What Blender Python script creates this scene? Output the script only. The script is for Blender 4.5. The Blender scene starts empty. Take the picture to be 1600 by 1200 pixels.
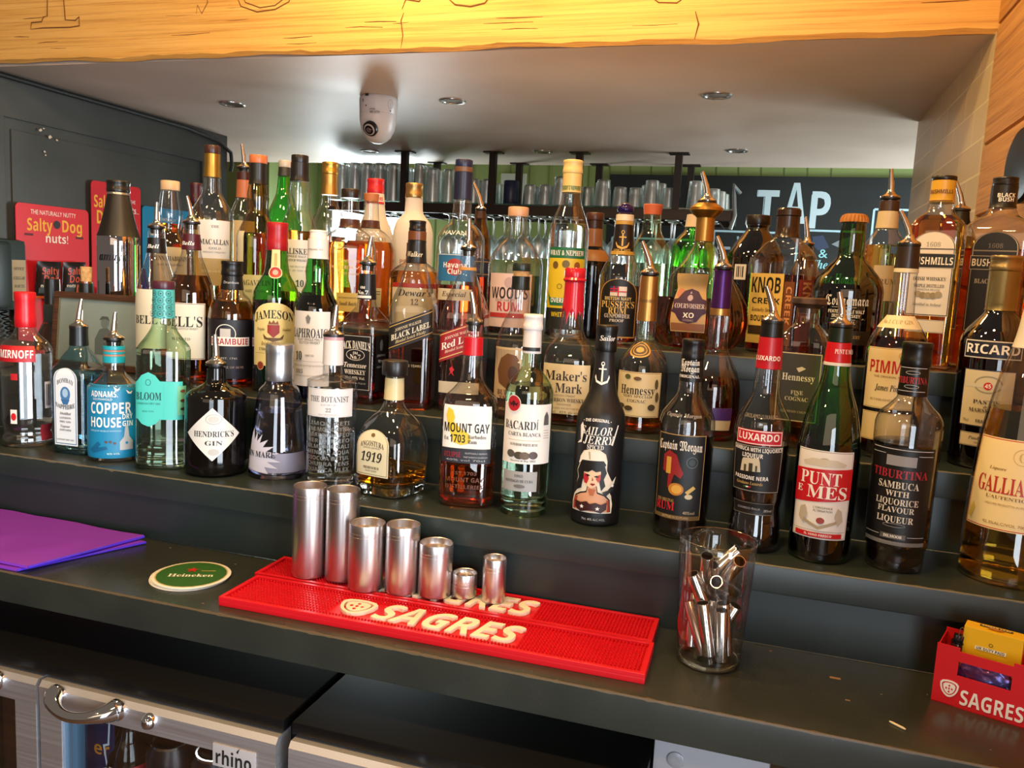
import bpy, bmesh, math, random
from mathutils import Matrix, Vector
random.seed(7)
SC = bpy.context.scene
COL = SC.collection
PI = math.pi

# ------------------------------------------------------------------ camera
# metres; x runs along the back bar, y goes away from the photographer, z = 0 is the bar counter
def camera():
    yaw, pitch, roll = 0.29769, 0.12735, 0.05247
    fw = Vector((-math.sin(yaw)*math.cos(pitch), math.cos(yaw)*math.cos(pitch), -math.sin(pitch)))
    rt = Vector((math.cos(yaw), math.sin(yaw), 0)); up = rt.cross(fw)
    r2 = math.cos(roll)*rt + math.sin(roll)*up
    u2 = -math.sin(roll)*rt + math.cos(roll)*up
    cd = bpy.data.cameras.new('camera'); cd.sensor_width = 36; cd.lens = 28.864; cd.clip_start = .02
    co = bpy.data.objects.new('camera', cd); COL.objects.link(co)
    m = Matrix((r2, u2, -fw)).transposed().to_4x4(); m.translation = (0, 0, .4445)
    co.matrix_world = m
    SC.camera = co
camera()

# ------------------------------------------------------------------ light and exposure
SC.view_settings.view_transform = 'Standard'
SC.view_settings.look = 'None'
SC.view_settings.exposure = 0.10
SC.view_settings.gamma = 1.0
SC.view_settings.use_curve_mapping = False
SC.cycles.max_bounces = 24
SC.cycles.transmission_bounces = 20
SC.cycles.glossy_bounces = 6
SC.cycles.diffuse_bounces = 4
SC.cycles.transparent_max_bounces = 48
SC.cycles.caustics_reflective = False
SC.cycles.caustics_refractive = False
SC.cycles.sample_clamp_indirect = 6
WORLD = bpy.data.worlds.new('room_light'); SC.world = WORLD; WORLD.use_nodes = True
WORLD.node_tree.nodes['Background'].inputs[0].default_value = (1, .80, .62, 1)
WORLD.node_tree.nodes['Background'].inputs[1].default_value = .16

def area(name, loc, target, sx, sy, power, col):
    d = bpy.data.lights.new(name, 'AREA'); d.shape = 'RECTANGLE'; d.size = sx; d.size_y = sy
    d.energy = power; d.color = col
    o = bpy.data.objects.new(name, d); COL.objects.link(o); o.location = loc
    o.rotation_euler = (Vector(target)-Vector(loc)).to_track_quat('-Z', 'Y').to_euler()
    return o
def lamp(name, loc, power, col, r=.05):
    d = bpy.data.lights.new(name, 'POINT'); d.energy = power; d.color = col; d.shadow_soft_size = r
    o = bpy.data.objects.new(name, d); COL.objects.link(o); o.location = loc
    return o
area('glazed_door_daylight', (2.3, -1.0, .20), (-.6, 1.0, .2), 1.6, 2.1, 150, (.82, .91, 1))
area('front_door_daylight', (.70, -2.9, .20), (-.9, 1.1, .2), 1.1, 2.1, 52, (.78, .89, 1))
for i, (x, y, z, p) in enumerate(((-1.15, .75, 1.48, 18), (-.62, .80, 1.50, 34), (-.05, .75, 1.50, 38), (-.35, -.5, 1.45, 20), (-1.5, -.6, 1.45, 20))):
    lamp('pendant_lamp', (x, y, z), p, (1, .62, .26), .055)
for x, p in ((-1.02, 15), (-.45, 11)):
    lamp('beam_spotlight', (x, 1.80, 1.42), p, (1, .74, .32), .05)
area('bar_room_fill', (-.3, -2.0, 1.0), (-.5, 2.4, .7), 2.4, .9, 8, (1, .74, .50))  # added warm fill from behind the camera; stands for no particular lamp
area('ceiling_uplight_fill', (-.65, 2.11, .362), (-.65, 2.30, 1.05), 1.4, .03, 3.8, (1, .55, .26))  # added strip without a fixture, hidden behind the bottles to warm the ceiling
area('back_room_daylight', (-2.55, 5.05, .35), (-1.6, 3.2, .75), .7, .8, 27, (.86, .97, 1))
area('back_room_side_fill', (1.6, 4.5, .2), (-.6, 4.2, 1.0), 1.2, 1.0, 62, (.82, .95, 1))  # added cool fill, out of view; no window is known on this side

# ------------------------------------------------------------------ materials
def lin(h):
    h = h.lstrip('#')
    if len(h) == 3: h = ''.join(c*2 for c in h)
    c = [int(h[i:i+2], 16)/255 for i in (0, 2, 4)]
    return tuple((v/12.92 if v <= .04045 else ((v+.055)/1.055)**2.4) for v in c) + (1,)
MATS = {}
def new_mat(name):
    m = bpy.data.materials.new(name); m.use_nodes = True
    nt = m.node_tree; nt.nodes.clear()
    out = nt.nodes.new('ShaderNodeOutputMaterial')
    return m, nt, out
def paint(h, rough=.5, metal=0, spec=.5, coat=0):
    k = (h, rough, metal, spec, coat)
    if k in MATS: return MATS[k]
    m, nt, out = new_mat('paint_' + h.strip('#'))
    b = nt.nodes.new('ShaderNodeBsdfPrincipled')
    b.inputs['Base Color'].default_value = lin(h); b.inputs['Roughness'].default_value = rough
    b.inputs['Metallic'].default_value = metal; b.inputs['Specular IOR Level'].default_value = spec
    b.inputs['Coat Weight'].default_value = coat; b.inputs['Coat Roughness'].default_value = .08
    nt.links.new(b.outputs[0], out.inputs[0]); MATS[k] = m
    return m
def noisy(name, h1, h2, scale=(1, 1, 1), detail=4, rough=(.4, .6), lo=.35, hi=.65, bump=0, nscale=5, metal=0, coat=0):
    m, nt, out = new_mat(name); N = nt.nodes.new; L = nt.links.new
    tc = N('ShaderNodeTexCoord'); mp = N('ShaderNodeMapping'); mp.inputs['Scale'].default_value = scale
    nz = N('ShaderNodeTexNoise'); nz.inputs['Scale'].default_value = nscale; nz.inputs['Detail'].default_value = detail
    cr = N('ShaderNodeValToRGB'); cr.color_ramp.elements[0].position = lo; cr.color_ramp.elements[1].position = hi
    cr.color_ramp.elements[0].color = lin(h1); cr.color_ramp.elements[1].color = lin(h2)
    b = N('ShaderNodeBsdfPrincipled'); mr = N('ShaderNodeMapRange')
    mr.inputs['To Min'].default_value = rough[0]; mr.inputs['To Max'].default_value = rough[1]
    b.inputs['Metallic'].default_value = metal; b.inputs['Coat Weight'].default_value = coat
    L(tc.outputs['Object'], mp.inputs[0]); L(mp.outputs[0], nz.inputs['Vector']); L(nz.outputs['Fac'], cr.inputs[0])
    L(cr.outputs[0], b.inputs['Base Color']); L(nz.outputs['Fac'], mr.inputs[0]); L(mr.outputs[0], b.inputs['Roughness'])
    if bump:
        bp = N('ShaderNodeBump'); bp.inputs['Strength'].default_value = bump; bp.inputs['Distance'].default_value = .004
        L(nz.outputs['Fac'], bp.inputs['Height']); L(bp.outputs[0], b.inputs['Normal'])
    L(b.outputs[0], out.inputs[0])
    return m
def wood(name, light, dark, along='X', scale=1.0, bump=.35):
    """old sawn pine: long grain streaks, growth rings, knots and dark cracks"""
    m, nt, out = new_mat(name); N = nt.nodes.new; L = nt.links.new
    tc = N('ShaderNodeTexCoord'); mp = N('ShaderNodeMapping')
    mp.inputs['Scale'].default_value = {'X': (1.2*scale, 16*scale, 16*scale), 'Y': (16*scale, 1.2*scale, 16*scale)}[along]
    L(tc.outputs['Object'], mp.inputs[0])
    n1 = N('ShaderNodeTexNoise'); n1.inputs['Scale'].default_value = 2.2; n1.inputs['Detail'].default_value = 8; n1.inputs['Distortion'].default_value = .8
    L(mp.outputs[0], n1.inputs['Vector'])
    wv = N('ShaderNodeTexWave'); wv.bands_direction = 'Z'; wv.inputs['Scale'].default_value = .55
    wv.inputs['Distortion'].default_value = 3; wv.inputs['Detail'].default_value = 3; wv.inputs['Detail Scale'].default_value = .7
    L(mp.outputs[0], wv.inputs['Vector'])
    mx = N('ShaderNodeMix'); mx.inputs['Factor'].default_value = .16
    L(n1.outputs['Fac'], mx.inputs['A']); L(wv.outputs['Fac'], mx.inputs['B'])
    cr = N('ShaderNodeValToRGB'); cr.color_ramp.elements[0].position = .24; cr.color_ramp.elements[1].position = .70
    cr.color_ramp.elements[0].color = lin(dark); cr.color_ramp.elements[1].color = lin(light)
    L(mx.outputs['Result'], cr.inputs[0])
    n2 = N('ShaderNodeTexNoise'); n2.inputs['Scale'].default_value = 1.3; n2.inputs['Detail'].default_value = 10; n2.inputs['Roughness'].default_value = .7
    mp2 = N('ShaderNodeMapping'); mp2.inputs['Scale'].default_value = {'X': (1.6*scale, 110*scale, 110*scale), 'Y': (110*scale, 1.6*scale, 110*scale)}[along]
    L(tc.outputs['Object'], mp2.inputs[0]); L(mp2.outputs[0], n2.inputs['Vector'])
    c2 = N('ShaderNodeValToRGB'); c2.color_ramp.elements[0].position = .36; c2.color_ramp.elements[1].position = .52
    c2.color_ramp.elements[0].color = (.40, .24, .11, 1); c2.color_ramp.elements[1].color = (1, 1, 1, 1)
    L(n2.outputs['Fac'], c2.inputs[0])
    mu = N('ShaderNodeMix'); mu.data_type = 'RGBA'; mu.blend_type = 'MULTIPLY'; mu.inputs['Factor'].default_value = .5
    L(cr.outputs[0], mu.inputs['A']); L(c2.outputs[0], mu.inputs['B'])
    b = N('ShaderNodeBsdfPrincipled'); b.inputs['Roughness'].default_value = .62
    L(mu.outputs['Result'], b.inputs['Base Color'])
    bp = N('ShaderNodeBump'); bp.inputs['Strength'].default_value = bump; bp.inputs['Distance'].default_value = .006
    L(n2.outputs['Fac'], bp.inputs['Height']); L(bp.outputs[0], b.inputs['Normal'])
    L(b.outputs[0], out.inputs[0])
    return m
def brick(name):
    m, nt, out = new_mat(name); N = nt.nodes.new; L = nt.links.new
    tc = N('ShaderNodeTexCoord'); sp = N('ShaderNodeSeparateXYZ'); cb = N('ShaderNodeCombineXYZ')
    L(tc.outputs['Object'], sp.inputs[0]); L(sp.outputs['Y'], cb.inputs['X']); L(sp.outputs['Z'], cb.inputs['Y'])
    bt = N('ShaderNodeTexBrick'); bt.inputs['Scale'].default_value = 1; bt.inputs['Brick Width'].default_value = .24
    bt.inputs['Row Height'].default_value = .082; bt.inputs['Mortar Size'].default_value = .0035; bt.inputs['Mortar Smooth'].default_value = .3
    bt.inputs['Color1'].default_value = lin('#c0a982'); bt.inputs['Color2'].default_value = lin('#b9a078'); bt.inputs['Mortar'].default_value = lin('#d2be94')
    L(cb.outputs[0], bt.inputs['Vector'])
    b = N('ShaderNodeBsdfPrincipled'); b.inputs['Roughness'].default_value = .35
    L(bt.outputs['Color'], b.inputs['Base Color'])
    bp = N('ShaderNodeBump'); bp.inputs['Strength'].default_value = .4; bp.inputs['Distance'].default_value = .004
    L(bt.outputs['Fac'], bp.inputs['Height']); L(bp.outputs[0], b.inputs['Normal'])
    L(b.outputs[0], out.inputs[0])
    return m
def brushed(name, h, rough=.28, axis=2):
    m, nt, out = new_mat(name); N = nt.nodes.new; L = nt.links.new
    tc = N('ShaderNodeTexCoord'); mp = N('ShaderNodeMapping')
    s = [3, 3, 3]; s[axis] = 350; mp.inputs['Scale'].default_value = s
    nz = N('ShaderNodeTexNoise'); nz.inputs['Scale'].default_value = 1; nz.inputs['Detail'].default_value = 2
    b = N('ShaderNodeBsdfPrincipled'); b.inputs['Base Color'].default_value = lin(h); b.inputs['Metallic'].default_value = 1
    mr = N('ShaderNodeMapRange'); mr.inputs['To Min'].default_value = rough-.06; mr.inputs['To Max'].default_value = rough+.1
    bp = N('ShaderNodeBump'); bp.inputs['Strength'].default_value = .06; bp.inputs['Distance'].default_value = .001
    L(tc.outputs['Object'], mp.inputs[0]); L(mp.outputs[0], nz.inputs['Vector']); L(nz.outputs['Fac'], mr.inputs[0])
    L(mr.outputs[0], b.inputs['Roughness']); L(nz.outputs['Fac'], bp.inputs['Height']); L(bp.outputs[0], b.inputs['Normal'])
    L(b.outputs[0], out.inputs[0])
    return m
def thin_glass(name, centre, edge, refl=.085, edge_refl=.62, power=2.6, gloss=.012):
    """a glass wall a few millimetres thick: lets light through, mirrors at grazing angles"""
    m, nt, out = new_mat(name); N = nt.nodes.new; L = nt.links.new
    lw = N('ShaderNodeLayerWeight'); lw.inputs['Blend'].default_value = .5
    p1 = N('ShaderNodeMath'); p1.operation = 'POWER'; p1.inputs[1].default_value = power
    L(lw.outputs['Facing'], p1.inputs[0])
    p2 = N('ShaderNodeMath'); p2.operation = 'MULTIPLY_ADD'; p2.inputs[1].default_value = edge_refl; p2.inputs[2].default_value = refl
    L(p1.outputs[0], p2.inputs[0])
    mc = N('ShaderNodeMix'); mc.data_type = 'RGBA'
    mc.inputs['A'].default_value = centre + (1,); mc.inputs['B'].default_value = edge + (1,)
    p3 = N('ShaderNodeMath'); p3.operation = 'POWER'; p3.inputs[1].default_value = 2.0
    L(lw.outputs['Facing'], p3.inputs[0]); L(p3.outputs[0], mc.inputs['Factor'])
    tr = N('ShaderNodeBsdfTransparent'); L(mc.outputs['Result'], tr.inputs[0])
    gl = N('ShaderNodeBsdfGlossy'); gl.inputs['Roughness'].default_value = gloss; gl.inputs[0].default_value = (1, 1, 1, 1)
    mx = N('ShaderNodeMixShader'); L(p2.outputs[0], mx.inputs[0]); L(tr.outputs[0], mx.inputs[1]); L(gl.outputs[0], mx.inputs[2])
    L(mx.outputs[0], out.inputs[0])
    return m
def liquid(name, col, ior=1.34):
    m, nt, out = new_mat(name)
    g = nt.nodes.new('ShaderNodeBsdfGlass'); g.inputs['Color'].default_value = col + (1,); g.inputs['IOR'].default_value = ior
    g.inputs['Roughness'].default_value = 0
    nt.links.new(g.outputs[0], out.inputs[0])
    return m
def frosted(name):
    m, nt, out = new_mat(name); N = nt.nodes.new; L = nt.links.new
    d = N('ShaderNodeBsdfPrincipled'); d.inputs['Base Color'].default_value = lin('#f3eee8'); d.inputs['Roughness'].default_value = .42
    t = N('ShaderNodeBsdfTranslucent'); t.inputs[0].default_value = lin('#fbf4e8')
    mx = N('ShaderNodeMixShader'); mx.inputs[0].default_value = .5
    L(d.outputs[0], mx.inputs[1]); L(t.outputs[0], mx.inputs[2]); L(mx.outputs[0], out.inputs[0])
    return m
def emit(name, col, s):
    m, nt, out = new_mat(name)
    e = nt.nodes.new('ShaderNodeEmission'); e.inputs[0].default_value = col + (1,); e.inputs[1].default_value = s
    nt.links.new(e.outputs[0], out.inputs[0])
    return m
GLASS = {
 'clear': thin_glass('clear_glass', (.95, .95, .95), (.50, .52, .53)),
 'rack': thin_glass('tumbler_glass', (.84, .91, .92), (.42, .52, .55), .40, .55, 1.5, .28),
 'pint': thin_glass('pint_glass', (.95, .95, .94), (.50, .50, .48), .09, .7, 2.2),
 'pale_green': thin_glass('pale_green_glass', (.78, .94, .78), (.28, .52, .32)),
 'blue': thin_glass('blue_glass', (.50, .80, .93), (.10, .30, .50)),
 'violet': thin_glass('violet_glass', (.74, .74, .93), (.26, .24, .55)),
 'green': thin_glass('green_glass', (.22, .74, .20), (.03, .26, .04)),
 'bright_green': thin_glass('bright_green_glass', (.28, .88, .12), (.06, .40, .02)),
 'dark_green': thin_glass('dark_green_glass', (.16, .34, .07), (.03, .09, .01)),
 'olive': thin_glass('olive_glass', (.72, .56, .20), (.24, .16, .03)),
 'brown': thin_glass('brown_glass', (.52, .24, .07), (.12, .04, .01)),
 'dark_brown': thin_glass('dark_brown_glass', (.20, .09, .03), (.04, .02, .01)),
 'cobalt': thin_glass('cobalt_glass', (.10, .14, .62), (.02, .02, .25)),
 'black_glass': paint('#0b0908', .06, 0, .6),
 'matt_black': paint('#171617', .42),
 'frosted': frosted('frosted_glass'),
 'amaya_chrome': paint('#c8c4cc', .05, 1),
 'pane': thin_glass('window_glass', (.90, .92, .92), (.6, .65, .65), .05, .5),
}
LIQ = {
 'water': liquid('clear_spirit', (.98, .99, .99)),
 'pale_gold': liquid('pale_gold_liqueur', (.98, .86, .45)),
 'amber': liquid('amber_whisky', (.95, .56, .16)),
 'gold_rum': liquid('pale_gold_rum', (.98, .78, .34)),
 'rum': liquid('golden_rum', (.86, .42, .11)),
 'whisky_dark': liquid('dark_amber_whisky', (.72, .27, .07)),
 'cognac': liquid('cognac', (.70, .20, .06)),
 'peach_liquor': liquid('peach_spirit', (.95, .62, .42)),
 'dark_wine': liquid('dark_red_liquor', (.35, .08, .03)),
 'base': liquid('thick_glass', (.97, .97, .95), 1.48),
 'black_liquor': paint('#140a07', .08, 0, .5),
}
STEEL = paint('#d4cdc6', .16, 1)
CHROME = paint('#dcdce0', .05, 1)
BRUSHED = paint('#d2cbc9', .30, 1)
DOORSTEEL = brushed('door_steel', '#dcdce0', .46, 2)
CORK = noisy('cork', '#a97c48', '#d3aa72', nscale=90, detail=3, rough=(.7, .9))
DARK = noisy('dark_shelf_paint', '#232b29', '#2b3431', nscale=7, detail=6, rough=(.26, .40), lo=.3, hi=.75)
BLACK = paint('#0b0b0b', .35)

# ------------------------------------------------------------------ object helpers
def put(name, bm, mats, parent=None, smooth=False, loc=None):
    me = bpy.data.meshes.new(name); bm.to_mesh(me); bm.free()
    for m in (mats if isinstance(mats, (list, tuple)) else [mats]): me.materials.append(m)
    if smooth:
        for p in me.polygons: p.use_smooth = True
        if smooth != 'all':
            try: me.set_sharp_from_angle(angle=math.radians(38))
            except Exception: pass
    o = bpy.data.objects.new(name, me); COL.objects.link(o)
    if parent is not None: o.parent = parent
    if loc is not None: o.location = loc
    return o
def empty(name, loc=(0, 0, 0), rz=0):
    o = bpy.data.objects.new(name, None); COL.objects.link(o); o.location = loc; o.rotation_euler = (0, 0, rz)
    o.empty_display_size = .03
    return o
def tag(o, label, cat, group=None):
    o['label'] = label; o['category'] = cat
    if group: o['group'] = group
    return o
def struct(o): o['kind'] = 'structure'; return o
def copy_tree(o, parent=None):
    c = o.copy(); COL.objects.link(c)
    if parent is not None: c.parent = parent
    for ch in list(o.children): copy_tree(ch, c)
    return c
def box(bm, x0, x1, y0, y1, z0, z1, bev=0, M=None, mi=0):
    r = bmesh.ops.create_cube(bm, size=1)
    vs = r['verts']
    for v in vs: v.co = Vector(((x0+x1)/2+v.co.x*(x1-x0), (y0+y1)/2+v.co.y*(y1-y0), (z0+z1)/2+v.co.z*(z1-z0)))
    fs = list({f for v in vs for f in v.link_faces})
    for f in fs: f.material_index = mi
    if bev:
        es = list({e for v in vs for e in v.link_edges})
        g = bmesh.ops.bevel(bm, geom=es, offset=bev, segments=2, affect='EDGES', profile=.7)
        for f in g['faces']: f.material_index = mi
        vs = list({v for f in g['faces'] for v in f.verts} | {v for v in vs if v.is_valid})
    if M is not None:
        for v in vs: v.co = M @ v.co
    return vs
def boxobj(name, dims, mat, parent=None, bev=0):
    bm = bmesh.new(); box(bm, *dims, bev=bev); return put(name, bm, mat, parent, smooth=bool(bev))
def lathe(bm, prof, seg=32, cap0=True, cap1=True, M=None, mi=0, fn=None):
    """prof = [(z, r)...] bottom to top"""
    rings = []
    for z, r in prof:
        ring = []
        for k in range(seg):
            a = 2*PI*k/seg
            x, y = (r*math.cos(a), r*math.sin(a)) if fn is None else fn(a, z, r)
            co = Vector((x, y, z))
            ring.append(bm.verts.new(M @ co if M is not None else co))
        rings.append(ring)
    for a, b in zip(rings, rings[1:]):
        for k in range(seg):
            f = bm.faces.new((a[k], a[(k+1) % seg], b[(k+1) % seg], b[k])); f.material_index = mi
    if cap0: bm.faces.new(rings[0][::-1]).material_index = mi
    if cap1: bm.faces.new(rings[-1]).material_index = mi
    return rings
def frame_along(p, q):
    d = (q-p).normalized(); a = Vector((0, 0, 1)) if abs(d.z) < .9 else Vector((1, 0, 0))
    u = d.cross(a).normalized(); v = u.cross(d)
    return u, v
def tube(bm, pts, rad, seg=10, closed=False, caps=True, mi=0):
    pts = [Vector(p) for p in pts]; n = len(pts)
    if not isinstance(rad, (list, tuple)): rad = [rad]*n
    rings = []; pu = None
    for i, p in enumerate(pts):
        a = pts[(i-1) % n] if (closed or i > 0) else p
        b = pts[(i+1) % n] if (closed or i < n-1) else p
        d = (b-a).normalized()
        if pu is None: u, v = frame_along(a, b)
        else:
            u = (pu - d*pu.dot(d)).normalized()
        v = d.cross(u); pu = u
        rings.append([bm.verts.new(p + rad[i]*(math.cos(2*PI*k/seg)*u + math.sin(2*PI*k/seg)*v)) for k in range(seg)])
    prs = list(zip(rings, rings[1:])) + ([(rings[-1], rings[0])] if closed else [])
    for a, b in prs:
        for k in range(seg): bm.faces.new((a[k], a[(k+1) % seg], b[(k+1) % seg], b[k])).material_index = mi
    if caps and not closed:
        bm.faces.new(rings[0][::-1]).material_index = mi; bm.faces.new(rings[-1]).material_index = mi

# ---- lettering as outline meshes
_SERIF = {'f': (0x1d400, 0x1d41a, 0x1d7ce), 'i': (0x1d468, 0x1d482, 0x1d7ce), 'c': (0x1d4d0, 0x1d4ea, 0x1d7ce),
          'g': (0x1d56c, 0x1d586, 0x1d7ce), 'sb': (0x1d5d4, 0x1d5ee, 0x1d7ec), 'fi': (0x1d468, 0x1d482, 0x1d7ce)}
def styled(s, st):
    if st not in _SERIF: return s
    U, l, d = _SERIF[st]; o = ''
    for ch in s:
        if 'A' <= ch <= 'Z': o += chr(U+ord(ch)-65)
        elif 'a' <= ch <= 'z': o += chr(l+ord(ch)-97)
        elif '0' <= ch <= '9': o += chr(d+ord(ch)-48)
        else: o += ch
    return o
GLYPHS = {}
def glyphs(s, st):
    """vertices and faces of a line of text, cap height 1, centred, with its natural width"""
    k = (s, st)
    if k in GLYPHS: return GLYPHS[k]
    c = bpy.data.curves.new('lettering', 'FONT'); c.body = styled(s, st); c.resolution_u = 2
    if st == 'fi': c.shear = .25
    o = bpy.data.objects.new('lettering', c)
    me = bpy.data.meshes.new_from_object(o)
    vs = [(v.co.x, v.co.y) for v in me.vertices]; fs = [tuple(p.vertices) for p in me.polygons]
    bpy.data.objects.remove(o); bpy.data.curves.remove(c); bpy.data.meshes.remove(me)
    if not vs: vs, fs = [(0, 0), (.1, 0), (0, .1)], [(0, 1, 2)]
    x0 = min(v[0] for v in vs); x1 = max(v[0] for v in vs)
    h = .69
    vs = [((x-(x0+x1)/2)/h, y/h-.5) for x, y in vs]
    GLYPHS[k] = (vs, fs, (x1-x0)/h)
    return GLYPHS[k]
def flat_items(bm, items, slots, lay0=0.0):
    """2-D marks (x, layer, z) into bm; slots collects colours -> material slots"""
    def mi(col):
        if col not in slots: slots.append(col)
        return slots.index(col)
    n = 0
    for it in items:
        n += 1; lay = lay0 + .00013*n; k = it[0]
        def poly(pts, col):
            vs = [bm.verts.new((x, lay, z)) for x, z in pts]
            a = sum(pts[i][0]*pts[(i+1) % len(pts)][1]-pts[(i+1) % len(pts)][0]*pts[i][1] for i in range(len(pts)))
            f = bm.faces.new(vs if a > 0 else vs[::-1]); f.material_index = mi(col)
        if k == 'T':
            _, s, u, z, h, w, col, st, arc = it
            vs, fs, nw = glyphs(s, st)
            sx = w/nw; bv = []
            for x, y in vs:
                X = x*sx; bv.append(bm.verts.new((u+X, lay, z+y*h-arc*(2*X/max(w, 1e-6))**2)))
            for f in fs:
                try: bm.faces.new([bv[i] for i in f]).material_index = mi(col)
                except ValueError: pass
        elif k == 'V':
            _, s, u, z, h, w, col, st = it
            vs, fs, nw = glyphs(s, st); bv = [bm.verts.new((u+y*h, lay, z-x*w/nw)) for x, y in vs]
            for f in fs:
                try: bm.faces.new([bv[i] for i in f]).material_index = mi(col)
                except ValueError: pass
        elif k == 'R': poly([(it[1], it[2]), (it[3], it[2]), (it[3], it[4]), (it[1], it[4])], it[5])
        elif k == 'C': poly([(it[1]+it[3]*math.cos(2*PI*i/20), it[2]+it[4]*math.sin(2*PI*i/20)) for i in range(20)], it[5])
        elif k == 'P': poly(it[1], it[2])
        elif k in 'O':
            _, u, z, rx, rz, t, col = it
            ri = [[bm.verts.new((u+(rx-q)*math.cos(2*PI*i/24), lay, z+(rz-q)*math.sin(2*PI*i/24))) for i in range(24)] for q in (0, t)]
            for i in range(24):
                bm.faces.new((ri[0][i], ri[0][(i+1) % 24], ri[1][(i+1) % 24], ri[1][i])).material_index = mi(col)
def label_outline(L, hw, z0, z1):
    zc = (z0+z1)/2; s = L['s']
    if s == 'diamond': return [(0, z0), (hw, zc), (0, z1), (-hw, zc)]
    if s == 'poly': return [tuple(p) for p in L['pt']]
    if s == 'arch':
        h = min(hw*.8, (z1-z0)*.3)
        return [(-hw, z0), (hw, z0)] + [(hw*math.cos(PI*i/12), z1-h+h*math.sin(PI*i/12)) for i in range(13)]
    return [(-hw, z0), (hw, z0), (hw, z1), (-hw, z1)]
def inset_outline(pts, d):
    cx = sum(p[0] for p in pts)/len(pts); cz = sum(p[1] for p in pts)/len(pts)
    hx = max(abs(p[0]-cx) for p in pts); hz = max(abs(p[1]-cz) for p in pts)
    return [(cx+(x-cx)*(1-d/hx), cz+(z-cz)*(1-d/hz)) for x, z in pts]
def slice_bm(bm, axis, step):
    if not bm.verts: return
    lo = min(v.co[axis] for v in bm.verts); hi = max(v.co[axis] for v in bm.verts)
    n = int((hi-lo)/step)
    for i in range(1, n+1):
        p = Vector((0, 0, 0)); p[axis] = lo+(hi-lo)*i/(n+1); no = Vector((0, 0, 0)); no[axis] = 1
        bmesh.ops.bisect_plane(bm, geom=bm.verts[:]+bm.edges[:]+bm.faces[:], plane_co=p, plane_no=no, dist=1e-6)

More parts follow.
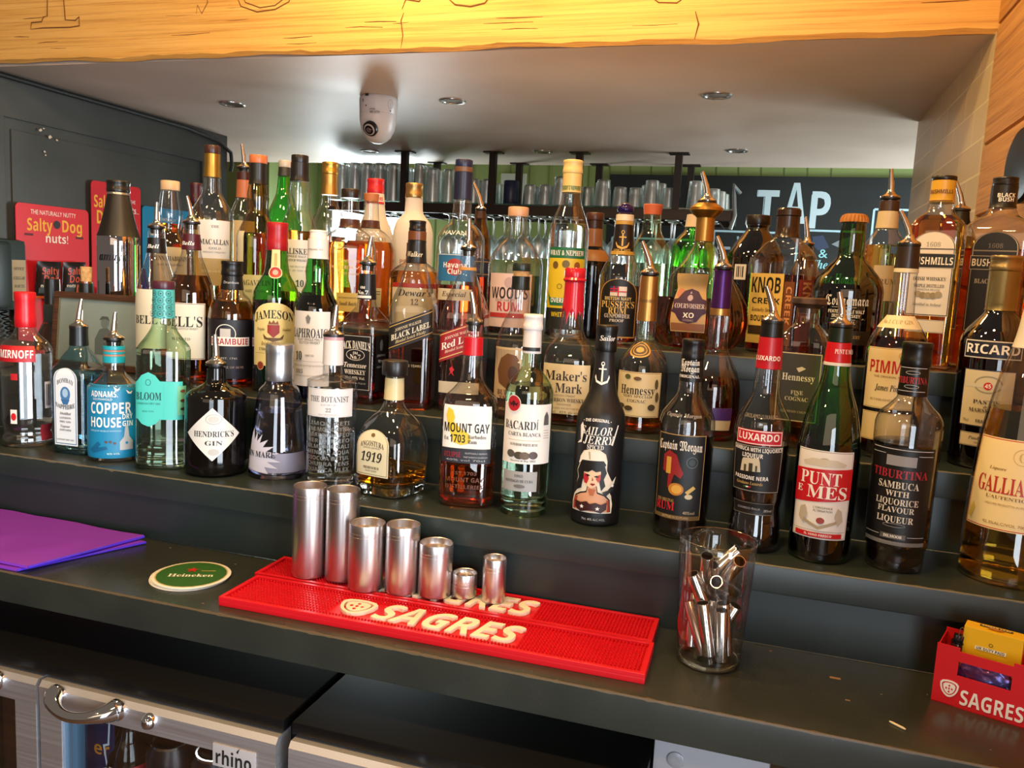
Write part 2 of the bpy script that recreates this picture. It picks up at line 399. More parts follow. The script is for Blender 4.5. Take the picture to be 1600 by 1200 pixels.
BOTTLES = [
{"lab":"clear bottle with red screw cap and red label at far left of bottom shelf","p":[-1.233,1.114,0.1103],"a":0.3125,"sh":[2,1],"pf":[[0.0,0.04],[0.0128,0.0411],[0.0243,0.0371],[0.0439,0.0411],[0.1655,0.0411],[0.1801,0.0349],[0.1969,0.0191],[0.2058,0.0158],[0.2614,0.0146]],"g":"clear","lq":[0.1633,"water"],"tp":[["cap","#c3101d",0.207,0.268,0.0169]],"L":[{"z":[0.1494,0.177],"w":0.0705,"u":0.0,"c":"#b3121d","s":"rect","sl":0,"it":[["T","SMIRNOFF",0.0,0.1627,0.0132,0.0639,"#f3efe6","sb",0.0]]},{"z":[0.0672,0.114],"w":0.0143,"u":0.0573,"c":"#d8d8e8","s":"rect","sl":0,"it":[["R",-0.0044,0.0716,-0.0028,0.1096,"#15130f"],["R",-0.0011,0.0716,0.0011,0.1096,"#15130f"],["R",0.0022,0.0716,0.0033,0.1096,"#15130f"],["R",0.0044,0.0716,0.0055,0.1096,"#15130f"]]},{"z":[0.0425,0.0672],"w":0.011,"u":0.0,"c":"#e0dcd2","s":"rect","sl":0,"it":[["C",0.0,0.0548,0.0044,0.0066,"#c4161f"]]},{"z":[0.1184,0.1295],"w":0.011,"u":0.0022,"c":"#b3121d","s":"rect","sl":0,"it":[]},{"z":[0.0109,0.0391],"w":0.0242,"u":0.0507,"c":"#9c2a35","s":"rect","sl":0,"it":[]}]},
{"lab":"square blue-glass bottle with white arched label and steel pourer, bottom shelf","p":[-1.116,1.1131,0.1103],"a":0.0536,"sh":[7,0.9],"pf":[[0.0,0.033],[0.0052,0.0348],[0.1414,0.0352],[0.1525,0.028],[0.1701,0.0198],[0.1832,0.0143],[0.2116,0.0132]],"g":"blue","lq":[0.1359,"water"],"tp":[["ring","#0d1214",0.1832,0.2138,0.0154]],"po":[0.2127,0.0499,0.0051],"L":[{"z":[0.0155,0.1473],"w":0.0462,"u":0.0,"c":"#e8edf0","s":"arch","sl":0,"it":[["B",0.0022,0.0014,"#3d6a94"],["T","BOMBAY",0.0,0.1268,0.0075,0.0323,"#20242c","f",0.0054],["C",0.0,0.103,0.0097,0.0129,"#4a7fb0"],["C",0.0,0.1051,0.0054,0.0075,"#a8c8e0"],["P",[[-0.0086,0.0943],[0.0086,0.0943],[0.0043,0.0856],[-0.0043,0.0856]],"#3a6ea0"],["T","SAPPHIRE",0.0,0.0812,0.0075,0.0366,"#20242c","f",-0.0043],["T","Distilled",0.0,0.0703,0.0043,0.0215,"#444","i",0.0],["T","LONDON",0.0,0.0627,0.0032,0.0215,"#444","f",0.0],["T","DRY GIN",0.0,0.0561,0.0032,0.0215,"#444","f",0.0],["T","Vapour",0.0,0.0485,0.0043,0.0183,"#555","i",0.0],["T","INFUSED",0.0,0.0419,0.0032,0.0215,"#555","f",0.0],["T","LONDON DRY GIN",0.0,0.0254,0.0027,0.0323,"#667","f",0.0]]}]},
{"lab":"round bottle with bright blue printed front and striped aqua neck, bottom shelf","p":[-1.0325,1.1022,0.1103],"a":0.648,"sh":[2,1],"pf":[[0.0,0.0392],[0.0166,0.0414],[0.1213,0.0408],[0.1364,0.0269],[0.1472,0.0172],[0.1622,0.0161],[0.1965,0.015]],"g":"clear","lq":[0.1192,"water"],"tp":[["ring","#1b9fb0",0.1837,0.1901,0.0183],["ring","#b9806a",0.1804,0.1837,0.0177],["ring","#1b9fb0",0.1762,0.1804,0.018],["ring","#b9806a",0.173,0.1762,0.0177],["ring","#1b9fb0",0.1622,0.173,0.0183]],"po":[0.1997,0.0456,0.0027],"L":[{"z":[0.0072,0.1287],"w":0.1091,"u":0.0,"c":"#1583ad","s":"rect","sl":0,"it":[["T","ADNAMS.",-0.0126,0.1139,0.0094,0.0441,"#f3efe6","sb",0.0],["T","SOUTHWOLD",-0.0147,0.1055,0.0037,0.0315,"#f3efe6","s",0.0],["T","COPPER",-0.0021,0.0906,0.0178,0.065,"#f3efe6","sb",0.0],["T","HOUSE",-0.0105,0.0672,0.0157,0.0483,"#f3efe6","sb",0.0],["T","DRY",0.0241,0.0768,0.0084,0.0168,"#f3efe6","sb",0.0],["T","GIN",0.0241,0.0651,0.0084,0.0168,"#f3efe6","sb",0.0],["T","DISTILLED BY THE SEA AT SOUTHWOLD",-0.0105,0.0534,0.0026,0.0483,"#bfe2ee","s",0.0],["P",[[0.0115,0.0212],[0.0115,0.0352],[0.0178,0.0437],[0.0199,0.0619],[0.0241,0.0619],[0.0262,0.0437],[0.0325,0.0352],[0.0325,0.0212]],"#b9b6b4"],["C",0.022,0.033,0.0023,0.0023,"#1583ad"],["P",[[-0.0357,0.0201],[-0.021,0.0352],[-0.0168,0.0309],[-0.0231,0.0244],[-0.0084,0.0277],[-0.0063,0.0234],[-0.0294,0.0158]],"#0c5d86"],["C",-0.0084,0.0352,0.0021,0.0021,"#5b3d3a"],["C",-0.0021,0.0352,0.0021,0.0021,"#5b3d3a"],["C",0.0042,0.033,0.0021,0.0021,"#5b3d3a"],["P",[[0.0031,0.1266],[0.0084,0.1224],[0.0126,0.1245],[0.0094,0.1192],[0.0052,0.1203]],"#f3efe6"],["P",[[0.021,0.1213],[0.0273,0.1171],[0.0325,0.1192],[0.0294,0.1139],[0.0241,0.115]],"#f3efe6"],["T","40% VOL",0.0021,0.0158,0.0031,0.0189,"#dff","s",0.0]]}]},
{"lab":"faceted pale green bottle with turquoise label and purple cap, bottom shelf","p":[-0.9312,1.1005,0.1103],"a":0.4579,"sh":[4.5,0.9],"pf":[[0.0,0.0412],[0.0283,0.0388],[0.1904,0.0383],[0.2101,0.0272],[0.2309,0.0178],[0.2423,0.0167],[0.2885,0.0157]],"g":"pale_green","lq":[0.039,"water"],"tp":[["disc","#4c2230",0.2885,0.3018,0.0173],["foil","#56b8b4",0.2423,0.2885,0.0173]],"L":[{"z":[0.2448,0.2898],"w":0.0336,"u":0.0,"c":None,"s":"none","sl":0,"it":[["O",-0.0102,0.2819,0.0037,0.0045,0.0009,"#1d6f78"],["C",-0.0102,0.2819,0.0011,0.0013,"#2a3f52"],["P",[[-0.0061,0.2779],[-0.0041,0.2759],[-0.0071,0.2749]],"#1d6f78"],["O",0.0,0.2819,0.0037,0.0045,0.0009,"#1d6f78"],["C",0.0,0.2819,0.0011,0.0013,"#2a3f52"],["P",[[0.0041,0.2779],[0.0061,0.2759],[0.0031,0.2749]],"#1d6f78"],["O",0.0102,0.2819,0.0037,0.0045,0.0009,"#1d6f78"],["C",0.0102,0.2819,0.0011,0.0013,"#2a3f52"],["P",[[0.0143,0.2779],[0.0163,0.2759],[0.0132,0.2749]],"#1d6f78"],["O",-0.0102,0.2709,0.0037,0.0045,0.0009,"#1d6f78"],["C",-0.0102,0.2709,0.0011,0.0013,"#2a3f52"],["P",[[-0.0061,0.2669],[-0.0041,0.2649],[-0.0071,0.2639]],"#1d6f78"],["O",0.0,0.2709,0.0037,0.0045,0.0009,"#1d6f78"],["C",0.0,0.2709,0.0011,0.0013,"#2a3f52"],["P",[[0.0041,0.2669],[0.0061,0.2649],[0.0031,0.2639]],"#1d6f78"],["O",0.0102,0.2709,0.0037,0.0045,0.0009,"#1d6f78"],["C",0.0102,0.2709,0.0011,0.0013,"#2a3f52"],["P",[[0.0143,0.2669],[0.0163,0.2649],[0.0132,0.2639]],"#1d6f78"],["O",-0.0102,0.2599,0.0037,0.0045,0.0009,"#1d6f78"],["C",-0.0102,0.2599,0.0011,0.0013,"#2a3f52"],["P",[[-0.0061,0.2559],[-0.0041,0.2539],[-0.0071,0.2529]],"#1d6f78"],["O",0.0,0.2599,0.0037,0.0045,0.0009,"#1d6f78"],["C",0.0,0.2599,0.0011,0.0013,"#2a3f52"],["P",[[0.0041,0.2559],[0.0061,0.2539],[0.0031,0.2529]],"#1d6f78"],["O",0.0102,0.2599,0.0037,0.0045,0.0009,"#1d6f78"],["C",0.0102,0.2599,0.0011,0.0013,"#2a3f52"],["P",[[0.0143,0.2559],[0.0163,0.2539],[0.0132,0.2529]],"#1d6f78"],["O",-0.0102,0.2498,0.0037,0.0045,0.0009,"#1d6f78"],["C",-0.0102,0.2498,0.0011,0.0013,"#2a3f52"],["P",[[-0.0061,0.2458],[-0.0041,0.2438],[-0.0071,0.2428]],"#1d6f78"],["O",0.0,0.2498,0.0037,0.0045,0.0009,"#1d6f78"],["C",0.0,0.2498,0.0011,0.0013,"#2a3f52"],["P",[[0.0041,0.2458],[0.0061,0.2438],[0.0031,0.2428]],"#1d6f78"],["O",0.0102,0.2498,0.0037,0.0045,0.0009,"#1d6f78"],["C",0.0102,0.2498,0.0011,0.0013,"#2a3f52"],["P",[[0.0143,0.2458],[0.0163,0.2438],[0.0132,0.2428]],"#1d6f78"]],"n":"emblem"},{"z":[0.0815,0.1434],"w":0.0631,"u":0.0061,"c":"#49c4b8","s":"rect","sl":0,"it":[]},{"z":[0.0701,0.1577],"w":0.0468,"u":-0.0143,"c":"#49c4b8","s":"poly","sl":0,"it":[["O",0.0,0.1413,0.0041,0.0051,0.0008,"#1c5a58"],["T","BLOOM",0.0,0.1193,0.0122,0.0387,"#1c3f42","f",0.0],["T","LONDON DRY GIN",0.0,0.1074,0.0031,0.0346,"#1d5a58","s",0.0],["T","40% VOL",0.0,0.095,0.0025,0.0183,"#2a7a76","s",0.0]],"pt":[[-0.0224,0.1403],[-0.0163,0.1444],[-0.0102,0.1526],[0.0,0.1577],[0.0102,0.1526],[0.0163,0.1444],[0.0224,0.1403],[0.0224,0.0836],[0.0163,0.0815],[0.0102,0.0743],[0.0,0.0701],[-0.0102,0.0743],[-0.0163,0.0815],[-0.0224,0.0836]]},{"z":[0.0888,0.1362],"w":0.0183,"u":0.0377,"c":"#78c69a","s":"rect","sl":0,"it":[["C",0.0,0.128,0.0051,0.0025,"#7a4a3a"],["C",0.0,0.1126,0.0051,0.0025,"#5a3a30"],["C",0.0,0.0991,0.0051,0.0025,"#40382c"]]}]},
{"lab":"black apothecary bottle with white diamond label, bottom shelf","p":[-0.833,1.1034,0.1103],"a":0.542,"sh":[2,1],"pf":[[0.0,0.0443],[0.007,0.0479],[0.1245,0.0469],[0.1348,0.0361],[0.1431,0.0196],[0.1472,0.0155],[0.1689,0.0144]],"g":"black_glass","tp":[],"po":[0.173,0.0491,-0.002],"L":[{"z":[0.0275,0.1119],"w":0.0879,"u":0.0,"c":"#dcdad2","s":"diamond","sl":0,"it":[["T","HENDRICK'S",0.002,0.0704,0.009,0.062,"#222","f",0.0],["T","GIN",0.002,0.0561,0.007,0.026,"#222","f",0.0],["O",0.002,0.0937,0.012,0.008,0.0007,"#999"],["C",0.002,0.0937,0.008,0.005,"#c4c2ba"],["C",0.002,0.0418,0.008,0.005,"#bdbbb2"]]}]},
{"lab":"violet-tinted tapered gin bottle with tall silver cap, bottom shelf","p":[-0.7391,1.1374,0.1103],"a":0.297,"sh":[2,1],"pf":[[0.0,0.0461],[0.0431,0.0435],[0.1343,0.0331],[0.1415,0.03],[0.1498,0.0223],[0.1561,0.0207]],"g":"violet","lq":[0.1061,"water"],"tp":[["cap","#b4b5b8",0.154,0.2127,0.0217]],"L":[{"z":[0.0118,0.0427],"w":0.1205,"u":0.006,"c":"#8f8ea6","s":"rect","sl":0,"it":[],"n":"label"},{"z":[0.0108,0.0847],"w":0.0603,"u":-0.0121,"c":"#c9c8d6","s":"poly","sl":0,"it":[],"pt":[[-0.0301,0.0355],[-0.0281,0.0622],[-0.0221,0.0806],[-0.0181,0.0622],[-0.0121,0.0745],[-0.0121,0.0602],[-0.002,0.0724],[-0.006,0.0581],[0.008,0.0643],[0.0,0.052],[0.0181,0.054],[0.006,0.0458],[0.0261,0.0438],[0.008,0.0376],[0.0281,0.0294],[0.008,0.0294],[0.0241,0.019],[0.004,0.0211],[0.01,0.0108],[-0.0121,0.0129],[-0.0301,0.0149]]},{"z":[0.0211,0.0724],"w":0.0502,"u":-0.0121,"c":"#c9c8d6","s":"none","sl":0,"it":[["T","GIN MARE",-0.008,0.0407,0.009,0.0562,"#26242c","f",0.0]]}]},
{"lab":"embossed clear cylinder gin bottle with white band label and white neck, bottom shelf","p":[-0.6265,1.1082,0.1103],"a":0.3749,"sh":[2,1],"pf":[[0.0,0.037],[0.1667,0.0379],[0.1717,0.0256],[0.1756,0.0153],[0.2246,0.0143]],"g":"clear","lq":[0.0892,"water"],"tp":[["foil","#d9d4cf",0.1904,0.2285,0.0158],["ring","#c99aa0",0.2285,0.2343,0.0163]],"po":[0.2334,0.0475,0.0032],"L":[{"z":[0.1152,0.1578],"w":0.0787,"u":0.0,"c":"#dedbd8","s":"rect","sl":0,"it":[["T","THE BOTANIST",0.0,0.1423,0.0086,0.0614,"#5b5355","f",0.0],["T","ISLAY DRY GIN",0.0,0.1336,0.0024,0.023,"#888","s",0.0],["T","22",0.0,0.1259,0.0058,0.0077,"#666","f",0.0],["T","ISLAY BOTANICALS",0.0,0.1191,0.0019,0.0288,"#999","s",0.0],["B",0.0014,0.0005,"#c4c0bd"]]},{"z":[0.024,0.1123],"w":0.0806,"u":0.0,"c":None,"s":"none","sl":0,"it":[["T","LIMON RETI",0.0,0.1055,0.0058,0.0672,"#6f716d","sb",0.0],["T","THE MONOGYNA",0.0,0.0967,0.0058,0.0672,"#6f716d","sb",0.0],["T","ARREGINA FLO",0.0,0.0879,0.0058,0.0672,"#6f716d","sb",0.0],["T","HERBA TRIFO",0.0,0.0791,0.0058,0.0672,"#6f716d","sb",0.0],["T","ULMARIA GALI",0.0,0.0703,0.0058,0.0672,"#6f716d","sb",0.0],["T","MENTHA AQUA",0.0,0.0615,0.0058,0.0672,"#6f716d","sb",0.0],["T","DIOCOA BETUL",0.0,0.0526,0.0058,0.0672,"#6f716d","sb",0.0],["T","CHUBRA FENS",0.0,0.0438,0.0058,0.0672,"#6f716d","sb",0.0],["T","QUATICA ULEX",0.0,0.0349,0.0058,0.0672,"#6f716d","sb",0.0]],"n":"embossing"}]},
{"lab":"squat bulbous decanter with dark wooden stopper and cream label, bottom shelf","p":[-0.5327,1.1289,0.1103],"a":-0.1874,"sh":[4,1],"pf":[[0.0,0.0441],[0.0174,0.0454],[0.0728,0.0462],[0.0977,0.0412],[0.1195,0.0283],[0.1334,0.0177],[0.1433,0.0147],[0.1786,0.0133]],"g":"clear","tb":0.017,"lq":[0.0396,"gold_rum"],"tp":[["disc","#1d1714",0.1806,0.203,0.0196],["foil","#d3c391",0.1433,0.1767,0.0152]],"L":[{"z":[0.0318,0.1013],"w":0.0604,"u":-0.0038,"c":"#dfd3ae","s":"arch","sl":0,"it":[["B",0.0019,0.0008,"#6a5a3c"],["T","ANGOSTURA",0.0,0.0811,0.0076,0.0434,"#15130f","f",0.0028],["T","LIMITED EDITION",0.0,0.0744,0.0024,0.0302,"#555","s",0.0],["T","1919",0.0,0.0609,0.0142,0.0378,"#15130f","fi",0.0],["T","PREMIUM RUM",0.0,0.0445,0.0038,0.0283,"#333","f",0.0],["T","AGED BLEND",0.0,0.0396,0.0024,0.0208,"#666","s",0.0],["C",0.0,0.0936,0.0038,0.0028,"#7a5a30"]]}]},
{"lab":"flat amber rum bottle with white label, yellow island map and red neck ring, bottom shelf","p":[-0.4064,1.1224,0.1103],"a":0.2078,"sh":[3,0.75],"pf":[[0.0,0.0383],[0.0052,0.0407],[0.1407,0.0411],[0.1578,0.0383],[0.173,0.0252],[0.1863,0.017],[0.2211,0.0142],[0.265,0.0114]],"g":"clear","lq":[0.0618,"rum"],"tp":[["ring","#c2121f",0.2211,0.2473,0.0156]],"po":[0.2659,0.0462,-0.0059],"L":[{"z":[0.0666,0.1505],"w":0.0734,"u":0.0,"c":"#f3efe6","s":"rect","sl":0,"it":[["P",[[-0.0275,0.1468],[-0.0202,0.1431],[-0.0165,0.1329],[-0.0184,0.1264],[-0.0073,0.1171],[0.0037,0.1097],[0.0073,0.1004],[0.0018,0.0947],[-0.0073,0.0929],[-0.0184,0.0966],[-0.022,0.1078],[-0.0275,0.1208],[-0.0303,0.1357]],"#e5c63a"],["T","MOUNT GAY",0.0,0.118,0.0128,0.0661,"#15130f","sb",0.0],["T","Est.",-0.0285,0.1022,0.0055,0.0083,"#15130f","f",0.0],["T","1703",-0.0119,0.1022,0.011,0.022,"#15130f","sb",0.0],["T","Barbados",0.0156,0.1059,0.0055,0.0257,"#3a3028","f",0.0],["T","Rum",0.0092,0.0985,0.0055,0.0128,"#3a3028","f",0.0],["R",-0.0367,0.0666,0.0367,0.0882,"#26262e"],["T","ECLIPSE",-0.0184,0.0788,0.0073,0.0239,"#8a2430","sb",0.0],["T","EXCEPTIONALLY AROMATIC",0.0156,0.0816,0.0023,0.0312,"#bbb","s",0.0],["T","FINEST BARBADOS GOLDEN RUM",0.0147,0.076,0.0023,0.033,"#bbb","s",0.0],["T","40% vol 70cl",0.0,0.0713,0.0028,0.0551,"#aaa","s",0.0]]},{"z":[0.0251,0.0582],"w":0.0551,"u":0.0,"c":None,"s":"none","sl":0,"it":[["T","EST 1703",0.0,0.0516,0.0046,0.0349,"#6a3413","sb",0.0],["T","MOUNT GAY",0.0,0.0421,0.0064,0.0551,"#6a3413","sb",0.0],["T","DISTILLERIES",0.0,0.0317,0.0055,0.0532,"#6a3413","sb",0.0]],"n":"embossing"}]},
{"lab":"slim white-capped rum bottle with white label and red roundel, bottom shelf","p":[-0.3167,1.1194,0.1103],"a":0.171,"sh":[2,1],"pf":[[0.0,0.0341],[0.0369,0.035],[0.1758,0.0346],[0.1869,0.0314],[0.2007,0.0212],[0.2099,0.0138],[0.2602,0.012]],"g":"pale_green","lq":[0.1869,"water"],"tp":[["cap","#e6e2de",0.2647,0.2864,0.0143],["foil","#dcd8d4",0.231,0.2647,0.0138]],"L":[{"z":[0.2347,0.24],"w":0.0278,"u":0.0,"c":"#222","s":"rect","sl":0,"it":[]},{"z":[0.0773,0.1621],"w":0.0826,"u":0.0027,"c":"#f3efe6","s":"rect","sl":0,"it":[["T","BACARDÍ",-0.0099,0.1322,0.0117,0.0521,"#1e1c1c","f",0.0],["T","CARTA BLANCA",-0.0036,0.1195,0.0054,0.0485,"#444","f",0.0],["R",-0.0269,0.1107,0.0198,0.1112,"#b09a60"],["T","SUPERIOR WHITE RUM",-0.0036,0.1048,0.0036,0.0395,"#444","f",0.0],["C",-0.0215,0.0911,0.0063,0.0054,"#55524a"],["C",-0.009,0.0893,0.0072,0.0054,"#4a4438"],["C",-0.0009,0.0893,0.0072,0.0054,"#6a5a48"],["C",0.0108,0.0902,0.0063,0.0054,"#4d3d38"],["T","Maestros de Ron 1862",-0.0036,0.0819,0.0027,0.0359,"#666","i",0.0],["P",[[0.0251,0.1458],[0.0287,0.1522],[0.0323,0.1458],[0.0332,0.1331],[0.0242,0.1331]],"#5a5a58"],["R",0.0242,0.1253,0.0341,0.1258,"#999"],["R",0.0242,0.1216,0.0341,0.1222,"#999"],["R",0.0242,0.118,0.0341,0.1185,"#999"],["R",0.0242,0.1143,0.0341,0.1149,"#999"]]},{"z":[0.1458,0.1774],"w":0.0269,"u":-0.018,"c":None,"s":"none","sl":0,"it":[["C",0.0,0.1621,0.0112,0.0121,"#b4202a"],["O",0.0,0.1621,0.0112,0.0121,0.0011,"#e8e0d8"],["P",[[-0.0072,0.1648],[-0.0036,0.1621],[-0.0018,0.1648],[0.0,0.1666],[0.0018,0.1648],[0.0036,0.1621],[0.0072,0.1648],[0.0054,0.1585],[0.0018,0.1603],[0.0,0.1567],[-0.0018,0.1603],[-0.0054,0.1585]],"#3a1518"]],"n":"emblem"},{"z":[0.0376,0.0663],"w":0.0539,"u":-0.0054,"c":"#a3a3a0","s":"rect","sl":0,"it":[["T","1862",0.0,0.0598,0.0036,0.0126,"#444","f",0.0],["T","SANTIAGO DE CUBA",0.0,0.0524,0.004,0.0413,"#333","f",0.0],["C",0.0018,0.045,0.0081,0.0027,"#6a6a66"]]}]},
{"lab":"matt black bottle with white anchor on neck and hat-wearing woman picture, bottom shelf","p":[-0.2117,1.125,0.1103],"a":0.0289,"sh":[2,1],"pf":[[0.0,0.0343],[0.1393,0.0343],[0.1548,0.0325],[0.173,0.0239],[0.1911,0.018],[0.2315,0.0135],[0.2467,0.0126]],"g":"matt_black","tp":[["cap","#0d0d0d",0.2413,0.2778,0.0153]],"L":[{"z":[0.1976,0.2299],"w":0.0263,"u":0.0,"c":None,"s":"none","sl":0,"it":[["R",-0.0011,0.2002,0.0011,0.2238,"#f3efe6"],["O",0.0,0.2247,0.0026,0.0032,0.0011,"#f3efe6"],["R",-0.0053,0.2168,0.0053,0.2186,"#f3efe6"],["P",[[-0.0088,0.2098],[-0.0061,0.202],[0.0,0.1993],[0.0061,0.202],[0.0088,0.2098],[0.0097,0.2063],[0.007,0.1993],[0.0,0.1958],[-0.007,0.1993],[-0.0097,0.2063]],"#f3efe6"]],"n":"emblem"},{"z":[0.2517,0.269],"w":0.0263,"u":0.0,"c":None,"s":"none","sl":0,"it":[["T","Sailor",0.0035,0.2603,0.007,0.0176,"#f3efe6","i",0.0]],"n":"lettering"},{"z":[0.0092,0.1508],"w":0.0702,"u":0.0,"c":None,"s":"none","sl":0,"it":[["T","• THE ORIGINAL •",0.0,0.149,0.004,0.0404,"#f3efe6","sb",0.0018],["T","SAILOR",0.0,0.1339,0.0114,0.0439,"#f3efe6","i",-0.0009],["T","JERRY",0.0035,0.1214,0.0114,0.0439,"#f3efe6","i",-0.0009],["P",[[-0.0246,0.1392],[-0.0211,0.1446],[-0.0176,0.1357],[-0.0211,0.116],[-0.0298,0.1134],[-0.0228,0.1196]],"#f3efe6"],["P",[[0.0211,0.116],[0.0298,0.1428],[0.0316,0.1428],[0.0237,0.1143]],"#f3efe6"],["T","SPICED",0.0,0.1116,0.0061,0.0228,"#f3efe6","f",0.0],["P",[[-0.0316,0.0193],[-0.0325,0.0312],[-0.029,0.0421],[-0.0228,0.0494],[-0.0255,0.0584],[-0.0228,0.0675],[-0.0255,0.0765],[-0.0219,0.0855],[-0.0211,0.0963],[-0.0158,0.1053],[-0.0053,0.1089],[0.007,0.108],[0.0149,0.1026],[0.0176,0.0927],[0.0176,0.0801],[0.0211,0.0729],[0.0263,0.0639],[0.0325,0.0711],[0.0298,0.0612],[0.0211,0.053],[0.0263,0.0439],[0.029,0.0312],[0.0281,0.0193]],"#e9dfc8"],["P",[[-0.0298,0.0211],[-0.0298,0.0312],[-0.0263,0.0412],[-0.0176,0.0466],[-0.0088,0.0494],[-0.007,0.0584],[0.0053,0.0584],[0.007,0.0494],[0.0176,0.0457],[0.0246,0.0385],[0.0263,0.0211]],"#0e0c0c"],["P",[[-0.029,0.0211],[-0.029,0.0312],[-0.0255,0.0394],[-0.0167,0.0448],[-0.0079,0.0475],[-0.0061,0.0584],[0.0044,0.0584],[0.0061,0.0475],[0.0158,0.0439],[0.0228,0.0375],[0.0246,0.0211]],"#dba07a"],["P",[[-0.029,0.0211],[-0.029,0.0312],[-0.0255,0.0394],[-0.0211,0.0403],[-0.0237,0.0293],[-0.0246,0.0211]],"#b0432a"],["P",[[0.0246,0.0211],[0.0228,0.0375],[0.0193,0.0385],[0.0211,0.0293],[0.0211,0.0211]],"#b0432a"],["P",[[-0.0061,0.053],[0.0044,0.053],[0.0018,0.0439],[-0.0035,0.0439]],"#b96a44"],["P",[[-0.0219,0.0494],[-0.0246,0.0584],[-0.0211,0.0675],[-0.0237,0.0765],[-0.0193,0.0873],[0.014,0.0873],[0.0176,0.0765],[0.014,0.0675],[0.0167,0.0584],[0.0114,0.0512],[0.0079,0.0657],[-0.014,0.0657],[-0.0158,0.053]],"#15130f"],["P",[[-0.0132,0.0675],[-0.0123,0.081],[-0.0053,0.0846],[0.0053,0.0837],[0.0097,0.0783],[0.0097,0.0675],[0.0053,0.0584],[-0.0009,0.0539],[-0.007,0.0566],[-0.0114,0.0612]],"#eccba4"],["P",[[-0.0132,0.0675],[-0.0123,0.0747],[-0.0079,0.0738],[-0.0053,0.0675],[-0.0079,0.0602],[-0.0114,0.0612]],"#b8242c"],["P",[[0.0053,0.0729],[0.0097,0.0747],[0.0097,0.0675],[0.007,0.063],[0.0035,0.0675]],"#c6423a"],["P",[[-0.0158,0.0765],[-0.0149,0.0855],[0.0123,0.0855],[0.014,0.0765],[0.0088,0.0792],[0.0035,0.0774],[-0.0018,0.0801],[-0.007,0.0765]],"#15130f"],["P",[[-0.0105,0.072],[-0.007,0.0738],[-0.0035,0.072],[-0.007,0.0706]],"#15130f"],["P",[[0.0009,0.0711],[0.0044,0.0729],[0.0079,0.0711],[0.0044,0.0697]],"#15130f"],["P",[[-0.0009,0.0702],[0.0009,0.0657],[-0.0013,0.0648]],"#8a4a30"],["P",[[-0.0035,0.0602],[-0.0013,0.0616],[0.0,0.0612],[0.0018,0.0616],[0.0035,0.0602],[0.0,0.058]],"#8e1420"],["P",[[-0.0211,0.0882],[-0.0176,0.0999],[-0.0123,0.1062],[0.0035,0.1071],[0.0123,0.1026],[0.0167,0.0909],[0.0158,0.0864],[-0.0158,0.0846]],"#f1e8d6"],["P",[[-0.0193,0.0873],[-0.0158,0.0927],[0.0123,0.0936],[0.0158,0.0882],[0.0123,0.0837],[-0.014,0.0828]],"#15130f"],["P",[[-0.0079,0.1053],[-0.0061,0.0945],[-0.0044,0.0945],[-0.0053,0.1053]],"#b9a888"],["P",[[0.0123,0.0494],[0.0211,0.053],[0.029,0.0621],[0.0325,0.0702],[0.0334,0.0657],[0.0263,0.053],[0.0176,0.0439]],"#1c2024"],["C",0.0255,0.0593,0.0019,0.0019,"#f3efe6"],["P",[[-0.0228,0.0348],[-0.014,0.033],[-0.0061,0.0357],[-0.0018,0.0321],[0.0053,0.0348],[0.0123,0.0321],[0.0193,0.0357],[0.0193,0.0257],[0.0123,0.0202],[0.0035,0.023],[-0.0035,0.023],[-0.014,0.0202],[-0.0228,0.0248]],"#3a1414"],["P",[[-0.0123,0.0308],[-0.0131,0.0286],[-0.0153,0.0285],[-0.0136,0.0271],[-0.0141,0.0249],[-0.0123,0.0261],[-0.0104,0.0249],[-0.011,0.0271],[-0.0093,0.0285],[-0.0115,0.0286]],"#f3efe6"],["P",[[0.0079,0.0299],[0.0071,0.0277],[0.0049,0.0276],[0.0066,0.0262],[0.006,0.024],[0.0079,0.0252],[0.0098,0.024],[0.0092,0.0262],[0.0109,0.0276],[0.0087,0.0277]],"#f3efe6"],["T","70cl. 40% ALC./VOL.",0.0035,0.0111,0.0031,0.0298,"#bbb","s",0.0]],"n":"artwork"}]},
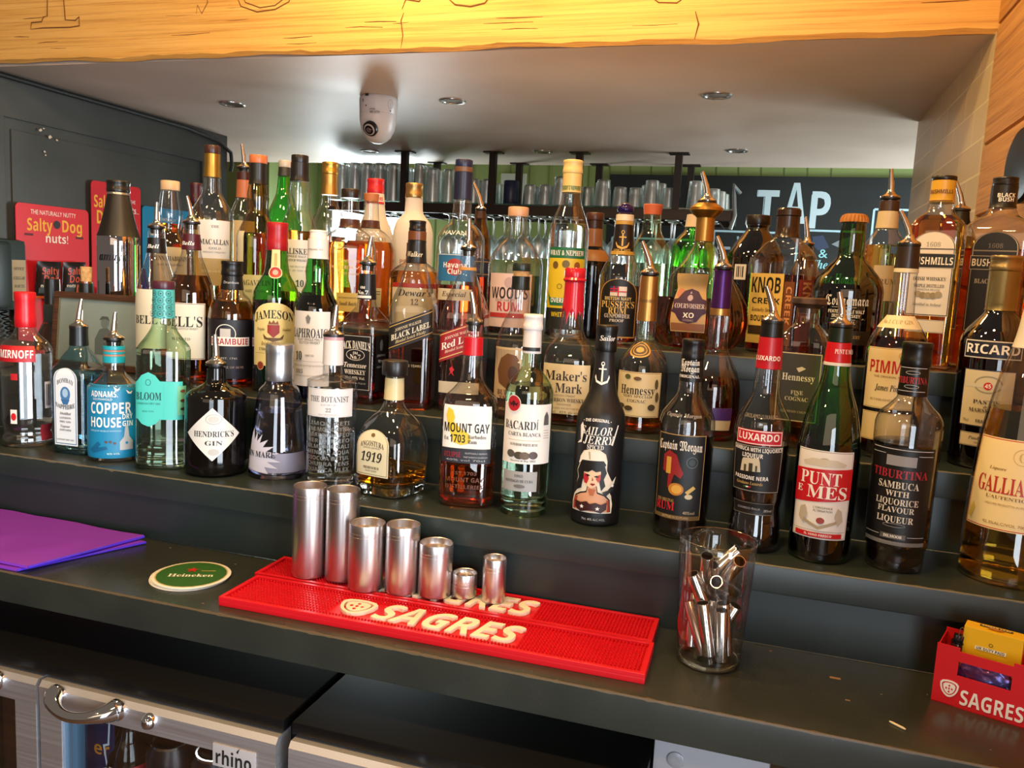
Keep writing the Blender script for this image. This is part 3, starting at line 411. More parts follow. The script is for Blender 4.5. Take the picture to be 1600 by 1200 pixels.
{"lab":"clear-shouldered dark rum bottle with black gold-bordered label, behind the pint glass","p":[-0.0928,1.1212,0.1103],"a":-0.092,"sh":[2,1],"pf":[[0.0,0.0358],[0.0288,0.0363],[0.1522,0.0372],[0.1645,0.035],[0.1803,0.0249],[0.1943,0.0162],[0.2065,0.0149],[0.2412,0.0136]],"g":"clear","lq":[0.1398,"black_liquor"],"tp":[["cap","#121010",0.2403,0.267,0.0153],["foil","#171313",0.21,0.2403,0.0155]],"L":[{"z":[0.2137,0.244],"w":0.0289,"u":0.0,"c":None,"s":"none","sl":0,"it":[["T","Captain",0.0,0.2364,0.0076,0.0238,"#f3efe6","g",0.0],["T","Morgan",0.0,0.228,0.0085,0.0238,"#f3efe6","g",0.0],["T","ORIGINAL",0.0,0.2179,0.0038,0.0255,"#f3efe6","f",0.0]],"n":"lettering"},{"z":[0.155,0.1891],"w":0.0594,"u":0.0,"c":None,"s":"none","sl":0,"it":[["T","Captain Morgan",0.0,0.1678,0.0051,0.0441,"#9a948c","i",0.0]],"n":"embossing"},{"z":[0.0273,0.1422],"w":0.0696,"u":0.0,"c":"#14181a","s":"rect","sl":0,"it":[["B",0.0,0.0012,"#a88a52"],["T","Captain Morgan",-0.0017,0.1275,0.0119,0.0628,"#efe8da","g",0.0017],["O",0.017,0.106,0.0076,0.0076,0.0008,"#5a6a70"],["C",0.017,0.106,0.0042,0.0042,"#2c383c"],["P",[[-0.0221,0.1129],[-0.0136,0.1206],[-0.0034,0.1146],[0.0017,0.1008],[0.0068,0.0903],[0.0034,0.0834],[-0.0051,0.0886],[-0.0102,0.0694],[-0.0136,0.0694],[-0.0136,0.0886],[-0.0221,0.0921]],"#8c1f20"],["P",[[-0.017,0.1111],[-0.0102,0.1111],[-0.0102,0.0886],[-0.017,0.0886]],"#c8963c"],["C",-0.0017,0.0686,0.0102,0.0085,"#b97a28"],["C",-0.0008,0.0686,0.0068,0.0059,"#d9a545"],["P",[[0.0102,0.0659],[0.0204,0.0747],[0.0238,0.0712],[0.0136,0.0624]],"#d0b060"],["C",0.0153,0.0598,0.0051,0.0034,"#cfc3a0"],["T","THE ORIGINAL",-0.0153,0.0528,0.0042,0.0255,"#b08a50","f",0.0],["T","RUM",-0.0153,0.0449,0.011,0.0272,"#c8202c","f",0.0],["T","40%vol",0.017,0.0379,0.0042,0.0153,"#cbbfa4","s",0.0],["R",-0.0323,0.0282,0.0323,0.0335,"#6a5430"],["T","BOTTLED IN SCOTLAND",0.0,0.0308,0.0029,0.034,"#d8c090","s",0.0]]}]},
{"lab":"wavy-sided dark liqueur bottle with red neck foil, red and black labels and steel pourer","p":[0.0053,1.1031,0.1103],"a":-0.1444,"sh":[2,1],"pf":[[0.0,0.0306],[0.019,0.0335],[0.0417,0.0318],[0.0556,0.0301],[0.0711,0.0326],[0.1583,0.0352],[0.171,0.0335],[0.1903,0.0243],[0.207,0.0167],[0.2379,0.0155],[0.2939,0.013]],"g":"clear","lq":[0.1413,"black_liquor"],"tp":[["ring","#0c0e0c",0.2775,0.2955,0.0138],["foil","#b81524",0.237,0.2775,0.0172]],"po":[0.2955,0.0464,-0.0113],"L":[{"z":[0.2398,0.2791],"w":0.0326,"u":0.0,"c":None,"s":"none","sl":0,"it":[["T","LUXARDO",0.0,0.2511,0.0057,0.0293,"#f3efe6","sb",0.0]],"n":"lettering"},{"z":[0.1674,0.1961],"w":0.0488,"u":0.0,"c":None,"s":"none","sl":0,"it":[["T","GIROLAMO LUXARDO",0.0,0.1781,0.0049,0.0407,"#8a7f70","s",0.0]],"n":"embossing"},{"z":[0.0804,0.1411],"w":0.0684,"u":0.0,"c":"#121010","s":"rect","sl":0,"it":[["B",0.001,0.0007,"#b8b0a0"],["T","SAMBUCA WITH LIQUORICE",0.0,0.1353,0.0049,0.0651,"#f3efe6","sb",-0.0016],["T","LIQUEUR",-0.0049,0.1279,0.0053,0.026,"#f3efe6","sb",0.0],["P",[[-0.0195,0.1063],[-0.0179,0.1204],[-0.0163,0.1237],[0.0033,0.1254],[0.0049,0.1204],[0.0065,0.1079]],"#c9bfa4"],["R",-0.0146,0.1063,-0.0114,0.1154,"#4a4436"],["R",-0.0081,0.1071,-0.0033,0.1179,"#3c362a"],["R",0.0,0.1079,0.0024,0.1154,"#4a4436"],["T","PASSIONE NERA",-0.0049,0.0988,0.0049,0.0439,"#f3efe6","sb",-0.0008],["T","Girolamo Luxardo",-0.0065,0.0921,0.0041,0.0342,"#c0a060","i",0.0],["R",-0.013,0.0862,-0.0098,0.0879,"#1c7a3a"],["R",-0.0098,0.0862,-0.0065,0.0879,"#f3efe6"],["R",-0.0065,0.0862,-0.0033,0.0879,"#c4161f"]]},{"z":[0.1419,0.1609],"w":0.0635,"u":0.0,"c":"#c2142a","s":"rect","sl":0.0,"it":[["B",0.0008,0.0011,"#f3efe6"],["T","LUXARDO",0.0,0.1518,0.009,0.0537,"#f3efe6","sb",-0.0008]]},{"z":[0.0501,0.0669],"w":0.057,"u":0.0,"c":"#141210","s":"rect","sl":0,"it":[["B",0.0007,0.0005,"#8a8272"],["T","LUXARDO ITALIA",-0.0049,0.0585,0.0028,0.0293,"#aaa","s",0.0],["T","38%vol",0.0195,0.0568,0.0033,0.0106,"#ccc","s",0.0]]}]},
{"lab":"green vermouth bottle with red-banded white label and steel pourer, bottom shelf right of centre","p":[0.087,1.1031,0.1103],"a":-0.1485,"sh":[2,1],"pf":[[0.0,0.0372],[0.137,0.0388],[0.1503,0.0376],[0.1916,0.0298],[0.2243,0.0192],[0.2486,0.0155],[0.2937,0.0127]],"g":"green","lq":[0.142,"dark_wine"],"tp":[["ring","#0b1c10",0.2769,0.2953,0.0147],["foil","#c0141f",0.2519,0.2769,0.018],["ring","#ded8d0",0.2478,0.2519,0.0176]],"po":[0.2961,0.043,-0.0062],"L":[{"z":[0.2513,0.2787],"w":0.0333,"u":0.0,"c":None,"s":"none","sl":0,"it":[["T","PUNT E MES",0.0079,0.2662,0.0055,0.0206,"#f3efe6","f",0.0]],"n":"lettering"},{"z":[0.0322,0.1441],"w":0.0729,"u":0.0,"c":"#e6e2dc","s":"rect","sl":0,"it":[["B",0.0012,0.0007,"#777"],["C",0.0,0.1304,0.0071,0.0048,"#b5a78c"],["P",[[-0.0269,0.1287],[-0.0143,0.1336],[0.0143,0.1336],[0.0269,0.1287],[0.0238,0.1247],[-0.0238,0.1247]],"#cfc6b4"],["P",[[-0.0365,0.119],[0.0365,0.1231],[0.0365,0.084],[-0.0365,0.0758]],"#c3141e"],["T","PUNT",-0.0032,0.1093,0.0158,0.0491,"#f3efe6","f",0.0],["T","E",-0.0277,0.0938,0.0087,0.0079,"#f3efe6","f",0.0],["T","MES",0.0063,0.0922,0.0158,0.0475,"#f3efe6","f",0.0],["T","L'ORIGINALE",0.0032,0.0726,0.0028,0.0222,"#555","s",0.0],["T","ALTERNATION",0.0032,0.0685,0.0028,0.0222,"#555","s",0.0],["C",0.0016,0.0561,0.0048,0.004,"#9a3a30"],["P",[[-0.0238,0.0701],[-0.0174,0.0734],[-0.0143,0.0619],[-0.019,0.0504],[-0.0254,0.057]],"#b9ae9a"],["P",[[0.0254,0.0701],[0.0206,0.0734],[0.0174,0.0619],[0.0222,0.0504],[0.0285,0.057]],"#b9ae9a"],["P",[[-0.019,0.057],[0.0,0.0487],[0.0206,0.057],[0.0206,0.0537],[0.0,0.0446],[-0.019,0.0528]],"#a89a80"],["R",-0.0317,0.0424,0.0317,0.0429,"#888"],["R",-0.0285,0.0347,0.0285,0.0405,"#c3141e"],["T","IL VERO FRESCO",0.0,0.0376,0.0024,0.0317,"#f3efe6","sb",0.0]]}]},
{"lab":"dark sambuca bottle with black ribbed cap and red-lettered black front, bottom shelf","p":[0.1769,1.1066,0.1103],"a":-0.2632,"sh":[2,1],"pf":[[0.0,0.0332],[0.0253,0.034],[0.0312,0.0368],[0.0777,0.0372],[0.1822,0.0388],[0.1958,0.034],[0.2063,0.024],[0.2175,0.0164],[0.2635,0.0152]],"g":"clear","lq":[0.1596,"black_liquor"],"tp":[["cap","#100e0d",0.254,0.2832,0.0176],["foil","#16120f",0.2175,0.254,0.0172]],"L":[{"z":[0.2211,0.2565],"w":0.0326,"u":0.0,"c":None,"s":"none","sl":0,"it":[["T","TIBURTINA",0.0,0.2373,0.0078,0.031,"#b0303a","f",0.0],["R",-0.014,0.2521,0.014,0.2527,"#c9c9cc"],["R",-0.014,0.2236,0.014,0.2242,"#c9c9cc"],["O",0.0,0.2466,0.007,0.0023,0.0006,"#aaa"],["O",0.0,0.2296,0.007,0.0023,0.0006,"#aaa"]],"n":"lettering"},{"z":[0.0374,0.1572],"w":0.0807,"u":0.0,"c":"#0f0d0c","s":"rect","sl":0,"it":[["T","TIBURTINA",0.0,0.124,0.0101,0.0652,"#a82632","f",-0.0008],["T","SAMBUCA",0.0,0.1105,0.0085,0.0466,"#d8cfc0","f",0.0],["T","WITH",0.0,0.1001,0.007,0.0264,"#d8cfc0","f",0.0],["T","LIQUORICE",0.0,0.0897,0.0078,0.0497,"#d8cfc0","f",0.0],["T","FLAVOUR",0.0,0.0801,0.007,0.0419,"#d8cfc0","f",0.0],["T","LIQUEUR",0.0,0.0681,0.0078,0.0419,"#d8cfc0","f",0.0],["R",-0.0155,0.1343,0.0171,0.1469,"#8e8e92"],["R",-0.0357,0.154,0.0357,0.1548,"#c9c9cc"],["R",-0.0357,0.1479,-0.0171,0.1485,"#c9c9cc"],["R",0.0186,0.1479,0.0357,0.1485,"#c9c9cc"],["O",0.0,0.0608,0.0124,0.0023,0.0005,"#999"],["R",-0.014,0.0438,0.014,0.0503,"#55524e"],["T","DILMOOR",0.0,0.0471,0.0035,0.0202,"#f3efe6","f",0.0],["R",-0.0357,0.0474,-0.0155,0.0479,"#c9c9cc"],["R",0.0155,0.0474,0.0357,0.0479,"#c9c9cc"],["T","PRODUCE OF ITALY",0.0,0.0398,0.0023,0.0279,"#999","s",0.0]]},{"z":[0.0357,0.0406],"w":0.0776,"u":0.0,"c":"#6c6a68","s":"rect","sl":0,"it":[]}]},
{"lab":"tall conical yellow liqueur bottle with cream red-bordered label at far right edge","p":[0.3067,1.1245,0.1103],"a":-0.4059,"sh":[2,1],"pf":[[0.0,0.0533],[0.0663,0.0525],[0.1627,0.047],[0.2414,0.0345],[0.3031,0.0188],[0.379,0.0118],[0.446,0.0102]],"g":"clear","lq":[0.2101,"pale_gold"],"tp":[["foil","#d9d2c4",0.2839,0.394,0.0219],["cap","#cfa14a",0.394,0.446,0.0133]],"L":[{"z":[0.068,0.1774],"w":0.0963,"u":0.0,"c":"#e6cf96","s":"rect","sl":0,"it":[["B",0.0011,0.0011,"#b2332a"],["O",0.0105,0.1576,0.0105,0.0098,0.0009,"#c9a860"],["T","G",0.0105,0.1576,0.0105,0.0083,"#c9a860","f",0.0],["T","Liquore",-0.015,0.1415,0.0038,0.0196,"#9a7a40","i",0.0],["T","GALLIANO",0.0,0.1223,0.0196,0.0722,"#b02a22","f",0.0],["T","L'AUTENTICO",0.0,0.1076,0.0038,0.0466,"#7a6238","f",0.0],["T","LIQUORE PRODOTTO IN ITALIA",0.0,0.0991,0.0023,0.0451,"#8a7448","s",0.0],["T","42.3%ALC/VOL 700ml",0.0015,0.0765,0.0034,0.0481,"#8a7448","s",0.0],["P",[[-0.0436,0.0773],[-0.0376,0.096],[-0.0346,0.0898],[-0.0391,0.0758]],"#c9b24a"]]}]},
{"lab":"dark-foiled wine bottle glowing amber behind the red-capped clear bottle","p":[-1.4944,1.42,0.2223],"a":0.8109,"sh":[2,1],"pf":[[0.0,0.0401],[0.0172,0.0408],[0.0525,0.0295],[0.0876,0.0162],[0.167,0.0141]],"g":"olive","lq":[0.0735,"amber"],"tp":[["foil","#12100e",0.0918,0.1697,0.0162]],"L":[]},
{"lab":"corked dark bottle mostly hidden behind the picture frame","p":[-1.3443,1.362,0.3423],"a":0.7789,"sh":[2,1],"pf":[[0.0,0.0198],[0.0222,0.0145],[0.0511,0.0125]],"g":"brown","tp":[["cork","#b98d54",0.0472,0.0811,0.0112],["foil","#151210",0.0222,0.0472,0.0138]],"L":[]},
{"lab":"cobalt blue bottle peeping out between the picture frame and the blue card","p":[-1.3435,1.515,0.3423],"a":0.7255,"sh":[2,1],"pf":[[0.0,0.0186],[0.0445,0.0172],[0.0644,0.0129],[0.0814,0.01]],"g":"cobalt","tp":[],"L":[]},
{"lab":"chrome bottle with matt black conical top in front of red cards","p":[-1.338,1.445,0.3423],"a":0.747,"sh":[2,1],"pf":[[0.0,0.0426],[0.1448,0.0426],[0.1556,0.0385],[0.2253,0.0227],[0.2387,0.0206],[0.2546,0.0192]],"g":"amaya_chrome","tp":[["cap","#191512",0.24,0.2639,0.0234],["ring","#b9b4ae",0.2347,0.24,0.0227],["cone","#18130f",0.1475,0.2347,0.0398]],"L":[{"z":[0.0802,0.1334],"w":0.0674,"u":-0.0081,"c":None,"s":"none","sl":0,"it":[["T","amaya",-0.0054,0.1055,0.0189,0.062,"#20202a","i",0.0]],"n":"lettering"}]},
{"lab":"whisky bottle with black neck band and pourer, left of the maroon-collared one","p":[-1.1072,1.29,0.2223],"a":0.2904,"sh":[2,1],"pf":[[0.0,0.0364],[0.14,0.037],[0.1678,0.0352],[0.2002,0.0267],[0.236,0.017],[0.2776,0.014]],"g":"clear","lq":[0.1279,"amber"],"tp":[["foil","#14110f",0.2348,0.2634,0.0176]],"po":[0.2811,0.0483,0.0006],"L":[{"z":[0.2416,0.2532],"w":0.0309,"u":0.0,"c":None,"s":"none","sl":0,"it":[["T","Bell",0.0,0.2474,0.0071,0.0214,"#f3efe6","i",0.0]],"n":"lettering"},{"z":[0.0581,0.1677],"w":0.0738,"u":0.0,"c":"#dfd8c4","s":"rect","sl":0,"it":[["T","BELL'S",0.0,0.1119,0.0155,0.0595,"#15130f","f",0.0]]}]},
{"lab":"whisky bottle with maroon neck band and pourer, behind the pale green bottle","p":[-1.0268,1.287,0.2223],"a":0.2196,"sh":[2,1],"pf":[[0.0,0.0417],[0.1389,0.0423],[0.1685,0.0405],[0.2098,0.0268],[0.2427,0.0167],[0.2892,0.0137]],"g":"clear","lq":[0.1981,"amber"],"tp":[["foil","#4a1520",0.2438,0.273,0.0173]],"po":[0.2916,0.0497,-0.0077],"L":[{"z":[0.2513,0.2627],"w":0.0303,"u":0.0,"c":None,"s":"none","sl":0,"it":[["T","Bells",0.0,0.2559,0.007,0.0233,"#f3efe6","i",0.0]],"n":"lettering"},{"z":[0.0447,0.1478],"w":0.0885,"u":0.0,"c":"#e6dfcf","s":"rect","sl":0,"it":[["B",0.0012,0.0009,"#6a2a30"],["T","BELL'S",0.0023,0.114,0.0186,0.0722,"#15130f","f",0.0],["T","ORIGINAL SCOTCH WHISKY",0.0047,0.1012,0.0041,0.0513,"#555","s",0.0],["T","BLENDED",0.0,0.0824,0.0047,0.035,"#777","f",0.0]]}]},
{"lab":"dark liqueur bottle with black screw cap and red-on-white name strip, second step","p":[-0.9381,1.287,0.2223],"a":0.5251,"sh":[2,1],"pf":[[0.0,0.0407],[0.1208,0.0418],[0.1383,0.0401],[0.1582,0.0324],[0.1733,0.02],[0.2024,0.0171]],"g":"clear","lq":[0.1559,"amber"],"tp":[["cap","#0f0e0e",0.2012,0.2278,0.0195],["foil","#131112",0.1757,0.2012,0.0197]],"L":[{"z":[0.0168,0.1232],"w":0.0967,"u":0.0,"c":"#17141a","s":"rect","sl":0,"it":[["O",-0.0069,0.0979,0.0184,0.0173,0.0014,"#f3efe6"],["R",-0.0161,0.0818,0.0023,0.1071,"#c9c4c0"],["R",-0.0345,0.076,0.0368,0.0921,"#f3efe6"],["T","DRAMBUIE",0.0,0.0841,0.0104,0.0668,"#b3203a","sb",0.0],["T","EST. 1745",0.0,0.054,0.0035,0.0276,"#bbb","s",0.0],["T","THE ISLE OF SKYE",0.0,0.0377,0.0039,0.0507,"#a99","s",0.0]]},{"z":[0.1768,0.2017],"w":0.0368,"u":0.0,"c":None,"s":"none","sl":0,"it":[["T","Drambuie",0.0,0.1893,0.0046,0.0253,"#bbb","s",0.0]],"n":"lettering"}]},
{"lab":"green whiskey bottle with red cap and cream label with red crest, second step","p":[-0.8455,1.288,0.2223],"a":0.4762,"sh":[2,1],"pf":[[0.0,0.0405],[0.1589,0.0411],[0.1749,0.0393],[0.1955,0.0307],[0.2125,0.022],[0.2544,0.0174]],"g":"green","lq":[0.1612,"dark_wine"],"tp":[["cap","#a3161e",0.2499,0.2993,0.0162]],"L":[{"z":[0.205,0.2515],"w":0.0147,"u":0.0,"c":"#d8c88c","s":"rect","sl":0,"it":[["R",-0.0023,0.2183,0.0023,0.2448,"#b09a58"]],"n":"neck_strip"},{"z":[0.2006,0.2239],"w":0.0226,"u":0.0,"c":None,"s":"none","sl":0,"it":[["C",0.0,0.2117,0.0107,0.0107,"#a82a22"],["O",0.0,0.2117,0.0107,0.0107,0.0014,"#e0d0a8"],["C",0.0,0.2117,0.0045,0.0045,"#d8a090"]],"n":"seal"},{"z":[0.0474,0.1593],"w":0.0813,"u":0.0,"c":"#e6d48e","s":"arch","sl":0,"it":[["T","JAMESON",0.0,0.1391,0.0147,0.0723,"#15130f","f",0.0068],["P",[[-0.0102,0.12],[0.0102,0.12],[0.0102,0.1065],[0.0,0.0974],[-0.0102,0.1065]],"#9c2a20"],["P",[[-0.009,0.1211],[-0.0068,0.1279],[-0.0034,0.1234],[0.0,0.129],[0.0034,0.1234],[0.0068,0.1279],[0.009,0.1211]],"#8a4a20"],["P",[[-0.0181,0.1042],[-0.0113,0.0974],[0.0113,0.0974],[0.0181,0.1042],[0.0158,0.0952],[0.0,0.0906],[-0.0158,0.0952]],"#6a4a20"],["T","Triple",-0.0226,0.1121,0.0045,0.0158,"#7a6030","i",0.0],["T","Distilled",0.0226,0.1121,0.0045,0.0158,"#7a6030","i",0.0],["T","Irish Whiskey",0.0,0.0872,0.0068,0.0429,"#8a6a30","i",0.0],["T","1780 BOW STREET",0.0,0.077,0.0045,0.0519,"#555","f",0.0],["R",-0.0339,0.0695,0.0339,0.0702,"#aa8a40"]]},{"z":[0.0337,0.0611],"w":0.0158,"u":-0.0226,"c":None,"s":"none","sl":0,"it":[["C",0.0,0.0474,0.0068,0.0079,"#8a3a26"],["O",0.0,0.0474,0.0068,0.0079,0.0011,"#d0a070"]],"n":"seal"}]},
{"lab":"green malt whisky bottle with white cap and white label showing a black 10, second step","p":[-0.7285,1.23,0.2223],"a":0.1507,"sh":[2,1],"pf":[[0.0,0.0359],[0.1469,0.0364],[0.1599,0.0353],[0.1793,0.0277],[0.2007,0.019],[0.2167,0.0201],[0.2412,0.0163]],"g":"green","lq":[0.1771,"dark_wine"],"tp":[["cap","#e3ddd6",0.2708,0.2856,0.0147],["foil","#e0dad2",0.238,0.2708,0.0152]],"L":[{"z":[0.2511,0.2573],"w":0.0287,"u":0.0,"c":None,"s":"none","sl":0,"it":[["T","ESTABLISHED 1815",0.0,0.2532,0.0027,0.0255,"#555","s",0.0]],"n":"lettering"},{"z":[0.027,0.1518],"w":0.0744,"u":0.0,"c":"#ded8cf","s":"rect","sl":0,"it":[["T","LAPHROAIG",0.0,0.1159,0.0149,0.0659,"#15130f","f",0.0],["P",[[-0.0043,0.1413],[0.0,0.1466],[0.0043,0.1413],[0.0021,0.1318],[-0.0021,0.1318]],"#777"],["T","ISLAY SINGLE MALT",0.0021,0.1052,0.0043,0.0425,"#444","s",0.0],["T","SCOTCH WHISKY",0.0021,0.0999,0.0043,0.0361,"#444","s",0.0],["T","10",-0.017,0.0775,0.0138,0.0138,"#15130f","f",0.0],["T","YEARS OLD",0.0032,0.0786,0.0032,0.0149,"#555","s",0.0],["R",-0.0319,0.0684,0.0319,0.0689,"#999"],["T","DISTILLED AND BOTTLED IN SCOTLAND",0.0,0.0614,0.0027,0.0595,"#777","s",0.0],["T","1815",-0.0149,0.0517,0.0064,0.0149,"#444","f",0.0],["T","THE MOST RICHLY FLAVOURED",0.0,0.0442,0.0027,0.0468,"#888","s",0.0]]}]},
{"lab":"square whiskey bottle with black label, black neck band and steel pourer, second step","p":[-0.6523,1.262,0.2223],"a":-0.0116,"sh":[8,1],"pf":[[0.0,0.0333],[0.1291,0.0337],[0.1368,0.032],[0.1509,0.0232],[0.1639,0.0169],[0.1748,0.0153],[0.2307,0.0126]],"g":"clear","lq":[0.1149,"whisky_dark"],"tp":[["foil","#121010",0.1748,0.2179,0.0164]],"po":[0.2329,0.0469,0.0044],"L":[{"z":[0.176,0.218],"w":0.0298,"u":0.0,"c":None,"s":"none","sl":0,"it":[["T","Old",0.0,0.1949,0.0043,0.0075,"#f3efe6","f",0.0],["T","No.7",0.0,0.1865,0.0064,0.017,"#f3efe6","f",0.0],["R",-0.0128,0.1771,0.0128,0.1813,"#d8d0c4"]],"n":"lettering"},{"z":[0.0222,0.1167],"w":0.0575,"u":0.0,"c":"#110f0f","s":"rect","sl":0,"it":[["B",0.0021,0.0009,"#c9c4bc"],["T","JACK DANIEL'S",0.0,0.0997,0.0128,0.0532,"#f3efe6","f",0.0032],["O",0.0,0.0826,0.017,0.0096,0.0011,"#cfcac2"],["T","Old",0.0,0.0858,0.0043,0.0085,"#f3efe6","f",0.0],["T","No.7",0.0,0.0794,0.0075,0.0192,"#f3efe6","f",0.0],["T","Tennessee",0.0,0.0654,0.0085,0.0404,"#f3efe6","i",0.0],["T","WHISKEY",0.0,0.0536,0.0075,0.0383,"#f3efe6","f",0.0],["T","70cl 40% Vol.",0.0,0.0439,0.0048,0.0362,"#f3efe6","s",0.0],["T","DISTILLED AND BOTTLED BY",0.0,0.0352,0.0027,0.0404,"#aaa","s",0.0]]},{"z":[0.0222,0.1167],"w":0.0383,"u":0.0554,"c":"#110f0f","s":"rect","sl":0,"it":[["C",0.0,0.0997,0.0053,0.0096,"#777"],["T","LYNCHBURG",0.0,0.0826,0.0037,0.0277,"#aaa","s",0.0],["T","TENN",0.0,0.0729,0.0043,0.0213,"#bbb","s",0.0],["T","CHARCOAL MELLOWED",0.0,0.0633,0.0032,0.0298,"#999","s",0.0]]}]},
{"lab":"square-shouldered whisky bottle with slanted black label, second step","p":[-0.5635,1.262,0.2223],"a":0.2105,"sh":[7,0.95],"pf":[[0.0,0.0359],[0.1586,0.0369],[0.1777,0.0335],[0.1989,0.0262],[0.2253,0.0199],[0.241,0.0161],[0.2745,0.014]],"g":"clear","lq":[0.1158,"whisky_dark"],"tp":[["cap","#15100d",0.2911,0.3088,0.014],["ring","#6a3a18",0.2766,0.2911,0.0134],["foil","#15110f",0.2389,0.2766,0.0167]],"L":[{"z":[0.2385,0.2751],"w":0.0314,"u":0.0,"c":None,"s":"none","sl":0,"it":[["T","Walker",0.0,0.2538,0.0084,0.0251,"#d8c8a8","i",0.0]],"n":"lettering"},{"z":[0.1082,0.152],"w":0.0733,"u":0.0021,"c":"#1a1512","s":"para","sl":0.42,"it":[["R",-0.0366,0.1476,0.0366,0.1489,"#c09a50"],["R",-0.0366,0.1132,0.0366,0.1144,"#c09a50"],["T","JOHNNIE WALKER",-0.0042,0.1395,0.0047,0.0419,"#cdbf9c","f",0.0],["T","BLACK LABEL",0.0,0.1291,0.0094,0.0628,"#e8dcc0","f",0.0],["T","Blended Scotch Whisky",0.0,0.1197,0.0052,0.0481,"#c9b488","i",0.0]]},{"z":[0.0534,0.0893],"w":0.0586,"u":0.0,"c":None,"s":"none","sl":0,"it":[["T","AGED 12 YEARS",0.0,0.0724,0.0042,0.0419,"#b8a888","s",0.0]],"n":"lettering"}]},
{"lab":"square whisky bottle with slanted red label and steel pourer, second step","p":[-0.4801,1.282,0.2223],"a":0.1489,"sh":[7,0.95],"pf":[[0.0,0.0358],[0.1526,0.0363],[0.1823,0.0295],[0.2139,0.0193],[0.2297,0.0145],[0.2631,0.0118]],"g":"clear","lq":[0.0799,"whisky_dark"],"tp":[["ring","#c08a4c",0.2318,0.237,0.0145]],"po":[0.2652,0.0507,-0.0013],"L":[{"z":[0.0941,0.141],"w":0.073,"u":0.0,"c":"#9a1c26","s":"para","sl":0.4,"it":[["R",-0.0365,0.1374,0.0365,0.139,"#d9b878"],["R",-0.0365,0.0978,0.0365,0.0994,"#d9b878"],["T","JOHNNIE WALKER",-0.0021,0.1296,0.0047,0.0459,"#e8c8b0","f",0.0],["T","Red Label",0.0,0.1182,0.0115,0.0605,"#f3efe6","f",0.0],["T","Blended Scotch Whisky",0.0,0.1077,0.0047,0.048,"#e8c8b0","i",0.0]]},{"z":[0.0584,0.0742],"w":0.0125,"u":-0.0125,"c":None,"s":"none","sl":0,"it":[["P",[[-0.0031,0.0711],[0.001,0.0753],[0.0052,0.07],[0.0021,0.0658],[0.0052,0.0595],[0.0,0.0647],[-0.0042,0.0595],[-0.001,0.0658]],"#c4161f"]],"n":"emblem"},{"z":[0.031,0.05],"w":0.0688,"u":0.0,"c":"#c9bfa8","s":"rect","sl":0,"it":[]}]},
{"lab":"bourbon bottle with buffalo label and green-black cork top, second step","p":[-0.3813,1.262,0.2223],"a":0.0491,"sh":[2,1],"pf":[[0.0,0.0362],[0.1112,0.0367],[0.1267,0.0336],[0.1576,0.0233],[0.1739,0.015],[0.1882,0.016],[0.2126,0.0135]],"g":"clear","lq":[0.0204,"rum"],"tp":[["cork","#a8824e",0.2258,0.2359,0.0135],["disc","#1e2a22",0.2349,0.248,0.0145],["foil","#141a17",0.2055,0.2268,0.0145]],"L":[{"z":[0.0337,0.115],"w":0.0686,"u":0.0,"c":"#c9ac80","s":"rect","sl":0,"it":[["P",[[-0.0202,0.0582],[-0.0242,0.0786],[-0.0182,0.0968],[-0.0061,0.1059],[0.0081,0.1029],[0.0141,0.0928],[0.0141,0.0786],[0.0101,0.0664],[0.004,0.0541],[-0.0061,0.0501]],"#6a4424"],["C",0.004,0.0745,0.0081,0.0121,"#4a2c16"],["P",[[0.0101,0.0928],[0.0182,0.0988],[0.0172,0.0887]],"#d8c8a0"],["T","BUFFALO",0.0,0.0439,0.0081,0.0444,"#5a2a1c","f",0.0],["T","TRACE",0.0,0.0347,0.0071,0.0363,"#5a2a1c","f",0.0]]},{"z":[0.007,0.0296],"w":0.0606,"u":0.0,"c":"#40291c","s":"rect","sl":0,"it":[["T","KENTUCKY BOURBON",0.0,0.0173,0.004,0.0444,"#c9b080","s",0.0]]}]},
{"lab":"bourbon bottle dipped in dripping red wax with cream label, second step","p":[-0.2935,1.262,0.2223],"a":0.0888,"sh":[3,0.9],"pf":[[0.0,0.0388],[0.0102,0.0408],[0.0904,0.0428],[0.1026,0.0423],[0.1178,0.0363],[0.133,0.0254],[0.1481,0.0183],[0.1933,0.0147]],"g":"clear","lq":[0.0102,"rum"],"tp":[["wax","#c2182c",0.1853,0.244,0.0183]],"L":[{"z":[0.0187,0.0963],"w":0.0768,"u":0.0,"c":"#e2cf9f","s":"rect","sl":0,"it":[["T","Maker's",0.0,0.0785,0.0148,0.0649,"#3a2416","f",0.0],["T","Mark",0.0059,0.0596,0.0148,0.0413,"#3a2416","f",0.0],["T","KENTUCKY STRAIGHT",0.0,0.0477,0.0033,0.0335,"#5a4028","s",0.0],["T","BOURBON WHISKY",0.0,0.0407,0.0059,0.061,"#4a3220","f",0.0],["T","HANDMADE",0.0,0.0337,0.003,0.0216,"#5a4028","s",0.0],["T","DISTILLED AGED AND BOTTLED BY THE",0.0,0.0277,0.0025,0.061,"#6a5038","s",0.0],["T","70cl   45% alc.vol",0.0,0.0217,0.0039,0.0472,"#4a3220","s",0.0]]}]},
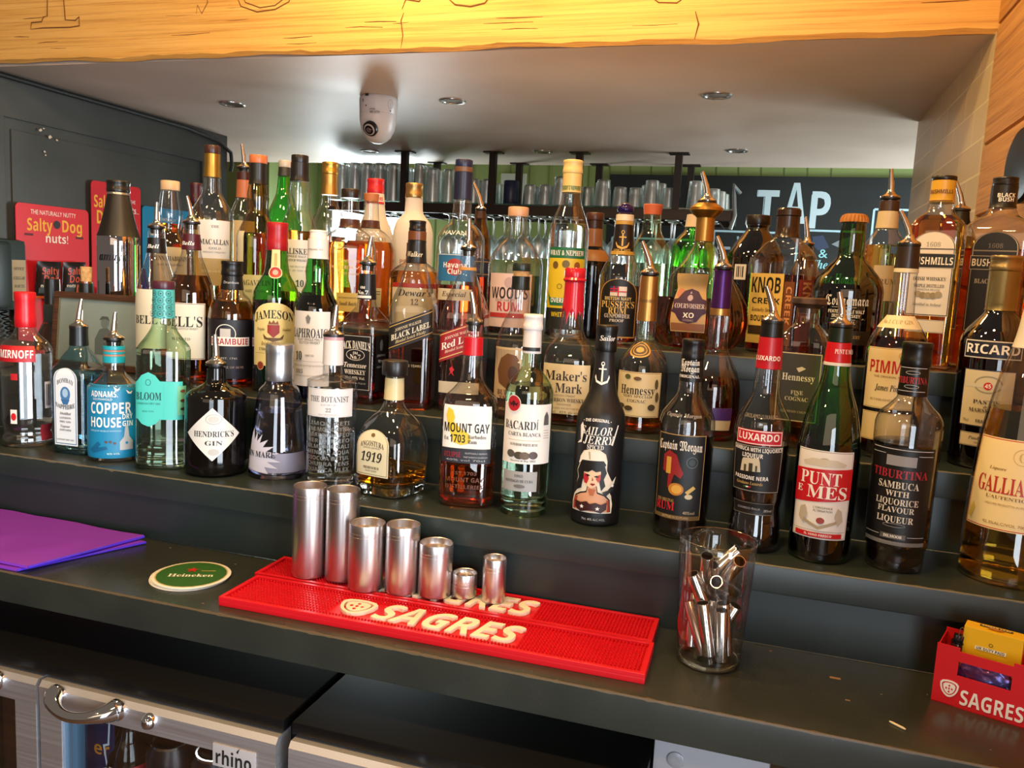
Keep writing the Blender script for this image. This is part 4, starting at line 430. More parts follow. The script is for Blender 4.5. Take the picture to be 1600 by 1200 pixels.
{"lab":"cognac bottle with gold neck, gold medal and cream label, second step","p":[-0.1777,1.262,0.2223],"a":-0.0347,"sh":[2,1],"pf":[[0.0,0.0375],[0.0899,0.039],[0.1097,0.0356],[0.1255,0.0247],[0.1393,0.0153],[0.1658,0.0143],[0.2348,0.0128]],"g":"clear","lq":[0.0168,"amber"],"tp":[["foil","#b98a4a",0.1688,0.2368,0.0148]],"po":[0.2387,0.0499,-0.015],"L":[{"z":[0.1769,0.2289],"w":0.025,"u":0.0,"c":None,"s":"none","sl":0,"it":[["T","Hennessy",0.0,0.2006,0.0067,0.025,"#6a4a20","i",0.0]],"n":"lettering"},{"z":[0.1128,0.1387],"w":0.0288,"u":-0.0019,"c":None,"s":"none","sl":0,"it":[["C",0.0,0.1263,0.0154,0.0115,"#3a2a14"],["O",0.0,0.1263,0.0154,0.0115,0.0019,"#c9974a"],["O",0.0,0.1263,0.0106,0.0077,0.001,"#c9974a"],["C",0.0,0.1263,0.0058,0.0038,"#c9974a"]],"n":"medal"},{"z":[0.0254,0.0935],"w":0.075,"u":0.0,"c":"#dcc794","s":"rect","sl":0,"it":[["B",0.0012,0.0007,"#8a6a3a"],["T","Hennessy",0.0,0.0664,0.0135,0.0538,"#2a1c10","f",0.0],["T","VERY SPECIAL",0.0,0.0567,0.0038,0.0442,"#6a5230","f",0.0],["T","COGNAC",0.0,0.0498,0.0048,0.0288,"#6a5230","f",0.0],["C",-0.0154,0.0858,0.0048,0.0038,"#5a5a2a"],["C",0.0,0.0838,0.0058,0.0029,"#6a4a2a"],["C",-0.025,0.041,0.0067,0.0038,"#4a3c22"],["C",-0.0115,0.0381,0.0067,0.0038,"#4a3c22"],["C",0.0231,0.041,0.0058,0.0048,"#4a3c22"],["C",0.0288,0.0761,0.0029,0.0077,"#5a4a2a"],["C",0.0308,0.0567,0.0029,0.0077,"#5a4a2a"]]}]},
{"lab":"bulbous cognac bottle with purple foil neck and gold band, second step","p":[-0.0698,1.262,0.2223],"a":0.125,"sh":[2,1],"pf":[[0.0,0.0318],[0.011,0.0367],[0.0522,0.04],[0.0766,0.0391],[0.096,0.0342],[0.1202,0.0217],[0.1394,0.015],[0.1853,0.014],[0.2486,0.0125]],"g":"clear","lq":[0.0892,"cognac"],"tp":[["foil","#4a2266",0.1948,0.2505,0.0154],["ring","#c79a5a",0.1843,0.1948,0.0154]],"po":[0.2524,0.0476,-0.0135],"L":[{"z":[0.017,0.0504],"w":0.03,"u":0.0131,"c":"#d8c49a","s":"rect","sl":0,"it":[["R",-0.015,0.0323,0.015,0.0504,"#4a2a72"]]}]},
{"lab":"square cognac bottle with wide wooden stopper and dark grey label, second step","p":[0.0536,1.262,0.2223],"a":-0.217,"sh":[6,0.8],"pf":[[0.0,0.0334],[0.1467,0.0347],[0.1579,0.033],[0.1727,0.0233],[0.181,0.0168],[0.2041,0.0154]],"g":"clear","lq":[0.0316,"amber"],"tp":[["mushroom","#4c3524",0.2013,0.2179,0.0243]],"L":[{"z":[0.0404,0.1387],"w":0.0582,"u":0.0,"c":"#3c3a36","s":"rect","sl":0,"it":[["B",0.0,0.0014,"#c9ba94"],["P",[[-0.0036,0.1168],[0.0036,0.1196],[0.0091,0.1168],[0.0036,0.1132],[0.0,0.1113]],"#cfc6b0"],["T","Hennessy",0.0,0.104,0.01,0.0437,"#e0d8c4","f",0.0],["T","FINE",0.0,0.082,0.0055,0.0164,"#cfc4a8","f",0.0],["T","DE",0.0,0.0783,0.0027,0.0055,"#cfc4a8","f",0.0],["T","COGNAC",0.0,0.0728,0.0055,0.0309,"#cfc4a8","f",0.0],["T","HENNESSY COGNAC",0.0,0.0543,0.0032,0.04,"#a89c80","f",0.0]]}]},
{"lab":"dark red aperitif bottle with cream sash label and long neck pourer, second step","p":[0.1761,1.262,0.2223],"a":-0.3132,"sh":[2,1],"pf":[[0.0,0.0394],[0.1486,0.0407],[0.1666,0.0371],[0.1882,0.0253],[0.2025,0.0167],[0.2646,0.0149],[0.2928,0.0136]],"g":"clear","lq":[0.1684,"dark_wine"],"tp":[["ring","#2a1d16",0.2646,0.2954,0.014],["ring","#d9cda8",0.2585,0.2646,0.0163]],"po":[0.2954,0.0479,-0.0156],"L":[{"z":[0.1822,0.1996],"w":0.0668,"u":0.0,"c":"#d9c9a0","s":"rect","sl":0,"it":[["T","No.1 CUP GIN",0.0,0.1909,0.0053,0.0422,"#a08a60","f",0.0]],"n":"sash"},{"z":[0.0709,0.1551],"w":0.0721,"u":0.0,"c":"#e0cb98","s":"rect","sl":0,"it":[["B",0.0009,0.0007,"#9a8050"],["T","PIMM'S",0.0,0.1287,0.0167,0.0563,"#b3241f","sb",0.0],["T","THE ORIGINAL No.1",0.0,0.1154,0.0031,0.0404,"#7a6238","s",0.0],["T","James Pimm",0.0018,0.1004,0.0088,0.0369,"#3a2c1a","i",0.0],["T","ESTABLISHED 1823",0.0,0.0834,0.003,0.044,"#8a7448","s",0.0],["C",0.0158,0.1454,0.0062,0.0053,"#c9a860"]]},{"z":[0.026,0.0656],"w":0.0703,"u":0.0,"c":"#d8c290","s":"rect","sl":0,"it":[["B",0.0009,0.0007,"#9a8050"]]}]},
{"lab":"dark brown aniseed bottle with silver screw cap and blue name band, second step far right","p":[0.2978,1.262,0.2223],"a":-0.3016,"sh":[2,1],"pf":[[0.0,0.043],[0.171,0.0443],[0.1841,0.0395],[0.2014,0.0272],[0.2118,0.0193],[0.2187,0.0176]],"g":"dark_brown","tp":[["cap","#a8946a",0.2668,0.2873,0.0198],["foil","#a39468",0.2136,0.2668,0.0206]],"L":[{"z":[0.1497,0.1743],"w":0.0749,"u":0.0,"c":"#171c30","s":"rect","sl":0,"it":[["B",0.0005,0.0014,"#d8d2c4"],["T","RICARD",0.0,0.1624,0.0119,0.0664,"#f3efe6","sb",0.0]]},{"z":[0.0585,0.1352],"w":0.0647,"u":0.0,"c":"#d3c6a4","s":"rect","sl":0,"it":[["B",0.0,0.0014,"#2a2c40"],["O",0.0,0.1155,0.017,0.0119,0.0021,"#9a947e"],["R",-0.0289,0.1112,0.0289,0.1164,"#cfc8b0"],["C",0.0,0.1138,0.0051,0.0051,"#c4161f"],["T","45",0.0,0.1138,0.0051,0.0068,"#f3efe6","sb",0.0],["T","PASTIS",0.0,0.0923,0.0051,0.0306,"#3a3830","f",0.0],["T","de",0.0,0.0862,0.0034,0.0051,"#3a3830","i",0.0],["T","MARSEILLE",0.0,0.0811,0.0047,0.0392,"#3a3830","f",0.0],["T","FRANCE",0.0,0.0663,0.0038,0.0187,"#3a3830","sb",0.0],["T","70cl",-0.0221,0.0663,0.0034,0.0077,"#555","s",0.0],["T","45%vol",0.0221,0.0663,0.0034,0.0094,"#555","s",0.0]]},{"z":[0.0315,0.0498],"w":0.0562,"u":0.0,"c":"#cfc0a0","s":"rect","sl":0,"it":[["B",0.0005,0.0007,"#555"],["T","Paul Ricard",0.0,0.0429,0.0043,0.0323,"#444","i",0.0],["T","CREATEUR",0.0,0.0367,0.0026,0.017,"#555","s",0.0]]}]},
{"lab":"clear malt bottle with gold capsule, brown stopper and grey-white label, top step left","p":[-1.0801,1.415,0.3423],"a":0.7916,"sh":[2,1],"pf":[[0.0,0.0406],[0.1799,0.0412],[0.1988,0.0399],[0.224,0.0277],[0.2428,0.018],[0.2927,0.0148]],"g":"clear","lq":[0.1875,"pale_gold"],"tp":[["disc","#3a2018",0.3162,0.3323,0.0155],["foil","#b08a3e",0.2703,0.3162,0.0164]],"L":[{"z":[0.1111,0.1857],"w":0.0656,"u":0.0,"c":"#d5d2cc","s":"rect","sl":0,"it":[["T","THE",0.0,0.1733,0.005,0.0151,"#444","f",0.0],["T","MACALLAN",0.0,0.1435,0.0101,0.058,"#2c2a28","f",0.0],["T","GOLD",0.0,0.1311,0.0044,0.0227,"#777","f",0.0],["T","HIGHLAND SINGLE MALT",0.0,0.1236,0.0032,0.0454,"#888","s",0.0]]},{"z":[0.0584,0.1111],"w":0.0656,"u":0.0,"c":"#a8935c","s":"rect","sl":0,"it":[["T","DISTILLED AND BOTTLED",0.0,0.086,0.0038,0.0505,"#d8c898","s",0.0]]}]},
{"lab":"cork-capped clear bottle with rounded neck and grey label, behind the black-banded whisky","p":[-1.3352,1.6,0.3423],"a":0.6954,"sh":[2,1],"pf":[[0.0,0.0445],[0.1135,0.0445],[0.1428,0.0371],[0.1749,0.023],[0.204,0.0267],[0.2373,0.023],[0.2734,0.0178]],"g":"clear","lq":[0.1866,"amber"],"tp":[["disc","#d3b28c",0.2619,0.2834,0.0208]],"L":[{"z":[0.0467,0.1334],"w":0.0815,"u":0.0,"c":"#b5a88c","s":"rect","sl":0,"it":[["T","BUNNAHABHAIN",0.0,0.1075,0.0102,0.0786,"#2c261c","f",0.0],["T","ISLAY SINGLE MALT",0.0,0.0931,0.0044,0.0582,"#444","s",0.0]]}]},
{"lab":"small maroon-capped brown bottle tucked behind the gold-capsuled malt","p":[-1.3438,1.7,0.3423],"a":0.6689,"sh":[2,1],"pf":[[0.0,0.0404],[0.1604,0.0388],[0.1941,0.0264],[0.2246,0.0148],[0.2702,0.0117]],"g":"brown","tp":[["cap","#3c1420",0.2429,0.2913,0.0132]],"L":[]},
{"lab":"amber bottle with orange neck band and tall pourer beside the malt bottles","p":[-1.1806,1.66,0.3423],"a":0.6182,"sh":[2,1],"pf":[[0.0,0.0321],[0.2105,0.0313],[0.2397,0.0216],[0.2542,0.0164],[0.3149,0.0149]],"g":"clear","lq":[0.1886,"amber"],"tp":[["ring","#b06a48",0.2542,0.2948,0.0164],["ring","#3a1614",0.2948,0.3121,0.0157]],"po":[0.3207,0.0559,-0.0057],"L":[{"z":[0.0636,0.2018],"w":0.0559,"u":0.0,"c":"#cdbd98","s":"rect","sl":0,"it":[]}]},
{"lab":"dark amber malt bottle with black capsule and orange-topped stopper","p":[-0.9739,1.415,0.3423],"a":0.4981,"sh":[2,1],"pf":[[0.0,0.0398],[0.1558,0.0398],[0.1806,0.0304],[0.2079,0.0196],[0.2325,0.0209],[0.2644,0.0164]],"g":"olive","lq":[0.1645,"whisky_dark"],"tp":[["disc","#c46a3c",0.2986,0.3144,0.0171],["foil","#191714",0.2583,0.2986,0.0171]],"L":[{"z":[0.0041,0.0835],"w":0.0694,"u":0.0,"c":"#cdc7a0","s":"rect","sl":0,"it":[["T","LAGAVULIN",0.0,0.0687,0.0099,0.0619,"#5a5a40","f",0.0],["T","AGED 16 YEARS",0.0,0.0526,0.005,0.0372,"#6a6a50","s",0.0]]},{"z":[0.0835,0.1668],"w":0.0173,"u":-0.0322,"c":"#cfc6a4","s":"rect","sl":0,"it":[]}]},
{"lab":"slender green bottle standing behind the two black-capped malts","p":[-1.0731,1.66,0.3423],"a":0.5739,"sh":[2,1],"pf":[[0.0,0.0408],[0.1992,0.0408],[0.2279,0.0335],[0.2708,0.0175],[0.3304,0.0124]],"g":"green","tp":[["foil","#2c2c28",0.3049,0.3247,0.0131],["disc","#b9b2a8",0.3247,0.3402,0.0124]],"L":[]},
{"lab":"clear malt bottle with black capsule and white island label, top step","p":[-0.8817,1.415,0.3423],"a":0.4525,"sh":[2,1],"pf":[[0.0,0.0367],[0.1712,0.0361],[0.192,0.0292],[0.2163,0.0218],[0.2465,0.0211],[0.273,0.0162]],"g":"clear","lq":[0.1712,"rum"],"tp":[["disc","#191613",0.2994,0.315,0.0162],["foil","#1a1718",0.2658,0.3006,0.0168]],"L":[{"z":[0.0563,0.1543],"w":0.0658,"u":0.0,"c":"#d5cfc2","s":"rect","sl":0,"it":[["T","TALISKER",0.0,0.1326,0.011,0.0561,"#15130f","f",0.0],["T","SINGLE MALT",0.0,0.123,0.0043,0.0366,"#555","f",0.0],["T","SCOTCH WHISKY",0.0,0.1157,0.0043,0.0414,"#555","f",0.0],["T","FROM THE ISLE OF SKYE",0.0,0.1037,0.003,0.0536,"#888","i",0.0],["T","MADE BY THE SEA",0.0,0.0964,0.003,0.0512,"#888","i",0.0],["T","10",0.0073,0.0721,0.0122,0.0146,"#15130f","f",0.0]]}]},
{"lab":"clear spirit bottle with long gold screw cap beside the green wall, top step","p":[-0.9027,1.565,0.3423],"a":0.5232,"sh":[2,1],"pf":[[0.0,0.0365],[0.1969,0.0352],[0.2169,0.0284],[0.2368,0.0189],[0.2764,0.0156]],"g":"clear","lq":[0.1702,"peach_liquor"],"tp":[["cap","#c69a48",0.2987,0.3236,0.0169],["foil","#bb9550",0.2566,0.2987,0.0162]],"L":[]},
{"lab":"wide flask bourbon bottle with dark stopper and cream square label, top step","p":[-0.7713,1.415,0.3423],"a":0.3944,"sh":[3,0.6],"pf":[[0.0,0.0437],[0.0686,0.0474],[0.1389,0.0498],[0.1605,0.0449],[0.1749,0.0304],[0.1832,0.0189],[0.1976,0.0177],[0.2392,0.0159]],"g":"clear","lq":[0.1533,"amber"],"tp":[["disc","#26180f",0.2368,0.2534,0.0177],["ring","#4a2a1e",0.1809,0.1976,0.0189]],"L":[{"z":[0.0244,0.0601],"w":0.0427,"u":0.0024,"c":"#c9ab54","s":"rect","sl":0,"it":[["T","BOURBON BARREL",0.0,0.0506,0.003,0.0332,"#6a5020","s",0.0],["T","Small Batch",0.0,0.0399,0.0071,0.0308,"#4a3810","i",0.0]]},{"z":[0.1343,0.1635],"w":0.0237,"u":-0.0166,"c":None,"s":"none","sl":0,"it":[["O",0.0,0.1495,0.0107,0.0107,0.0014,"#7a3e18"],["T","W",0.0,0.1495,0.0083,0.0095,"#7a3e18","i",0.0]],"n":"emblem"},{"z":[0.0696,0.1285],"w":0.0593,"u":0.0,"c":None,"s":"none","sl":0,"it":[["T","WOODFORD",0.0,0.1191,0.0047,0.0427,"#d9b080","s",0.0],["T","RESERVE",0.0,0.1073,0.0059,0.0617,"#d9b080","s",0.0],["T","KENTUCKY STRAIGHT",0.0,0.0956,0.0042,0.0475,"#d9b080","s",0.0]],"n":"lettering"}]},
{"lab":"flask bourbon bottle with orange cork, partly hidden by its dark-stoppered twin","p":[-0.7898,1.535,0.3423],"a":0.3705,"sh":[3,0.6],"pf":[[0.0,0.047],[0.1412,0.051],[0.1645,0.0444],[0.18,0.0314],[0.1903,0.0184],[0.2044,0.0171],[0.2441,0.0144]],"g":"clear","lq":[0.1619,"rum"],"tp":[["cork","#b06a3c",0.2415,0.2581,0.0158],["ring","#4a261c",0.189,0.2044,0.0184]],"L":[{"z":[0.0308,0.0692],"w":0.0205,"u":0.0179,"c":"#d9cfa4","s":"rect","sl":0,"it":[["R",-0.0077,0.0615,0.0077,0.0628,"#15130f"],["R",-0.0077,0.0564,0.0077,0.0577,"#15130f"]]}]},
{"lab":"frosted white schnapps bottle with red cap and red-striped white neck","p":[-0.8645,1.7,0.3423],"a":0.4704,"sh":[2,1],"pf":[[0.0,0.0428],[0.1772,0.042],[0.1972,0.037],[0.2298,0.0239],[0.2792,0.0181]],"g":"frosted","tp":[["cap","#bf2126",0.275,0.3073,0.0188],["foil","#dccfc4",0.2511,0.275,0.0196]],"L":[{"z":[0.2481,0.2715],"w":0.0369,"u":0.0,"c":None,"s":"none","sl":0,"it":[["T","ARCHERS",0.0,0.2633,0.0071,0.0341,"#c4161f","sb",0.0],["R",-0.0199,0.2522,0.0199,0.2564,"#c4161f"]],"n":"lettering"},{"z":[0.1505,0.1855],"w":0.071,"u":0.0,"c":None,"s":"none","sl":0,"it":[["T","ARCHERS",0.0,0.1729,0.0071,0.054,"#b09a80","s",0.0]],"n":"lettering"}]},
{"lab":"frosted peach liqueur bottle with gold screw cap, top step","p":[-0.7291,1.61,0.3423],"a":0.4252,"sh":[2,1],"pf":[[0.0,0.0419],[0.1818,0.0419],[0.2057,0.0365],[0.2321,0.0189],[0.265,0.0176]],"g":"frosted","tp":[["cap","#b99a62",0.2584,0.2886,0.0182]],"L":[{"z":[0.1147,0.1383],"w":0.0661,"u":0.0,"c":None,"s":"none","sl":0,"it":[["T","PEACH",0.0,0.1252,0.0093,0.0529,"#b56a38","s",0.0]],"n":"lettering"}]},
{"lab":"squat amber whisky bottle with cream red-topped label behind the slanted black label","p":[-0.6556,1.465,0.3423],"a":0.4208,"sh":[2,1],"pf":[[0.0,0.0494],[0.0873,0.0506],[0.102,0.0481],[0.1142,0.0358],[0.1264,0.0197],[0.1458,0.0173]],"g":"clear","lq":[0.1069,"amber"],"tp":[["foil","#2a1710",0.1337,0.1604,0.0173]],"L":[{"z":[0.0014,0.0841],"w":0.0959,"u":0.0,"c":"#d5c39c","s":"rect","sl":0,"it":[["R",-0.048,0.0758,0.048,0.0841,"#a52c20"],["T","Dewar's",0.0,0.0663,0.012,0.0648,"#2c2018","i",0.0],["T","12",0.0,0.0495,0.0108,0.0144,"#6a5030","i",0.0]]}]},
{"lab":"white rum bottle with navy capsule and blue label with red disc, top step","p":[-0.5379,1.395,0.3423],"a":0.1586,"sh":[2,1],"pf":[[0.0,0.0437],[0.1665,0.0425],[0.1857,0.0322],[0.2003,0.0178],[0.2418,0.0155]],"g":"clear","lq":[0.0855,"cognac"],"tp":[["disc","#1e2444",0.2919,0.3063,0.0155],["ring","#6a4a34",0.2842,0.293,0.0152],["foil","#1b1f38",0.2363,0.2842,0.0158]],"L":[{"z":[0.0927,0.1405],"w":0.0716,"u":0.0,"c":"#2a6c9a","s":"rect","sl":0,"it":[["C",0.0,0.1172,0.0157,0.0146,"#a82c28"],["T","Havana",0.0,0.1205,0.009,0.0425,"#f3efe6","sb",0.0],["T","Club",0.0,0.1094,0.009,0.0246,"#f3efe6","sb",0.0],["R",-0.0358,0.1377,0.0358,0.1394,"#b9c8cf"]]},{"z":[0.0591,0.0793],"w":0.0672,"u":0.0,"c":"#cdbd9c","s":"rect","sl":0,"it":[["T","Especial",0.0,0.0703,0.009,0.0448,"#4a3424","i",0.0]]},{"z":[0.1703,0.1923],"w":0.0672,"u":0.0,"c":None,"s":"none","sl":0,"it":[["T","HAVANA",0.0,0.1769,0.0078,0.0492,"#d8d4cc","s",0.0]],"n":"embossing"}]},
{"lab":"brown rum bottle with pourer and navy label band behind the navy-capsuled one","p":[-0.562,1.56,0.3423],"a":0.3458,"sh":[2,1],"pf":[[0.0,0.0294],[0.1792,0.0217],[0.2043,0.014],[0.228,0.0096]],"g":"brown","lq":[0.1059,"rum"],"tp":[["ring","#3a2216",0.2168,0.2318,0.0102]],"po":[0.233,0.0521,-0.0169],"L":[{"z":[0.1021,0.1383],"w":0.0553,"u":0.0,"c":"#1f2740","s":"rect","sl":0,"it":[["R",-0.0276,0.1318,0.0276,0.1333,"#b08a4a"],["R",-0.0276,0.1069,0.0276,0.1084,"#b08a4a"]]}]},
{"lab":"dark rum bottle with pale cork cap and pinkish label, top step","p":[-0.4388,1.415,0.3423],"a":0.0913,"sh":[2,1],"pf":[[0.0,0.0481],[0.1204,0.0487],[0.1374,0.0458],[0.16,0.0326],[0.1768,0.0183],[0.2194,0.0166]],"g":"clear","lq":[0.109,"black_liquor"],"tp":[["disc","#cf9f78",0.2115,0.2283,0.0183]],"L":[{"z":[0.0177,0.1111],"w":0.0822,"u":0.0,"c":"#d5b8ac","s":"rect","sl":0,"it":[["T","WOOD'S",0.0,0.0768,0.0189,0.0689,"#2a2020","sb",0.0],["T","OLD NAVY 100",0.0,0.0646,0.0044,0.0489,"#7a5a54","s",0.0],["T","RUM",0.0,0.0534,0.0156,0.04,"#b3242a","sb",0.0],["R",-0.0378,0.0345,0.0378,0.0423,"#b3342f"],["C",0.0,0.0956,0.0078,0.0089,"#b79a94"]]}]},
{"lab":"clear rum bottle with tall cream cap and green and yellow label, top step","p":[-0.3469,1.425,0.3423],"a":0.169,"sh":[2,1],"pf":[[0.0,0.035],[0.1895,0.035],[0.2083,0.0299],[0.2414,0.0181],[0.26,0.0158]],"g":"clear","lq":[0.2006,"water"],"tp":[["cap","#d9bf7c",0.2884,0.3112,0.0175],["foil","#d6bb76",0.2556,0.2884,0.0175]],"L":[{"z":[0.2523,0.2844],"w":0.0332,"u":0.0,"c":None,"s":"none","sl":0,"it":[["T","WRAY & NEPHEW",0.0,0.262,0.0055,0.0332,"#1f6a3c","sb",0.0],["R",-0.0177,0.2652,0.0177,0.2662,"#1f6a3c"]],"n":"lettering"},{"z":[0.1419,0.1605],"w":0.073,"u":0.0,"c":"#15643c","s":"rect","sl":0,"it":[["T","WRAY & NEPHEW",0.0,0.1512,0.0088,0.0663,"#f3efe6","f",0.0]]},{"z":[0.056,0.1419],"w":0.073,"u":0.0,"c":"#d2b524","s":"rect","sl":0,"it":[["C",-0.0188,0.1299,0.0055,0.0066,"#6a4a20"],["C",0.0,0.1321,0.0066,0.0066,"#6a5a20"],["C",0.0199,0.1299,0.0055,0.0066,"#8a4a1a"],["P",[[-0.0332,0.0848],[-0.0265,0.0738],[0.0265,0.0738],[0.0332,0.0848],[0.0265,0.0605],[-0.0265,0.0605]],"#15643c"],["T","OVERPROOF",0.0,0.0693,0.0077,0.0486,"#f3efe6","sb",0.0],["O",-0.0088,0.0936,0.0044,0.0044,0.0008,"#15130f"]]},{"z":[0.0193,0.056],"w":0.073,"u":0.0,"c":"#1a1c18","s":"rect","sl":0,"it":[["T","WHITE RUM",0.0,0.0449,0.0077,0.0442,"#d2b524","sb",0.0]]}]},
{"lab":"black bottle with copper shoulder, patterned neck and copper-brown cap","p":[-0.3254,1.535,0.3423],"a":0.2089,"sh":[2,1],"pf":[[0.0,0.0362],[0.1408,0.035],[0.1587,0.0265],[0.1706,0.0157],[0.2238,0.0145]],"g":"black_glass","tp":[["disc","#4a2a1c",0.2179,0.232,0.0169],["foil","#2c1810",0.2026,0.2179,0.0157],["foil","#8a5a34",0.1694,0.2026,0.0163]],"L":[{"z":[0.1424,0.1633],"w":0.0708,"u":0.0,"c":"#9a6632","s":"rect","sl":0,"it":[],"n":"shoulder_band"}]},
{"lab":"navy rum bottle with purple ball stopper and black arched label with small flag, top step","p":[-0.2485,1.415,0.3423],"a":0.104,"sh":[2,1],"pf":[[0.0,0.0364],[0.1139,0.0369],[0.1346,0.0298],[0.1564,0.0187],[0.2136,0.0143]],"g":"clear","lq":[0.1008,"whisky_dark"],"tp":[["ball","#241650",0.2179,0.2404,0.0143],["ring","#d9cbb0",0.2093,0.22,0.0149],["ring","#b08a3c",0.2028,0.2093,0.016],["foil","#1c1310",0.1585,0.2028,0.0182],["ring","#b08a3c",0.152,0.1585,0.0193]],"L":[{"z":[0.1573,0.2005],"w":0.0356,"u":0.0,"c":None,"s":"none","sl":0,"it":[["R",-0.0011,0.1668,0.0011,0.1879,"#c9a04a"],["O",0.0,0.19,0.0027,0.0032,0.0011,"#c9a04a"],["R",-0.0054,0.1805,0.0054,0.1826,"#c9a04a"],["P",[[-0.0097,0.1742],[-0.0065,0.1678],[0.0,0.1647],[0.0065,0.1678],[0.0097,0.1742],[0.0097,0.17],[0.0065,0.1636],[0.0,0.1615],[-0.0065,0.1636],[-0.0097,0.17]],"#c9a04a"],["T","SINCE 1655",0.0,0.1594,0.0043,0.0237,"#c9a04a","f",0.0]],"n":"emblem"},{"z":[0.0123,0.1115],"w":0.0711,"u":0.0,"c":"#12100e","s":"arch","sl":0,"it":[["B",0.0,0.0024,"#b5893e"],["R",-0.014,0.0826,0.014,0.0987,"#d8cfc4"],["R",-0.014,0.0906,-0.0011,0.0987,"#2a3568"],["R",-0.0086,0.0906,-0.0065,0.0987,"#c4161f"],["R",-0.014,0.0937,-0.0011,0.0954,"#c4161f"],["R",-0.0013,0.0826,0.0009,0.0987,"#c4161f"],["R",-0.014,0.0894,0.014,0.0911,"#c4161f"],["T","BRITISH NAVY",0.0,0.0783,0.0054,0.0453,"#d5bd84","sb",0.0],["T","PUSSER'S",0.0,0.0686,0.0108,0.0582,"#d9b35c","f",0.0],["T","RUM",0.0,0.0578,0.0097,0.0302,"#d9b35c","f",0.0],["T","GUNPOWDER",0.0,0.0492,0.0065,0.0431,"#d8cfc4","f",0.0],["T","PROOF",0.0,0.0416,0.0048,0.0237,"#d8cfc4","f",0.0]]}]},
{"lab":"pale green bottle with orange cork beside the purple-stoppered rum","p":[-0.2191,1.535,0.3423],"a":0.1418,"sh":[2,1],"pf":[[0.0,0.0383],[0.1595,0.0377],[0.1828,0.0283],[0.2036,0.0177],[0.2406,0.0153]],"g":"pale_green","lq":[0.1431,"water"],"tp":[["cork","#bb5c38",0.2314,0.2498,0.0177]],"L":[]},
{"lab":"ribbed fan-shaped cognac decanter with gold stopper and purple plaque, top step","p":[-0.1122,1.395,0.3423],"a":0.0279,"sh":[2,0.45],"pf":[[0.0,0.055],[0.0241,0.073],[0.0486,0.0788],[0.0719,0.0756],[0.114,0.0539],[0.1558,0.0264],[0.1786,0.0148],[0.2261,0.0137]],"g":"clear","rib":26,"lq":[0.0867,"cognac"],"tp":[["plate","#b5853c",0.222,0.2404,0.0269],["foil","#b98b46",0.1786,0.222,0.0158]],"po":[0.2404,0.0499,-0.0112],"L":[{"z":[0.0311,0.1253],"w":0.0582,"u":-0.014,"c":"#c2a068","s":"rect","sl":0,"it":[["C",-0.0201,0.0935,0.008,0.008,"#c07a58"],["R",-0.0281,0.0331,0.0281,0.0452,"#8a5a3a"]]},{"z":[0.0452,0.1014],"w":0.0602,"u":-0.014,"c":"#3a1a3a","s":"poly","sl":0,"it":[["T","COURVOISIER",0.0,0.0734,0.0075,0.0522,"#d8c8cc","f",0.0],["T","XO",0.0,0.0583,0.008,0.0181,"#f3efe6","sb",0.0],["T","COGNAC",0.0,0.0503,0.0035,0.0181,"#c0a8b0","s",0.0],["C",0.0,0.0865,0.005,0.005,"#b8a0a8"],["P",[[-0.002,0.0935],[0.0,0.0975],[0.002,0.0935]],"#b8a0a8"]],"pt":[[-0.0301,0.0835],[-0.0221,0.0855],[-0.014,0.0975],[0.0,0.1014],[0.014,0.0975],[0.0221,0.0855],[0.0301,0.0835],[0.0281,0.0714],[0.0301,0.0634],[0.0221,0.0594],[0.014,0.0483],[0.0,0.0452],[-0.014,0.0483],[-0.0221,0.0594],[-0.0301,0.0634],[-0.0281,0.0714]]}]},
{"lab":"bright green rounded bottle behind the fan-shaped decanter","p":[-0.1514,1.635,0.3423],"a":0.0923,"sh":[2,1],"pf":[[0.0,0.0459],[0.1812,0.0409],[0.1983,0.031],[0.2129,0.0186],[0.2396,0.0149]],"g":"bright_green","tp":[["foil","#cdb9a0",0.2178,0.242,0.0136]],"L":[]},
{"lab":"dark brown apothecary bottle with stubby black neck beside the wax-topped bourbon","p":[-0.034,1.605,0.3423],"a":0.0212,"sh":[2,1],"pf":[[0.0,0.0511],[0.1619,0.0511],[0.1854,0.0416],[0.2076,0.0249],[0.2169,0.019],[0.2239,0.0214],[0.2344,0.0178]],"g":"dark_brown","tp":[["disc","#1a110c",0.2239,0.2414,0.0226]],"L":[{"z":[0.1223,0.1499],"w":0.0231,"u":-0.0254,"c":"#cfc6b8","s":"rect","sl":0,"it":[["R",-0.0069,0.1269,-0.0052,0.1464,"#15130f"],["R",-0.0035,0.1269,-0.0012,0.1464,"#15130f"],["R",0.0012,0.1269,0.0023,0.1464,"#15130f"],["R",0.0046,0.1269,0.0069,0.1464,"#15130f"]]}]},
